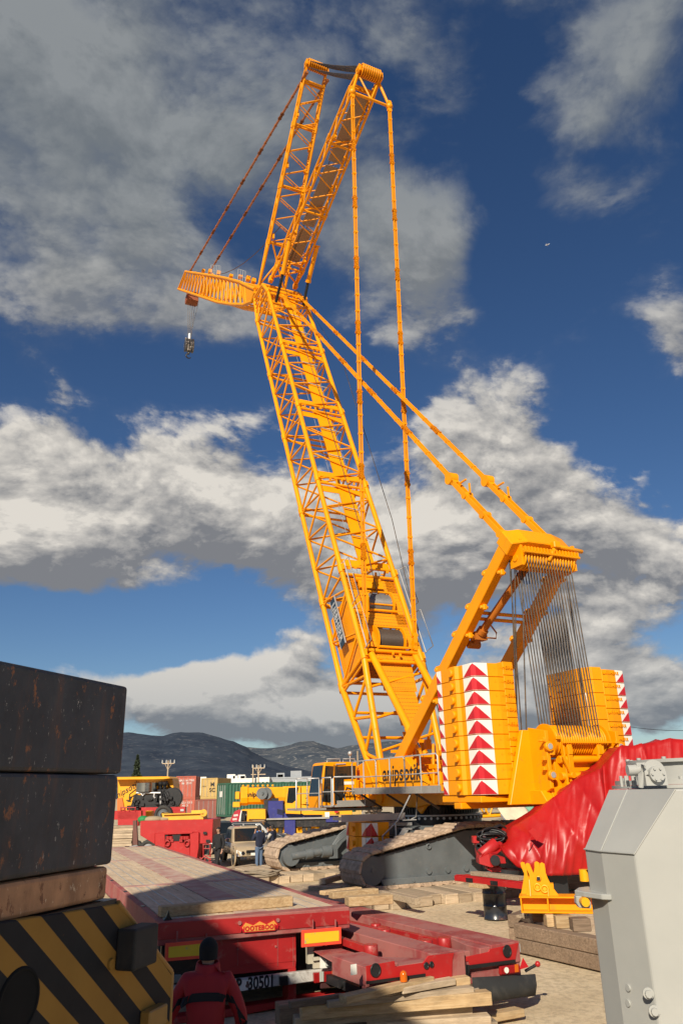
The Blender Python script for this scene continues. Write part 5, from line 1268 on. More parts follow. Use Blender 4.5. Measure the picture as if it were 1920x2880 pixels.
for y in (1330, 1395, 1500): m.bar(qG(1318, y, -.15), qG(1420, y, -.15), .025, 6)
m.tube([qG(1265, 1525, -.3), qG(1290, 1545, -.3), qG(1330, 1510, -.3), qG(1430, 1560, -.3)], .035, 6); m.bar(qG(1340, 1550, -.3), qG(1335, 1650, -.3), .04, 6); m.bar(qG(1340, 1600, -.3), qG(1440, 1590, -.3), .03, 6); m.bar(qG(1330, 1650, -.3), qG(1450, 1680, -.3), .03, 6); m.bar(qG(1430, 1540, -.3), qG(1350, 1660, -.3), .02, 6)
m.build('ladder', red, gn)
for px in (470, 530): wheel(gn, (at(px, 2420, YG).x, YG+1.2, .5), (0, 1, 0), .5, .3, red)
yt = thing('yellow_tray', 'long yellow steel tray lying across the red gooseneck', 'steel tray', (0, 0, 0))
M().slab([qG(705, 870, .5), qG(735, 885, .5), qG(1312, 868, .5), qG(1318, 975, .5), qG(722, 985, .5)], (0, 1.2, 0)).build('side', yellow, yt, .01)
m = M(); m.slab([qG(735, 885, .48), qG(1318, 865, .48), qG(1318, 878, .48), qG(735, 898, .48)], (0, -.1, 0)); m.box(qG(1225, 850, .8), (.45, .4, .12)); m.bar(qG(1320, 870, .45), qG(1320, 870, .9), .16, 12); m.build('rim', yellow, yt)
sp_ = thing('spare_tyre', 'upright spare tyre leaning behind the yellow tray', 'tyre', (0, 0, 0)); pw = qG(735, 900, 1.9); wheel(sp_, pw, (0, 1, 0), .44, .3, trackgrey)
rf = thing('tool_frame', 'open red steel frame with grey placard behind the spare tyre', 'steel frame', (0, 0, 0))
m = M(); m.slab([qG(365, 790, 2.6), qG(1052, 780, 2.6), qG(1052, 830, 2.6), qG(365, 835, 2.6)], (0, .3, 0)); m.slab([qG(365, 790, 2.6), qG(405, 790, 2.6), qG(405, 1000, 2.6), qG(365, 1000, 2.6)], (0, .3, 0)); m.slab([qG(860, 830, 2.6), qG(1052, 825, 2.6), qG(1052, 1000, 2.6), qG(860, 1000, 2.6)], (0, .3, 0)); m.build('frame', redback, rf)
M().slab([qG(980, 812, 2.57), qG(1030, 812, 2.57), qG(1030, 845, 2.57), qG(980, 845, 2.57)], (0, .02, 0)).build('placard', steel, rf)
M().slab([qG(470, 840, 3.2), qG(560, 840, 3.2), qG(560, 1000, 3.2), qG(470, 1000, 3.2)], (0, .5, 0)).build('box', orange2, rf)
p = qG(435, 965, .6); tag(M().ball(p, .24, 10, 7, (1.1, 1, .7)).ball(p+V((.18, 0, -.05)), .16, 8, 6).build('green_bundle', plain('green_cloth', (.02, .22, .06), .7)), 'small green bundle on the left end of the red gooseneck', 'bundle')
p = qG(580, 965, .6); tag(M().ball(p, .3, 10, 7, (1.6, 1, .5)).ball(p+V((.5, 0, .0)), .2, 8, 6, (1.5, 1, .5)).build('canvas_bundle', plain('tan_canvas', (.34, .27, .17), .9)), 'crumpled tan canvas bundle beside the spare tyre', 'bundle')
# board stack and upright post at the far end of the deck
pb0, pb1 = at(334, 2380, 33.0), at(373, 2380, 33.0); zt_ = at(350, 2322, 33).z
for k in range(8):
    z = pb0.z+(zt_-pb0.z)*k/8
    o = M().bb(pb0.x-1.2, pb1.x+R.uniform(-.03, .03), 32.8+R.uniform(-.03, .03), 33.5, z+.006, z+(zt_-pb0.z)/8).build('board', wood_grey, None, .006)
    tag(o, ORD[k]+' grey board from the bottom of the stack at the deck end', 'board', 'boards stacked at the deck end')
o = M().slab([at(374, 2376, 32.8), at(387, 2376, 32.8), at(384, 2307, 32.8), at(374, 2308, 32.8)], (0, .15, 0)).build('steel_post', paint('rust_brown_post', (.14, .055, .04), .7)); tag(o, 'rust brown upright post beside the grey board stack', 'post')

# ---- second orange lattice boom lying on the ground behind the crane, covers on it
lbm = thing('lattice_section', 'orange lattice boom section lying behind the crane under green sheeting', 'boom section', (0, 0, 0))
p0, p1 = at(1335, 2296, 47), at(1560, 2282, 49); m = M(); ax_ = (p1-p0).normalized(); lt = V((0, 1, 0)); upz = V((0, 0, 1)); Ls = (p1-p0).length+3
Q_ = lambda s, n_, l: p0+ax_*s+upz*(n_+.6)+lt*l
lattice(m, Q_, -.5, Ls, 7, .09, .05, hw=lambda s: .8, hd=lambda s: .6, nseg=6); m.build('section', orange2, lbm)
o = M(); g0 = at(1432, 2262, 48.5); rings = []
for i in range(9):
    x = g0.x+i*.55; h_ = .55+.3*math.sin(i*1.3)+.1*math.sin(i*3.1); rings.append([V((x, 48+1.1*u, g0.z-1.0+h_*w_)) for u, w_ in ((-1, 0), (-.9, 1.2), (-.3, 1.9+.2*math.sin(i)), (.4, 1.7), (1, .9), (1, 0))])
o.loft(rings); tag(o.build('green_sheeting', plain('pale_green_sheeting', (.16, .36, .25), .6)), 'pale green sheeting draped over the lattice section', 'sheeting')
o = M(); g0 = at(1392, 2262, 45); rings = []
for i in range(8):
    x = g0.x+i*.22; rings.append([V((x+.2*k, 45-.15*k+.1*math.sin(i*2+k), g0.z-.02-.38*k+.08*math.sin(i*1.7+k*2))) for k in range(5)]+[V((x+.2*k, 45.15-.15*k, g0.z-.02-.38*k)) for k in range(4, -1, -1)])
o.loft(rings); tag(o.build('cream_cloth', paint('cream_canvas', (.62, .50, .36), .8, .12)), 'cream canvas hanging under the rear counterweights', 'cloth')
tag(M().bar(at(1408, 2292, 42), at(1436, 2330, 36), .05, 8).build('pale_pole', steel), 'pale pole leaning from cream canvas to red tarpaulin', 'pole')
# ---- timber mats under the tracks: heavy beams laid crosswise
def mats(l0, l1, f0, f1, lab, grp, z1=.20, wdt=.46, skip=()):
    n = int((l1-l0)/wdt)
    for i in range(n):
        if i in skip: continue
        l = l0+(i+.5)*wdt; df = R.uniform(-.22, .22); m = M(); m.box((0, 0, 0), (wdt-.02, f1-f0, z1+.05))
        o = m.build('timber_mat', wood_grey, None, .012); p = K.W((l, (f0+f1)/2+df, (z1-.05)/2+R.uniform(-.012, .012))); o.location = p; o.rotation_euler = (R.uniform(-.004, .004), 0, KA+R.uniform(-.012, .012)); tag(o, ORD[i]+' '+lab, 'timber beam', grp)
mats(-8.4, 6.6, -6.4, -1.6, 'thick grey timber from the left in the mat under the near track', 'mats under the near track', .21)
mats(-7.4, 6.5, 1.4, 6.1, 'thick grey timber from the left in the mat under the far track', 'mats under the far track', .21)
for (pa, pb_, z, wd_, lab) in (((905, 2480), (1010, 2452), .30, .24, 'lone timber lying across the mats beside the rope coil'), ((610, 2452), (715, 2436), .16, .3, 'dark timber lying in front of the gold pickup wheels'), ((868, 2500), (960, 2500), .25, .22, 'short timber lying before the near track front'), ((1070, 2512), (1175, 2536), .28, .16, 'thin plank lying on mats below the near track')):
    a, b = gnd(*pa, z), gnd(*pb_, z); o = M().beam(a, b, wd_, .16).build('loose_timber', wood_grey, None, .01); tag(o, lab, 'timber beam')
# rope coil
m = M(); c = gnd(722, 2462, .24)
for k in range(9):
    rr = .30+.05*k; dx, dy = R.uniform(-.12, .12), R.uniform(-.1, .1)
    m.tube([c+V((dx+rr*1.35*math.cos(t), dy+rr*math.sin(t), .03+.03*(k % 3)+.05*math.sin(t*2+k))) for t in [2*math.pi*i/26 for i in range(26)]], .028, 6, closed=True)
tag(m.build('rope_coil', paint('frayed_grey_rope', (.26, .21, .15), .9)), 'loose coil of grey rope on the timber mats before the far track', 'rope coil')
# ================================================================ foreground: flatbed trailer
E1 = Frame((-1.45, 13.31, 0), rad(22.6))
t1 = thing('flatbed_trailer', 'long red lowloader trailer with dusty plank deck, number plate and half shaded tail', 'trailer', E1.o, E1.ang)
h1_ = lambda px, py, y=0.0: E1.hit(px, py, 1, y)
z6 = lambda x, y, d=0.0: h1_(440+x/2.8, 2560+y/2.8, d)
DZ = 1.30; DW = 1.55; DL = 19.2
wood_deck = wood('dusty_deck_planks', (.48, .36, .23), (.68, .52, .35), (.78, .64, .45), .8, (7, .7, 7))
m = M(); edges = [-1.40, -1.15, -.90, -.65, -.40, -.15]
cols_ = [(-1.42, -1.20), (-1.19, -.97), (-.96, -.74), (-.73, -.51), (-.50, -.28), (.26, .48), (.49, .71), (.72, .94), (.95, 1.17), (1.18, 1.42)]
for (x0, x1) in cols_:
    y = .32
    while y < DL:
        y1 = min(DL, y+R.uniform(3.2, 5.0)); m.bb(x0+.004, x1-.004, y+.004, y1-.004, DZ-.06, DZ+R.uniform(-.004, .004)); y = y1
m.build('deck_planks', wood_deck, t1, .004)
m = M(); m.bb(-DW, DW, 0, .30, DZ-.30, DZ+.012); m.bb(-DW, -DW+.12, .30, DL, DZ-.30, DZ+.006); m.bb(DW-.12, DW, .30, DL, DZ-.30, DZ+.006)
m.bb(-DW, DW, DL-.2, DL, DZ-.3, DZ+.006)
m.bb(-1.42, 1.42, .3, DL, DZ-.28, DZ-.08)
m.build('deck_frame', reddust, t1, .012)
m = M(); m.bb(-.27, .25, .31, DL-.2, DZ-.30, DZ+.006)
for y in (5.2, 12.4): m.bb(-1.42, 1.42, y, y+.3, DZ-.2, DZ+.0085)
m.build('centre_plate', paint('worn_pink_deck_paint', (.46, .24, .20), .8, .12, (.50, .40, .31), .7, dirt_scale=3, thr=.45), t1)
m = M()
for x in (-1.195, -.965, -.735, .485, .715, .945, 1.175): m.bb(x-.008, x+.008, .33, DL, DZ-.05, DZ+.005)
m.build('deck_strip', steel, t1)
m = M()
for k in range(7): m.box((-1.50, 2+k*2.4, DZ+.012), (.06, .16, .01))
m.prism([(-1.46, DZ+.01), (-1.32, DZ+.01), (-1.36, DZ+.06), (-1.39, DZ+.15), (-1.42, DZ+.06)], .16, .22, 'y'); m.each('lashing_eye', darkmetal, t1)
def zp(pts, th_, mt, nm, par, y0=0.0, bev=0):
    return M().slab([z6(x, y, y0) for x, y in pts], (0, th_, 0)).build(nm, mt, par, bev)
rear = zp([(2, 105), (1520, 2), (1522, 108), (4, 238)], .02, red, 'tail_beam', t1, -.014, .004)
plq = M().slab([z6(x, y, -.02) for x, y in ((660, 140), (700, 90), (762, 112), (812, 80), (865, 106), (925, 70), (966, 120), (932, 160), (690, 178))], (0, -.012, 0)).build('maker_plate', stripe_red, rear)
M().slab([z6(x, y, -.034) for x, y in ((672, 141), (702, 98), (763, 120), (812, 88), (866, 113), (924, 80), (955, 120), (928, 154), (692, 170))], (0, -.004, 0)).build('plate_face', paint('maker_plate_orange', (.72, .32, .06), .4), plq)
text('lettering', 'NOOTEBOOM', .088, stripe_red, plq, onface(z6(812, 139, -.041), (1, 0, .0), (0, 0, 1)), .002, bold=.004, space=1.12)
# closed centre body under the deck
m = M(); yb = .10
P_ = lambda x, y, d=yb: z6(x, y, d)
m.slab([P_(470, 225), P_(1098, 168), P_(1098, 400), P_(470, 455)], (0, 2.5, 0)); m.slab([P_(470, 455), P_(1098, 400), P_(1098, 458), P_(600, 508), P_(470, 520)], (0, .3, 0)); m.slab([P_(1038, 460), P_(1100, 455), P_(1100, 715), P_(1038, 722)], (0, .3, 0))
m.slab([P_(655, 765), P_(1490, 640), P_(1490, 672), P_(655, 830)], (0, .25, 0)); m.slab([P_(120, 850), P_(655, 765), P_(655, 830), P_(120, 905)], (0, .25, 0)); m.slab([P_(470, 520), P_(530, 514), P_(530, 760), P_(470, 770)], (0, .3, 0))
cbx = m.build('tail_body', red, t1, .008)
m = M()
for (x, y) in ((637, 210), (952, 175), (1075, 168)): m.slab([P_(x, y, yb-.004), P_(x+3, y, yb-.004), P_(x+3, 440, yb-.004), P_(x, 440, yb-.004)], (0, -.003, 0))
for (x, y) in ((655, 100), (955, 78)): q = z6(x, y, -.02); m.bar(q, q-V((0, .015, 0)), .03, 12)
for (x, y) in ((640, 305), (938, 285), (950, 180)): q = P_(x, y); m.bar(q, q-V((0, .015, 0)), .016, 10)
m.each('seam', reddust, cbx)
# hazard boards
hb_red = plain('fluorescent_red_border', (.80, .075, .035), .4); hb_y = paint('worn_reflective_yellow', (.74, .50, .02), .45, .05, (.28, .26, .22), .75, dirt_scale=9, thr=.56)
for (pts, inn) in ((((72, 260), (437, 228), (437, 374), (68, 405)), ((98, 290), (412, 257), (412, 350), (95, 375))), (((1142, 160), (1455, 132), (1458, 265), (1142, 295)), ((1165, 182), (1436, 160), (1436, 240), (1165, 266)))):
    o = zp(pts, .02, hb_red, 'hazard_board', t1, -.09, .006); M().slab([z6(x, y, -.093) for x, y in inn], (0, -.004, 0)).build('reflector_field', hb_y, o)
    m = M()
    for x in (pts[0][0]+90, pts[1][0]-45): q = z6(x, pts[0][1]-5 if x < 800 and x > 300 else pts[1][1]+8, -.07); m.bar(q+V((0, 0, .12)), q-V((0, 0, .03)), .014, 6)
    m.each('bracket', reddust, o)
# white bumper, plate and lamps
bmp = zp([(130, 600), (640, 545), (1030, 497), (1425, 452), (1428, 535), (1030, 590), (650, 632), (130, 690)], .10, paint('dirty_white_bumper', (.52, .50, .46), .5, .1, (.2, .17, .14), .6, dirt_scale=6, thr=.5), 'bumper', t1, .0, .01)
npl = zp([(652, 553), (898, 527), (898, 600), (655, 637)], -.012, paint('number_plate_white', (.74, .72, .67), .4, .04), 'number_plate', t1, -.006)
text('plate_characters', 'P  30501', .215, blackp, npl, onface(z6(780, 578, -.0215), (1, 0, .0), (0, 0, 1), .80, 1.10), .002, bold=.006)
M().bar(z6(717, 592, -.021), z6(717, 592, -.026), .032, 14).box(z6(717, 568, -.023), (.03, .005, .03)).build('seal', paint('plate_seal', (.10, .04, .03), .5), npl)
lamp_r = plain('red_lamp_lens', (.30, .012, .012), .12); lamp_o = plain('amber_lamp_lens', (.60, .13, .01), .12); lamp_c = plain('clear_lamp_lens', (.42, .44, .40), .12)
lu = zp([(1228, 488), (1428, 470), (1428, 550), (1232, 570)], -.07, lamp_r, 'tail_lamp', t1, -.004, .01)
zp([(1380, 474), (1426, 470), (1426, 548), (1382, 552)], -.01, lamp_o, 'amber_lens', lu, -.078); zp([(1282, 484), (1314, 481), (1314, 560), (1284, 563)], -.01, lamp_c, 'clear_lens', lu, -.078)
zp([(1285, 570), (1425, 550), (1425, 600), (1285, 615)], -.05, paint('smoked_lamp', (.06, .025, .025), .2), 'lower_lamp', t1, -.004, .01)
zp([(962, 520), (1030, 510), (1030, 585), (965, 590)], -.06, blackp, 'rubber_stop', t1, -.004, .01)
lu = zp([(110, 505), (190, 498), (188, 560), (108, 570)], -.08, paint('dim_lamp', (.16, .17, .16), .2), 'tail_lamp', t1, -.02, .01)
mk = zp([(1290, 340), (1405, 330), (1412, 450), (1288, 458)], .02, stripe_white, 'marker_panel', t1, -.10)
zp([(1292, 342), (1318, 340), (1294, 372)], -.004, stripe_red, 'red_corner', mk, -.104); zp([(1380, 332), (1404, 330), (1405, 345), (1370, 370)], -.004, stripe_red, 'red_corner', mk, -.104)
zp([(1325, 388), (1408, 372), (1410, 428), (1327, 440)], -.06, lamp_c, 'reverse_lamp', mk, -.105, .01)
m = M(); m.slab([z6(1190, 290, .1), z6(1240, 287, .1), z6(1236, 420, .1), z6(1192, 425, .1)], (0, .1, 0)); m.slab([z6(1232, 372, .0), z6(1290, 366, .0), z6(1290, 392, .0), z6(1234, 400, .0)], (0, .03, 0)); m.slab([z6(1236, 400, .05), z6(1290, 395, .05), z6(1290, 455, .05), z6(1236, 460, .05)], (0, .05, 0)); m.slab([z6(1432, 480, -.05), z6(1485, 458, -.05), z6(1488, 415, -.05), z6(1528, 392, -.05), z6(1530, 440, -.05), z6(1525, 465, -.05), z6(1440, 505, -.05)], (0, .03, 0))
m.build('lamp_arm', paint('dirty_cream_bracket', (.52, .47, .36), .5, .1), t1)
zp([(1498, 420), (1524, 415), (1524, 445), (1500, 450)], -.02, lamp_r, 'side_marker', t1, -.052)
m = M(); m.bb(-1.35, 1.35, .5, .75, .25, 1.0); m.bb(-.45, .45, .9, DL-1, .45, 1.0)
for y in (1.6, 3.0, 4.4, 5.8): m.bar((-1.2, y, .48), (1.2, y, .48), .1, 8)
m.bb(-1.4, 1.4, .55, .6, .3, 1.0); m.build('underframe', darkmetal, t1)
for y in (1.6, 3.0, 4.4, 5.8):
    for s in (-1, 1): wheel(t1, (s*1.12, y, .46), (s, 0, 0), .46, .38, darkmetal, tread=20)
# timber resting on the deck near the tail
a, b = E1.W(E1.L(gnd(448, 2564, DZ+.08))), gnd(818, 2533, DZ+.08)
o = M().beam(a, b, .22, .155).build('deck_timber', wood_new, None, .012); tag(o, 'squared timber lying across the tail of the plank deck', 'timber beam')
for (pa, pb_, z, wd_, th_, lab) in (((975, 2535), (1098, 2527), 1.16, .30, .16, 'thick squared timber right of the plank deck on the red chassis'), ((930, 2518), (1058, 2507), 1.18, .22, .12, 'thin timber behind the thick one right of the plank deck'), ((905, 2512), (1010, 2500), 1.17, .2, .08, 'flat red edged board right of the plank deck')):
    a, b = gnd(*pa, z), gnd(*pb_, z); o = M().beam(a, b, wd_, th_).build('loose_timber', wood_new, None, .01); tag(o, lab, 'timber beam')

# ================================================================ low red chassis module beside it
E2 = Frame((1.37, 12.38, 0), rad(30.2))
t2 = thing('trailer_chassis', 'low dusty red steerable chassis module with open frame and mudflap', 'trailer', E2.o, E2.ang)
z5 = lambda x, y, d=0.0: E2.hit(940+x/2.613, 2520+y/2.613, 1, d)
CZ = .90
m = M(); m.bb(.82, 1.375, .0, 7.0, CZ-.28, CZ); m.bb(-.27, .20, -.0, 7.0, CZ-.30, CZ-.0); m.bb(-1.375, -.85, 0, .95, CZ-.28, CZ-.04)
m.prism([(.82, 0), (.82, 1.1), (.62, .35), (.60, 0)], CZ-.28, CZ-.02); m.prism([(.20, .0), (.42, .0), (.20, .7)], CZ-.28, CZ-.03); m.prism([(-.85, 0), (-.27, 0), (-.27, .22), (-.85, .8)], CZ-.28, CZ-.08)
m.bb(.20, .82, 0.02, .2, CZ-.34, CZ-.14)
m.bb(-1.375, 1.375, .02, .12, CZ-.46, CZ-.24); m.bb(-.30, .24, -.10, 0, CZ-.46, CZ-.004)
for y in (1.9, 3.6, 5.4): m.bb(-.3, 1.3, y, y+.22, CZ-.5, CZ-.24)
m.bb(1.375, 1.42, 1.8, 3.6, CZ-.12, CZ-.01); m.slab([(-1.25, .9, CZ-.2), (-.58, .7, CZ-.2), (-.58, 3.0, CZ-.2), (-.9, 3.0, CZ-.2)], (0, 0, .02))
fr2 = m.build('chassis_frame', reddust, t2, .014)
zr = lambda pts, th_, mt, nm, y0, par=t2, bev=0: M().slab([z5(x, y, y0) for x, y in pts], (0, th_, 0)).build(nm, mt, par, bev)
zr([(1140, 392), (1352, 345), (1330, 468), (1000, 520), (985, 480), (880, 505), (865, 470), (1130, 412)], .02, redback, 'tail_plate', -.012, fr2, .004)
zr([(235, 515), (442, 478), (450, 520), (650, 492), (690, 440), (880, 418), (868, 470), (865, 600), (655, 650), (240, 625)], .02, redback, 'tail_plate', -.115, fr2, .004)
for (x, y, r_) in ((1268, 405, .075), (302, 545, .075), (675, 512, .035), (713, 503, .03), (902, 475, .03), (938, 470, .03)): m = M(); q = z5(x, y, -.03 if x > 880 else -.13); m.torus(q, (0, 1, 0), r_, .010, 18, 6); m.bar(q+V((0, .01, 0)), q+V((0, -.002, 0)), r_, 18); m.build('painted_hole', darkmetal, fr2)  # shade inside the holes is put in as dark discs
m = M()
for k in range(6): m.slab([z5(866+k*20, 505, -.035), z5(878+k*20, 503, -.035), z5(880+k*20, 565, -.035), z5(868+k*20, 567, -.035)], (0, -.04, 0))
m.slab([z5(958, 515, -.05), z5(1330, 468, -.05), z5(1330, 490, -.05), z5(985, 540, -.05), z5(992, 635, -.05), z5(965, 640, -.05)], (0, .03, 0)); m.slab([z5(240, 628, -.13), z5(668, 570, -.13), z5(668, 592, -.13), z5(240, 650, -.13)], (0, .03, 0))
m.each('lamp_rail', blackp, t2)
# steering rods, turntable plates, small gear between the beams
m = M()
for (x0, y0, x1, y1, r_) in ((.45, 2.4, .35, 5.2, .055), (.70, 1.0, .55, 2.8, .05), (.34, 1.0, .36, 2.2, .04), (-.55, 1.2, -.5, 3.0, .05)):
    m.beam((x0, y0, CZ-.10), (x1, y1, CZ-.08), r_*2, r_*2); m.bar((x0, y0, CZ-.2), (x0, y0, CZ-.01), .11, 14); m.bar((x1, y1, CZ-.2), (x1, y1, CZ-.01), .09, 12)
for (x, y, r_) in ((.52, 1.2, .26), (-.6, 1.0, .26), (.50, 3.9, .26)): m.bar((x, y, CZ-.42), (x, y, CZ-.20), r_, 24)
for k in range(14): m.box((R.uniform(-.9, .55), R.uniform(.5, 6), CZ-.22), (R.uniform(.08, .3), R.uniform(.1, .4), .1))
m.build('steering_gear', red, t2, .006)
m = M()
for y in (1.2, 3.9):
    for s in (-.3, .3): m.bar((-.95, y+s, .36), (1.1, y+s, .36), .06, 8)
m.bb(-.9, 1.2, .6, 6.8, .28, .40); m.build('underframe', darkmetal, t2)
for y in (1.2, 3.2, 5.2):
    for s in (1,): wheel(t2, (s*1.02, y, .40), (s, 0, 0), .40, .34, red, tread=18)
lu = zr([(1198, 515), (1345, 498), (1352, 560), (1200, 582)], -.06, lamp_r, 'tail_lamp', -.05, t2, .02); zr([(1322, 503), (1346, 500), (1350, 556), (1325, 560)], -.008, lamp_o, 'amber_lens', -.112, lu); q = z5(1262, 545, -.115); M().bar(q, q+V((0, -.01, 0)), .04, 14).build('clear_lens', stripe_white, lu)
q = z5(508, 590, -.2); M().bar(q-V((0, 0, .06)), q+V((0, 0, .02)), .050, 16).ball(q+V((0, 0, .02)), .050, 12, 8).build('amber_beacon', lamp_o, t2)
zr([(1382, 455), (1422, 520), (1358, 540)], -.01, stripe_red, 'warning_triangle', -.03); zr([(1322, 362), (1362, 350), (1368, 410), (1330, 425)], .06, steel, 'end_bracket', .02)
zr([(118, 505), (160, 498), (163, 575), (120, 582)], -.01, stripe_white, 'marker_panel', -.12)
m = M(); a_, b_, c_ = z5(1400, 552, .05), z5(1470, 515, -.05), z5(1492, 500, -.1); m.bar(a_, c_, .022, 8); o = m.build('marker_rod', darkmetal, t2); M().ball(c_, .042, 12, 8).build('red_ball', redback, o)
# rubber mudflap, bowed
m = M(); rings = []
for i in range(15):
    u = i/14; x0 = 1015+u*460; top_ = 600-25*u; bot_ = (800-14*u)-55*u
    y_ = -.10+.22*u**4; a_, b_ = z5(x0, top_, y_), z5(x0+(2 if u > .9 else 0), bot_, y_-.08); a_.z = max(a_.z, .3)
    rings.append([a_, (a_+b_)/2+V((0, -.03, 0)), b_, b_+V((0, .02, 0)), (a_+b_)/2+V((0, -.01, 0)), a_+V((0, .02, 0))])
m.loft(rings); m.build('mudflap', rubber, t2)

# ---- heap of loose planks in front of the chassis
zz5 = lambda x, y, z: gnd(940+x/2.613, 2520+y/2.613, z)
PL = [((60, 760), (706, 612), .62, .16, .09, wood_new, 'pale plank on top of the heap with its end under the amber beacon'),
      ((480, 690), (868, 622), .58, .15, .08, wood_grey, 'pale plank in the heap ending in the middle of the red tail'),
      ((620, 655), (982, 615), .56, .15, .10, wood_new, 'short pale block ended plank beside the black lamp rail'),
      ((360, 715), (746, 655), .55, .14, .05, wood_grey, 'whitish thin plank lying in the middle of the heap'),
      ((-60, 790), (1008, 684), .48, .18, .08, wood_grey, 'grey mottled plank crossing the whole heap'),
      ((-250, 850), (1136, 742), .38, .22, .16, wood_new, 'thick pale timber along the middle of the heap'),
      ((-300, 925), (992, 815), .24, .24, .14, wood_grey, 'grey timber below the thick pale one in the heap'),
      ((180, 930), (1122, 880), .14, .42, .10, wood_grey, 'wide grey plank lowest at the front of the heap'),
      ((1120, 893), (1360, 848), .06, .22, .10, wood_new, 'short thick offcut on the gravel right of the heap'),
      ((480, 985), (1180, 935), .06, .25, .10, wood_grey, 'plank at the bottom edge of the heap'),
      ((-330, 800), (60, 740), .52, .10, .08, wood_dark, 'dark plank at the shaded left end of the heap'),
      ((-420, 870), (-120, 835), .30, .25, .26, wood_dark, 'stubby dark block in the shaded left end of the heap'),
      ((980, 655), (1086, 628), .42, .12, .06, wood_dark, 'dark splintered end poking out below the lamp rail'),
      ((1000, 700), (1086, 668), .40, .12, .06, wood_grey, 'grey splintered end beside the mudflap'),
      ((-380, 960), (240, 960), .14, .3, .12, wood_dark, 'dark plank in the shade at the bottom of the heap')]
for (pa, pb_, z, wd_, th_, mt, lab) in PL:
    a, b = zz5(*pa, z), zz5(*pb_, z); L_ = (b-a).length; o = M().beam((-L_/2, 0, 0), (L_/2, 0, 0), wd_, th_).build('loose_plank', mt, None, .008)
    o.location = (a+b)/2; o.rotation_euler = (R.uniform(-.05, .05), 0, math.atan2((b-a).y, (b-a).x)); tag(o, lab, 'plank', 'loose planks in the heap')

# ================================================================ oil drum, red girder, orange yoke, cribbing
dr = gnd(1394, 2584, 0); dm = paint('black_drum_paint', (.018, .022, .030), .30, .2, (.20, .09, .045), .8, dirt_scale=2.2, thr=.56, coat=.3)
t = thing('oil_drum', 'dented black steel oil drum with a rusty patch under the red girder', 'drum', (dr.x, dr.y, 0)); m = M(); n = 36
prof = [(.29, .0), (.305, .015), (.29, .03), (.29, .27), (.297, .29), (.303, .305), (.297, .32), (.29, .34), (.29, .56), (.297, .58), (.303, .595), (.297, .61), (.29, .63), (.29, .86), (.305, .875), (.305, .89), (.285, .89), (.28, .87), (.001, .87)]
m.loft([[V((r_*math.cos(2*math.pi*i/n), r_*math.sin(2*math.pi*i/n), z)) for r_, z in prof] for i in range(n)], closed=True, caps=False); m.build('shell', dm, t)
M().bar((.12, -.1, .865), (.12, -.1, .895), .04, 12).build('bung', steel, t)
gz0 = 1.02; ga, gb_ = gnd(1280, 2462, gz0), gnd(1470, 2484, gz0)
t = thing('steel_girder', 'red tapering steel girder lying over the oil drum', 'girder', (0, 0, 0)); m = M(); d = (gb_-ga).normalized(); s_ = V((-d.y, d.x, 0))
for off in (0, .35): m.beam(ga+s_*off+V((0, 0, -.06)), gb_+s_*off+d*.4+V((0, 0, -.06)), .09, .13)
m.slab([ga+V((0, 0, .005)), gb_+d*.4+V((0, 0, .005)), gb_+d*.4+s_*.4+V((0, 0, .005)), ga+s_*.4+d*.6+V((0, 0, .005))], (0, 0, .02)); m.build('flange', redback, t, .008)
m = M()
for k in (.25, .62): q = ga+d*(gb_-ga).length*k+V((0, 0, -.06))-s_*.06; m.box(q, (.22, .05, .09), Matrix.Rotation(math.atan2(d.y, d.x), 3, 'Z'))
m.each('shackle', darkmetal, t)
for (u0, u1, off, z, lab, mt) in ((.22, .92, .16, gz0+.075, 'short thick plank lying along the top of the red girder', wood_grey), (.28, .5, -.05, gz0-.16, 'pale wedge of wood between drum and red girder', wood_new)):
    L_ = (gb_-ga).length; o = M().beam(ga+d*L_*u0+s_*off+V((0, 0, z-gz0)), ga+d*L_*u1+s_*off+V((0, 0, z-gz0)), .24, .09).build('loose_plank', mt, None, .008); tag(o, lab, 'plank')
# cribbing
for i, (pa, pb_, z, lab) in enumerate((((1450, 2668), (1700, 2722), .12, 'lower old timber of the cribbing below the orange yoke'), ((1450, 2622), (1700, 2676), .38, 'upper old timber of the cribbing below the orange yoke'))):
    a = gnd(1462, 2655, .12); b = gnd(1672, 2701, .12); dd = (b-a).normalized(); o = M().beam(V((a.x, a.y, z)), V((b.x, b.y, z))+dd*.8, .3, .25).build('cribbing_timber', wood_dark, None, .015); tag(o, lab, 'timber beam', 'cribbing timbers')
a = gnd(1416, 2600, .25); b = gnd(1464, 2650, .25)
for z, lab in ((.13, 'lower crosswise cribbing timber with its end near the drum'), (.39, 'upper crosswise cribbing timber with its end near the drum')):
    s2 = V((.55, .83, 0)); o = M().beam(V((a.x+.12, a.y-.6, z)), V((a.x+.12, a.y-.6, z))+s2*1.5, .3, .25).build('cribbing_timber', wood_dark, None, .015); tag(o, lab, 'timber beam', 'cribbing timbers')
for i, (px, py, lab, mt) in enumerate(((1515, 2577, 'dark red brown packing block under the left end of the orange yoke', wood_dark), (1556, 2590, 'pale packing block under the middle of the orange yoke', wood_new), (1582, 2594, 'tan packing block beside the pale one under the yoke', wood_new), (1630, 2602, 'dark red brown packing block under the right end of the orange yoke', wood_dark))):
    q = gnd(px, py, .6); o = M().box((q.x, q.y, .62), (.34, .3, .22)).build('packing_block', mt, None, .012); tag(o, lab, 'wood block')
m = M(); q = gnd(1465, 2580, .5)
for k in range(5): m.beam(q+V((R.uniform(-.3, .3), R.uniform(-.2, .2), .02*k)), q+V((R.uniform(.1, .6), R.uniform(-.3, .3), .05)), .12, .05)
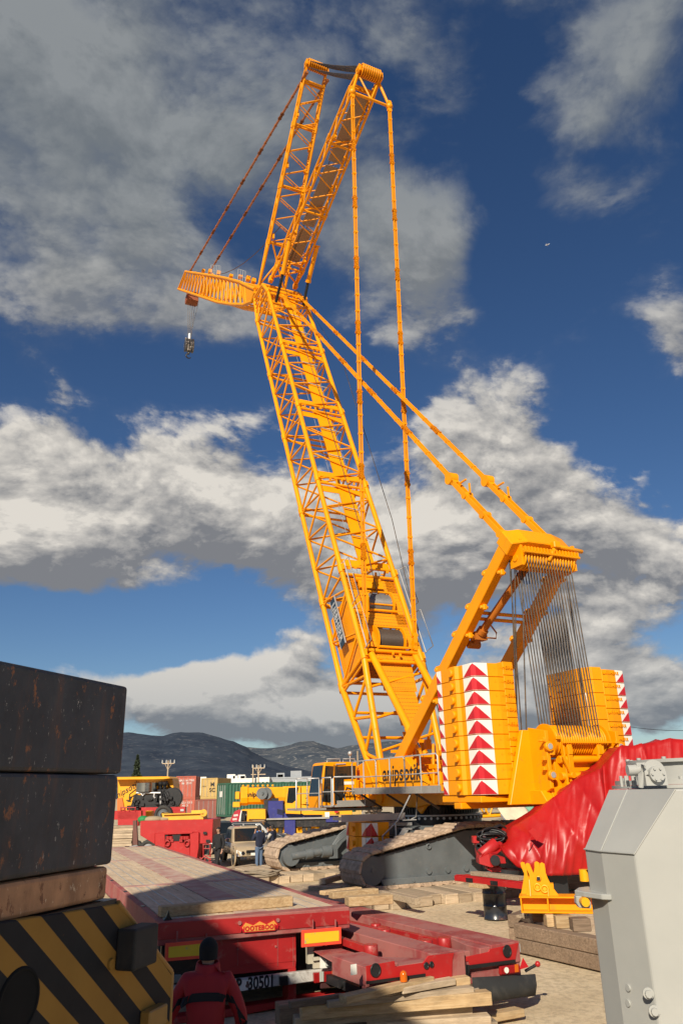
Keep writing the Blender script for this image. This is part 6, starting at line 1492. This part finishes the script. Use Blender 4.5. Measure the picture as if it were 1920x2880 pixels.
tag(m.build('wood_scraps', wood_grey), 'splintered wood scraps lying left of the orange yoke', 'wood scraps')
# orange yoke
q0 = gnd(1466, 2560, .76); YO = Frame((q0.x, q0.y, .74), rad(-14)); t = thing('lifting_yoke', 'orange steel yoke beam with four upright horns on timber cribbing', 'yoke', YO.o, YO.ang)
m = M(); Lb = 2.35; m.bb(0, Lb, -.25, .25, 0, .03); m.bb(-.02, Lb, -.25, .25, .27, .30); m.bb(0, Lb, -.02, .02, .03, .27); m.bb(0, .03, -.24, .24, .03, .27); m.bb(.52, .55, -.24, .24, .03, .27); m.bb(1.75, 1.78, -.24, .24, .03, .27)
m.build('beam', orange, t, .008)
def horn_plate(dx):
    h = [(.0, .30), (.07, .55), (.10, .68), (.05, .82), (.045, .88), (.075, .905), (.125, .89), (.16, .78), (.19, .70), (.235, .66), (.285, .70), (.31, .80), (.315, .89), (.36, .915), (.41, .885), (.415, .72), (.44, .62), (.50, .48), (.62, .30)]
    return [(x*1.05+dx, z) for x, z in h]
m = M(); m.prism(horn_plate(.12), -.14, -.10, 'y'); m.prism([(x-.11, z+.0) for x, z in horn_plate(.12)], .12, .16, 'y'); m.bb(.2, .68, -.10, .10, .30, .52); m.slab([(.2, -.14, .30), (.2, -.14, .6), (.2, -.24, .30)], (.025, 0, 0)); m.slab([(.55, -.14, .30), (.55, -.14, .5), (.55, -.24, .30)], (.025, 0, 0))
hn_ = m.build('horn_plate', orange, t, .006)
m = M()
for (x, z, r_) in ((.36, .46, .06), (.50, .43, .065), (.40, .62, .035)): m.torus((x, -.155, z), (0, 1, 0), r_, .022, 18, 6); m.bar((x, -.15, z), (x, -.165, z), r_*.6, 14)
m.build('boss', orange2, hn_); M().box((.40, -.17, .62), (.07, .05, .06)).build('bolt', darkmetal, hn_)

# ================================================================ red tarpaulin over a machine
Yf = 22.3
top_px = [(1404, 2372), (1436, 2328), (1508, 2284), (1579, 2226), (1630, 2183), (1661, 2170), (1684, 2163), (1703, 2147), (1722, 2122), (1745, 2098), (1790, 2094), (1834, 2088), (1880, 2075), (1925, 2083), (2050, 2080), (2160, 2120)]
bot_px = [(1404, 2376), (1420, 2404), (1452, 2438), (1497, 2456), (1543, 2463), (1600, 2462), (1645, 2458), (1760, 2452), (2160, 2440)]
def interp(tab, x):
    for (a, b) in zip(tab[:-1], tab[1:]):
        if a[0] <= x <= b[0]: return a[1]+(b[1]-a[1])*(x-a[0])/(b[0]-a[0])
    return tab[0][1] if x < tab[0][0] else tab[-1][1]
NSx, NPt = 180, 52; rings = []
for i in range(NSx):
    px = 1404+(2160-1404)*i/(NSx-1); T1, B1 = at(px, interp(top_px, px), Yf+.75), at(px, interp(bot_px, px), Yf)
    u = i/(NSx-1); grow = min(1, u*9); ring = []
    hh = T1.z-B1.z; back = Yf+2.6
    for k in range(NPt):
        v = k/(NPt-1)
        if v < .55:                                                   # front fall of the cloth
            w_ = v/.55; y = Yf+.75*(w_**1.6)*1.0; z = B1.z+hh*w_
            y -= .28*math.sin(w_*math.pi)*grow*.6
        elif v < .75: w_ = (v-.55)/.2; y = Yf+.75+(1.1*w_); z = T1.z-.06*math.sin(w_*3)
        else: w_ = (v-.75)/.25; y = Yf+1.85+.5*w_; z = T1.z-(T1.z-B1.z)*w_
        amp = grow*(.085 if v < .55 else .04)
        # hanging pleats that run down from the ridge and sag across the slope
        f1 = math.sin(px*.040+v*3.5+1.2*math.sin(v*4)); f2 = abs(math.sin(px*.016-v*3.4)); f3 = noise.noise(V((px*.012, v*3, 2)))
        y += amp*(.45*f1*(1-v*.6)+1.2*(f2-.5)+.8*f3)
        cr1 = (1-abs(noise.noise(V((px*.016+v*2.4, v*1.5, 5.3)))*1.6))**4; cr2 = (1-abs(noise.noise(V((px*.040-v*2.6, v*2.2, 9.1)))*1.6))**5
        y -= grow*(.11*max(0, cr1)+.050*max(0, cr2))*(1 if v < .6 else .4); z += grow*.05*max(0, cr1)*(1 if .5 < v < .8 else 0)
        z += .03*grow*noise.noise(V((px*.015, v*3, 7)))
        if 1690 < px < 1712: y += .22*(1-abs(px-1701)/11)
        ring.append(V((T1.x*(y/(Yf+.75)) if False else T1.x+(B1.x-T1.x)*(1-min(1, v/.55)), y, z)))
    rings.append(ring)
m = M().loft(rings); t = thing('tarpaulin', 'glossy red tarpaulin draped over a long sloping machine', 'tarpaulin', (0, 0, 0)); m.build('cover', tarp, t)
q = at(1726, 2240, Yf)
m = M(); a_ = [at(1485, 2338, Yf-.35), at(1498, 2328, Yf-.38), at(1524, 2348, Yf-.38), at(1508, 2366, Yf-.35)]; m.slab(a_, (0, .015, 0)); m.beam(at(1494, 2350, Yf-.36), at(1482, 2372, Yf-.35), .04, .015); m.build('patch', redback, t, .004)
t = thing('machine_end', 'red hinged steel nose of the covered machine poking out of the tarpaulin', 'machine', (0, 0, 0)); zN = lambda x, y, d=0: at(1260+x/5.227, 2230+y/5.227, Yf+d)
m = M(); m.slab([zN(448, 960, -.1), zN(480, 920, -.1), zN(700, 740, .1), zN(790, 690, .3), zN(800, 830, .2), zN(720, 900, .0), zN(620, 895, -.15), zN(632, 1100, -.15), zN(455, 1045, -.1)], (0, .5, 0)); m.slab([zN(605, 890, -.25), zN(720, 915, -.2), zN(830, 950, -.1), zN(850, 1040, -.1), zN(760, 1040, -.15), zN(700, 1075, -.2), zN(632, 1100, -.25)], (0, .3, 0)); m.slab([zN(575, 1100, 0), zN(780, 1090, 0), zN(780, 1165, 0), zN(640, 1165, 0), zN(575, 1130, 0)], (0, .5, 0))
m.slab([zN(360, 640, .4), zN(480, 632, .4), zN(480, 740, .4), zN(365, 742, .4)], (0, .3, 0)); m.slab([zN(400, 750, .4), zN(560, 740, .4), zN(560, 880, .4), zN(430, 940, .4)], (0, .3, 0)); m.bar(zN(700, 740, .2), zN(480, 920, .1), .16, 14)
ms_ = m.build('nose', redback, t, .01)
m = M(); q = zN(690, 992, -.3); m.bar(q, q+V((0, .1, 0)), .13, 18); m.bar(zN(860, 1120, .3), zN(860, 1180, .3), .38, 16)
for k in range(10): q = zN(R.uniform(390, 560), R.uniform(750, 950), .35); m.box(q, (R.uniform(.05, .12), .1, R.uniform(.04, .1)))
m.build('pin', darkmetal, ms_)
m = M(); c = zN(640, 660, .35)
for k in range(9):
    rx, rz = .30+.04*(k % 4), .10+.03*(k % 3); m.tube([c+V((rx*math.cos(t_)+R.uniform(-.01, .01), .12*math.sin(t_*1+k), rz*math.sin(t_)+.02*k-.06)) for t_ in [2*math.pi*i/22 for i in range(22)]], .025, 6, closed=True)
for k in range(3): m.tube([zN(560, 640, .4), zN(640, 540-k*12, .4), zN(760, 480-k*10, .5), zN(850, 520, .6)], .022, 6)
m.build('hose_coil', blackp, ms_)
m = M()
for k in range(10): q = zN(R.uniform(450, 680), R.uniform(620, 840), .28); m.bar(q, q+V((R.uniform(-.1, .1), -.03, R.uniform(-.06, .06))), .022, 8)
m.build('fitting', chrome, ms_)
q = at(1560, 2500, Yf+.6); o = M().box((q.x, q.y, .5), (.6, .6, 1.0)).build('support_block', blackp, None, .02); tag(o, 'black support block under the red tarpaulin', 'block')
q = at(1640, 2476, 27); o = M().bb(q.x-.8, q.x+2.2, 26.8, 29, .0, q.z+.15).build('timber_pack', wood_grey, None, .02); tag(o, 'grey timber pack beyond the orange yoke under the tarpaulin edge', 'timber beam')

# ================================================================ grey painted housing at the right edge
hg = N('grey_housing_paint'); n1 = hg.noise(1.1, 5, .6); n2 = hg.noise(26, 3, .5); n3 = hg.noise(2.2, 7, .7, (1, 1, .4))
hg.set(hg.mix(hg.ramp(n3, [(.60, 0), (.74, .22)]), hg.ramp(n1, [(.3, (.34, .345, .325)), (.7, (.40, .40, .375))]), (.30, .29, .26)), .42); hg.bump(n2, .12, .004); grey = hg.m
t = thing('gear_housing', 'big pale grey steel housing with sloped shoulder and round flanged drive on top', 'machine housing', (0, 0, 0))
Lp, Mp = at(1643, 2387, 6.0), at(1783, 2402, 5.5); z1 = (Lp.z+Mp.z)/2; Lp.z = Mp.z = z1
L2p = Lp+(Mp-Lp)*.42+V((-.03, -.02, 0))
Rdir = V((.985, -.17, 0)); zt_ = at(1898, 2219, 5.45).z
# top left corner of the right hand face
nR = V((.17, .985, 0)); d = ray(1898, 2219); Tp = EYE+d*((Mp-EYE).dot(nR)/d.dot(nR)); zt_ = Tp.z
TL = gnd(1712, 2223, zt_) if abs(zt_-CAM_H) > .03 else at(1712, 2223, 6.2)
TL = at(1712, 2223, 6.25); TL.z = zt_; TL2 = TL+(Tp-TL)*.30; TL2.z = zt_
Rf = Mp+Rdir*2.4
dn = lambda p: V((p.x, p.y, 0)); up_ = lambda p: V((p.x, p.y, zt_))
back = V((1.3, 1.9, 0))
v = [dn(Lp), dn(L2p), dn(Mp), dn(Rf), dn(Rf+back), dn(Lp+back), Lp, L2p, Mp, V((Rf.x, Rf.y, z1)), TL, TL2, Tp, up_(Rf), up_(Rf+back), up_(TL+back), Lp+back]
fs = [(0, 1, 7, 6), (1, 2, 8, 7), (2, 3, 13, 12, 8), (10, 11, 12, 13, 14, 15), (3, 4, 14, 13), (4, 5, 16, 15, 14), (5, 0, 6, 16), (16, 6, 10, 15)]
m = M().add(v, fs); body_ = m.build('shell', grey, t, .012, 2)
lerp2 = lambda a, b, c, u: a+(b-a)*(u/.42) if u < .42 else b+(c-b)*((u-.42)/.58)
m = M(); NB, NV = 16, 8; gr = [[lerp2(Lp, L2p, Mp, i/NB)+(lerp2(TL, TL2, Tp, i/NB)-lerp2(Lp, L2p, Mp, i/NB))*(j/NV) for j in range(NV+1)] for i in range(NB+1)]
m.add([q for r_ in gr for q in r_], [(i*(NV+1)+j, (i+1)*(NV+1)+j, (i+1)*(NV+1)+j+1, i*(NV+1)+j+1) for i in range(NB) for j in range(NV)], True); m.build('sloped_shoulder', grey, body_)
m = M(); m.tube([Lp+V((-.004, -.004, 0)), L2p+V((-.004, -.004, 0)), Mp+V((-.004, -.004, 0))], .007, 6); m.tube([L2p+V((-.004, -.002, .002)), TL2], .005, 6); m.tube([Mp, Tp], .005, 6); m.build('weld_bead', grey, body_)
for (px, py) in ((1775, 2777), (1775, 2820)):
    m = M(); dd_ = ray(px, py); nn_ = (Mp-Lp).cross(V((0, 0, 1))).normalized(); p = EYE+dd_*((Mp-EYE).dot(nn_)/dd_.dot(nn_)); s_ = nn_ if nn_.dot(EYE-p) > 0 else -nn_; m.bar(p, p+s_*.035, .022, 8); m.bar(p, p+s_*.012, .034, 16); m.build('bolt', grey, body_)
for (px, py) in ((1821, 2793), (1838, 2843)):
    m = M(); dd_ = ray(px, py); p = EYE+dd_*((Mp-EYE).dot(nR)/dd_.dot(nR)); m.bar(p, p-nR*.035, .022, 8); m.bar(p, p-nR*.012, .034, 16); m.build('bolt', grey, body_)
# top plate, flange and drive
FC = at(1985, 2210, 6.6); FC.z = zt_
m = M(); m.bar(FC+V((0, 0, .003)), FC+V((0, 0, .028)), .74, 48); m.bar(FC+V((0, 0, .03)), FC+V((0, 0, .065)), .71, 48); m.bar(FC+V((0, 0, .065)), FC+V((0, 0, .195)), .56, 48); m.bar(FC+V((0, 0, .195)), FC+V((0, 0, .22)), .60, 48)
fl = m.build('flange', grey, t)
m = M()
for k in range(28):
    a_ = 2*math.pi*k/28; p = FC+V((.65*math.cos(a_), .65*math.sin(a_), .065)); m.bar(p, p+V((0, 0, .022)), .02, 6)
    if k % 2: p = FC+V((.585*math.cos(a_), .58*math.sin(a_), .22)); m.bar(p, p+V((0, 0, .016)), .018, 6)
for px in (1745, 1758, 1762, 1778, 1782): p = at(px, 2190, 6.25); m.bar(V((p.x, p.y, zt_+.02)), V((p.x, p.y, zt_+.10)), .013, 6)
m.each('bolt', grey, fl)
g0 = at(1785, 2166, 6.05); m = M(); m.bar(g0+V((-.06, 0, 0)), g0+V((.08, 0, 0)), .040, 20); m.bar(g0+V((.06, 0, -.01)), g0+V((.12, .02, -.01)), .046, 20); m.box(g0+V((.04, 0, .04)), (.07, .06, .025)); m.bar(g0+V((.145, .04, -.08)), g0+V((.145, .04, .07)), .022, 10)
q = at(1848, 2177, 5.95); m.bar(q, q+V((0, .1, 0)), .056, 24); m.box(q+V((0, .07, -.03)), (.16, .06, .10)); m.bar(q+V((0, .06, .02)), q+V((0, .1, .02)), .085, 24)
for k in range(6): a_ = math.pi*k/3; p = q+V((.042*math.cos(a_), 0, .042*math.sin(a_))); m.bar(p, p-V((0, .014, 0)), .008, 6)
m.tube([q+V((-.12, .05, -.09)), q+V((-.115, .03, .0)), q+V((-.085, .03, .065))], .02, 8)
m.build('drive', grey, fl); M().bar(g0+V((.05, -.035, -.04)), g0+V((.10, -.04, -.04)), .025, 12).build('plug', blackp, fl); M().tube([g0+V((.08, -.03, -.085)), g0+V((.13, -.05, -.09))], .009, 6).build('handle', redback, fl)
# side lug with pin
lg = at(1690, 2520, 5.85); m = M(); A_ = [at(1616, 2500, 6.0), at(1640, 2492, 6.1), at(1672, 2497, 5.9), at(1716, 2519, 5.75), at(1716, 2527, 5.75), at(1640, 2523, 5.95), at(1618, 2513, 5.98)]
zl = at(1660, 2505, 5.95).z; pts = [V((p.x, p.y, zl)) for p in (at(1614, 2505, 6.0), at(1625, 2497, 6.15), at(1650, 2494, 6.2), at(1700, 2502, 6.1), at(1718, 2520, 5.72), at(1690, 2520, 5.75), at(1640, 2514, 5.9))]; m.slab(pts, (0, 0, -.035))
m.slab([at(1618, 2520, 5.95), at(1660, 2522, 5.9), at(1662, 2556, 5.9), at(1628, 2554, 5.95), at(1619, 2540, 5.96)], (0, .05, 0)); m.build('lug', grey, t, .005)
p = at(1640, 2535, 5.93); M().bar(p-V((0, .05, 0)), p+V((0, .1, 0)), .03, 14).build('pin', orange2, t); p = at(1645, 2478, 6.3); M().bar(p, p+V((.0, .0, .08)), .04, 12).build('pin', orange2, t)

# ================================================================ stacked ballast and striped plate at the left edge
S = Frame((-1.42, 5.0, 0), rad(-17.76))
def block(z0, z1, y1, mt, lab, x0=0.0, y0=-3.6):
    m = M().bb(-2.2, x0, y0, y1, z0, z1); o = m.build('ballast_slab', mt, None, .022, 2); o.location = S.o; o.rotation_euler = (0, 0, S.ang); return tag(o, lab, 'ballast slab')
block(3.235, 3.775, .0, slab_black, 'topmost chipped black ballast slab of the stack at the left edge'); block(2.722, 3.228, -.03, slab_black, 'second chipped black ballast slab, between the top one and the rusty slab'); block(2.535, 2.712, -.05, slab_rust, 'thin rusty tan slab under the two black ballast slabs', -.01)
sm_ = N('hazard_stripe_paint'); A_ = S.hit(180, 2569, 0, .03); B_ = S.hit(398.6, 2847, 0, .03); C_ = S.hit(290, 2550, 0, .03)
kk = (B_.y-A_.y)/(B_.z-A_.z); per = (C_.y-A_.y)-kk*(C_.z-A_.z)
tcn = sm_.n('ShaderNodeTexCoord'); sx = sm_.n('ShaderNodeSeparateXYZ'); sm_.l(tcn.outputs['Object'], sx.inputs[0])
f_ = sm_.math('ADD', sm_.math('MULTIPLY', sm_.math('SUBTRACT', sx.outputs[1], A_.y), 1/per), sm_.math('MULTIPLY', sm_.math('SUBTRACT', sx.outputs[2], A_.z), -kk/per)); fr_n = sm_.math('FRACT', sm_.math('ADD', f_, 20.0))
yb_ = sm_.ramp(sm_.noise(1.6, 5), [(.3, (.30, .16, .035)), (.7, (.40, .22, .05))]); bl_ = sm_.ramp(sm_.noise(2, 5), [(.3, (.016, .017, .020)), (.7, (.030, .031, .034))])
stp = sm_.ramp(fr_n, [(.49, 1), (.51, 0)]); wr = sm_.ramp(sm_.noise(14, 8, .7), [(.66, 0), (.72, .5)])
sm_.set(sm_.mix(wr, sm_.mix(stp, bl_, yb_), (.12, .06, .03)), .6, 0, .12); hazard = sm_.m
t = thing('striped_body', 'dark steel body with black and yellow diagonal stripes under the ballast slabs', 'vehicle body', S.o, S.ang)
tc1 = S.hit(335, 2541, 0, .03); tc2 = S.hit(485, 2735, 0, .03); tc0 = S.hit(0, 2592, 0, .03)
m = M(); m.prism([(-3.6, tc0.z-.02), (tc0.y, tc0.z-.004), (tc1.y, tc1.z), (tc2.y, tc2.z), (tc2.y+.01, .3), (-3.6, .3)], -.02, .03, 'x'); sp_ = m.build('striped_plate', hazard, t, .006)
m = M(); m.tube([(.02, tc1.y, tc1.z+.004), (.02, tc2.y+.004, tc2.z)], .018, 6); m.tube([(.02, tc2.y+.004, tc2.z), (.02, tc2.y+.012, .3)], .018, 6); m.build('rim', paint('yellow_edge', (.38, .21, .05), .5), sp_)
m = M(); m.bb(-2.2, -.021, -3.6, tc1.y, .5, 2.52); m.bb(-.25, .02, -3.6, tc1.y-.01, tc1.z-.0, tc1.z+.028); m.build('core', darkmetal, t)
hc = S.hit(51, 2818, 0, .03); M().torus(hc, (1, 0, 0), .14, .012, 28, 6).bar(hc+V((-.03, 0, 0)), hc+V((.006, 0, 0)), .14, 28).build('painted_hole', plain('deep_black', (.001, .001, .001), .9), sp_)  # black disc gives the shade inside the round cutout
b0, b1 = S.hit(366, 2625, 0, .12), S.hit(414, 2712, 0, .12); m = M(); m.bb(.03, .16, b0.y, b1.y+.05, b1.z, b0.z+.02); m.build('rubber_buffer', rubber, t, .015, 2)
q = S.hit(310, 2712, 0, .03); M().bar(q, q+V((.015, 0, 0)), .028, 14).build('bolt', hazard, sp_)
q0, q1 = S.hit(402, 2845, 0, .05), S.hit(452, 2860, 0, .05); m = M().bb(.03, .10, q0.y, q1.y, q1.z-.03, q0.z); m.build('step_bracket', paint('yellow_bracket', (.36, .2, .045), .5), t, .008)
# ================================================================ behind the camera, unseen: shed and boom shapes added to cast shade into view
t = thing('shed_shadow_caster', 'unseen pitched roof shape added behind the camera to shade the foreground', 'building', (0, 0, 0))
m = M().prism([(-14, 0), (-3.2, 0), (-3.2, 8.95), (-8.6, 11.85), (-14, 8.95)], -9, -2.5, 'y'); m.build('wall', bw, t)
m = M(); m.slab([(-2.9, -2.3, 8.85), (-2.9, -9.2, 8.85), (-8.6, -9.2, 11.92), (-8.6, -2.3, 11.92)], (0, 0, .08)); m.slab([(-14.3, -2.3, 8.85), (-14.3, -9.2, 8.85), (-8.6, -9.2, 11.92), (-8.6, -2.3, 11.92)], (0, 0, .08)); m.build('roof', steel, t)
t = thing('boom_shadow_caster', 'unseen tall boom shape added behind the camera to cast a band of shade', 'crane boom', (-10.75, -11.5, 0), rad(-14))
M().prism([(-1.35, -.8), (1.35, -.8), (1.35, .5), (.8, .9), (-.8, .9), (-1.35, .5)], 0, 29, 'z').build('boom', orange2, t, .05); M().prism([(-1.7, -1.2), (1.7, -1.2), (1.7, 1.2), (-1.7, 1.2)], 0, 1.5, 'z').build('base', blue, t, .05)
# ================================================================ people
skin_m = paint('skin', (.42, .23, .15), .55, .06); hair_m = plain('dark_hair', (.012, .010, .009), .7)
def skin_mesh(name, verts, edges, mat, parent, root=0, sub=2):
    """verts: (x, y, z, r); grown with the Skin modifier into one continuous surface"""
    me = bpy.data.meshes.new(name); bm = bmesh.new(); lay = bm.verts.layers.skin.verify(); vs = []
    for i, q in enumerate(verts):
        v = bm.verts.new(q[:3]); r_ = q[3]; v[lay].radius = (r_, r_) if not isinstance(r_, tuple) else r_; v[lay].use_root = (i == root); vs.append(v)
    for a, b in edges: bm.edges.new((vs[a], vs[b]))
    bm.to_mesh(me); bm.free(); me.materials.append(mat)
    o = bpy.data.objects.new(name, me); COL.objects.link(o); o.parent = parent
    s_ = o.modifiers.new('skin', 'SKIN'); s_.use_smooth_shade = True; u = o.modifiers.new('sub', 'SUBSURF'); u.levels = sub; u.render_levels = sub
    return o
def person(label, pos, rz, H_=1.76, armL=None, armR=None, lean=0.0, hip=0.0, legs=None, jacket=None, trousers=None, shoes=None, hair=None, head_turn=0, cap=True, stripe=None, sleeves=None, bulk=1.0, detail=False):
    """local +y is where the person faces; arms are (elbow, hand) points"""
    t = thing('person', label, 'person', pos, rz); k = H_/1.76
    P = lambda x, y, z: (x*k, (y+lean*max(0, z-.95))*k, z*k)
    legs = legs or (((-.10, .0, .50), (-.11, -.02, .08)), ((.10, .02, .50), (.12, .04, .08)))
    armL = armL or ((-.28, -.02, 1.12), (-.27, .08, .86)); armR = armR or ((.28, -.02, 1.12), (.27, .08, .86))
    V_, E_ = [], []
    def add(p, r_, prev=None):
        V_.append((*P(*p), r_*k if not isinstance(r_, tuple) else (r_[0]*k, r_[1]*k))); i = len(V_)-1
        if prev is not None: E_.append((prev, i))
        return i
    pel = add((0, 0, .95), .105); ab = add((0, .0, 1.12), .115, pel); ch = add((0, -.01, 1.30), .14, ab); nk = add((0, 0, 1.47), .06, ch)
    n2 = add((0, .02, 1.55), .058, nk); hd = add((0, .035, 1.63), .096, n2); add((0, .02, 1.70), .080, hd); ns = add((.09*math.sin(head_turn)*-1, .035+.10*math.cos(head_turn), 1.62), .018, hd)
    for s in (-1, 1): add((s*.088, .03, 1.62), .016, hd)
    for s, arm in ((-1, armL), (1, armR)):
        sh = add((s*.175, -.01, 1.40), .062, ch); el = add(arm[0], .042, sh); wr = add(arm[1], .030, el)
        e_, h_ = V(arm[0]), V(arm[1]); d = (h_-e_).normalized(); pm = h_+d*.075; p_ = add(tuple(pm), (.036, .022), wr)
        side = d.cross(V((0, 1, .2))).normalized(); bend = side.cross(d).normalized()
        for q in range(4):
            f0 = pm+d*.035+side*(-.03+.02*q); ln = (.036, .042, .040, .030)[q]; f1 = f0+d*ln+bend*.006; f2 = f1+d*ln*.7+bend*.022
            i0 = add(tuple(f0), .0095, p_); i1 = add(tuple(f1), .009, i0); add(tuple(f2), .0075, i1)
        th0 = pm-d*.03-side*.035; i0 = add(tuple(th0), .012, p_); add(tuple(th0+d*.045-side*.012), .010, i0)
    for s, lg in ((-1, legs[0]), (1, legs[1])):
        hp = add((s*.09, 0, .90), .078, pel); kn = add(lg[0], .062, hp); an = add(lg[1], .042, kn); add((lg[1][0], lg[1][1]+.13, .045), .035, an)
    skin_mesh('body', V_, E_, skin_m, t)
    b = bulk
    # jacket: torso and sleeves in one surface
    def garment(nm, pts, eds, mat): return skin_mesh(nm, [(*P(*p), r_*k if not isinstance(r_, tuple) else (r_[0]*k, r_[1]*k)) for p, r_ in pts], eds, mat, t)
    jp_ = [((0, 0, .80), (.185*b, .14*b)), ((0, 0, 1.12), (.18*b, .135*b)), ((0, -.01, 1.30), (.195*b, .145*b)), ((0, -.01, 1.43), (.13*b, .10)), ((0, .01, 1.52), .082)]
    je = [(0, 1), (1, 2), (2, 3), (3, 4)]
    je2, jp2 = [], []
    for s, arm in ((-1, armL), (1, armR)):
        e_, h_ = V(arm[0]), V(arm[1]); base = len(jp_); jp_ += [((s*.19*b, -.01, 1.40), .085*b), (tuple(e_), .066*b), (tuple(h_-(h_-e_)*.08), .050*b)]; je += [(2, base), (base, base+1), (base+1, base+2)]
    jk = garment('jacket', jp_, je, jacket)
    tp = [((0, 0, 1.02), (.165, .13))]; te = []
    for s, lg in ((-1, legs[0]), (1, legs[1])):
        base = len(tp); tp += [((s*.085, 0, .86), .118), (lg[0], .080), ((lg[1][0], lg[1][1], .10), .066)]; te += [(0, base), (base, base+1), (base+1, base+2)]
    garment('trousers', tp, te, trousers)
    for s, lg in ((-1, legs[0]), (1, legs[1])):
        x, y, _ = lg[1]; garment('shoe', [((x, y-.05, .05), .05), ((x, y+.05, .048), .052), ((x, y+.17, .035), .038)], [(0, 1), (1, 2)], shoes or blackp)
    m = M(); rings = []; c = V(P(0, .028, 1.655))
    for i in range(9):
        ph = math.pi*.5*i/8*1.18; rr = .094*k
        rings.append([c+V((rr*.98*math.cos(ph)*math.cos(a), rr*1.10*math.cos(ph)*math.sin(a)-.008, rr*1.08*math.sin(ph))) if i < 8 else c+V((.001*math.cos(a), .001*math.sin(a)-.008, rr*1.08)) for a in [2*math.pi*q/18 for q in range(18)]])
    low = [c+V((.088*k*math.cos(a), .096*k*math.sin(a)-.008, -(.085 if math.sin(a) < .35 else -.0)*k)) for a in [2*math.pi*q/18 for q in range(18)]]
    m.loft([low]+rings); m.build('hair', hair or hair_m, t)
    return t, jk, P, k
jean = paint('blue_jeans', (.10, .15, .24), .9, .12); dk = plain('dark_cloth', (.014, .014, .016), .9); nv = plain('navy_jacket', (.014, .019, .042), .85); bl = plain('light_blue_knit', (.08, .19, .46), .9)
p = gnd(728, 2447); t, jk, P, k = person('man in navy jacket and jeans with blue shawl collar, hand raised to his face', (p.x, p.y, .0), rad(35), 1.80, armL=((-.27, .12, 1.15), (-.10, .22, 1.45)), armR=((.26, -.05, 1.13), (.20, .16, .98)), jacket=nv, trousers=jean)
M().tube([P(-.12, .12, 1.22), P(-.16, .10, 1.36), P(-.08, .05, 1.49), P(.05, -.05, 1.50)], [.045, .06, .05, .04], 8).build('scarf', bl, t)
p = gnd(766, 2440); t, jk, P, k = person('man in dark vest and pale sleeves raising a hand to his chin', (p.x, p.y, .0), rad(70), 1.80, armL=((-.27, .14, 1.14), (-.06, .20, 1.46)), armR=((.26, .14, 1.14), (.05, .22, 1.44)), jacket=nv, trousers=dk)
sl_ = paint('pale_sleeve', (.50, .47, .42), .9, .1)
for s in (-1, 1): M().tube([P(s*.205, .0, 1.36), P(s*.275, .13, 1.15), P(s*.20, .17, 1.26)], [.075, .078, .06], 9).build('sleeve', sl_, t)
p = gnd(612, 2452); person('dark clothed man walking in shadow beside the red ladder', (p.x, p.y, .0), rad(150), 1.78, jacket=dk, trousers=dk, legs=(((-.10, .16, .50), (-.11, .22, .08)), ((.10, -.02, .50), (.12, -.26, .10))))
# the man in the red jacket, seen from behind
rj = paint('red_jacket_cloth', (.36, .012, .018), .72, .10); rj2 = N('x')
hp_ = at(578, 2690, 8.35); print('head z', hp_.z); capm = plain('black_knit_cap', (.012, .012, .013), .95)
tt, jk, P, k = person('man in red jacket with black back band and black cap, seen from behind', (hp_.x+.02, hp_.y, hp_.z-1.645), rad(4), 1.78, armL=((-.36, .02, 1.10), (-.37, .20, .88)), armR=((.33, .03, 1.10), (.32, .22, .88)), jacket=rj, trousers=dk, hair=capm, bulk=1.04, lean=.10)
tt.location.z = 0.0
# collar and the black band that follows the shoulders and sleeves
m = M(); rings = []
for z, r_ in ((1.45, .125), (1.49, .115), (1.53, .108), (1.55, .104), (1.55, .092), (1.50, .09)):
    rings.append([V(P(r_*1.05*math.cos(a), r_*math.sin(a)+.01, z+.012*math.sin(a))) for a in [2*math.pi*q/20 for q in range(20)]])
m.loft(rings, caps=False); m.build('collar', rj, jk)

# black band across the back and down both sleeves, laid on the jacket cloth
def band(pts, w_):
    m = M(); pts = [V(q) for q in pts]; n = len(pts)
    for i in range(n-1):
        a, b = pts[i], pts[i+1]; N_ = 4
        for k in range(N_):
            p, q = a+(b-a)*k/N_, a+(b-a)*(k+1)/N_
            m.quad(p+w_[i], q+w_[i+1] if k == N_-1 else q+w_[i]+(w_[i+1]-w_[i])*(k+1)/N_, q-(w_[i]+(w_[i+1]-w_[i])*(k+1)/N_), p-(w_[i]+(w_[i+1]-w_[i])*k/N_))
    return m
zb_ = [(-.41, -.14, .86), (-.40, -.16, .99), (-.34, -.20, 1.13), (-.27, -.22, 1.24), (-.12, -.24, 1.285), (.0, -.24, 1.29), (.12, -.24, 1.285), (.27, -.22, 1.24), (.33, -.20, 1.12), (.37, -.16, .99), (.38, -.14, .86)]
ww = [V((.035, 0, 0))]*2+[V((.03, 0, .02)), V((.015, 0, .03))]+[V((0, 0, .035))]*3+[V((-.015, 0, .03)), V((-.03, 0, .02))]+[V((-.035, 0, 0))]*2
o = band([P(*q) for q in zb_], ww).build('back_band', dk, jk)
s_ = o.modifiers.new('wrap', 'SHRINKWRAP'); s_.target = jk; s_.wrap_method = 'PROJECT'; s_.use_project_y = True; s_.use_negative_direction = False; s_.use_positive_direction = True; s_.offset = .008; s_.wrap_mode = 'ABOVE_SURFACE'
so_ = o.modifiers.new('thick', 'SOLIDIFY'); so_.thickness = .006; so_.offset = 1
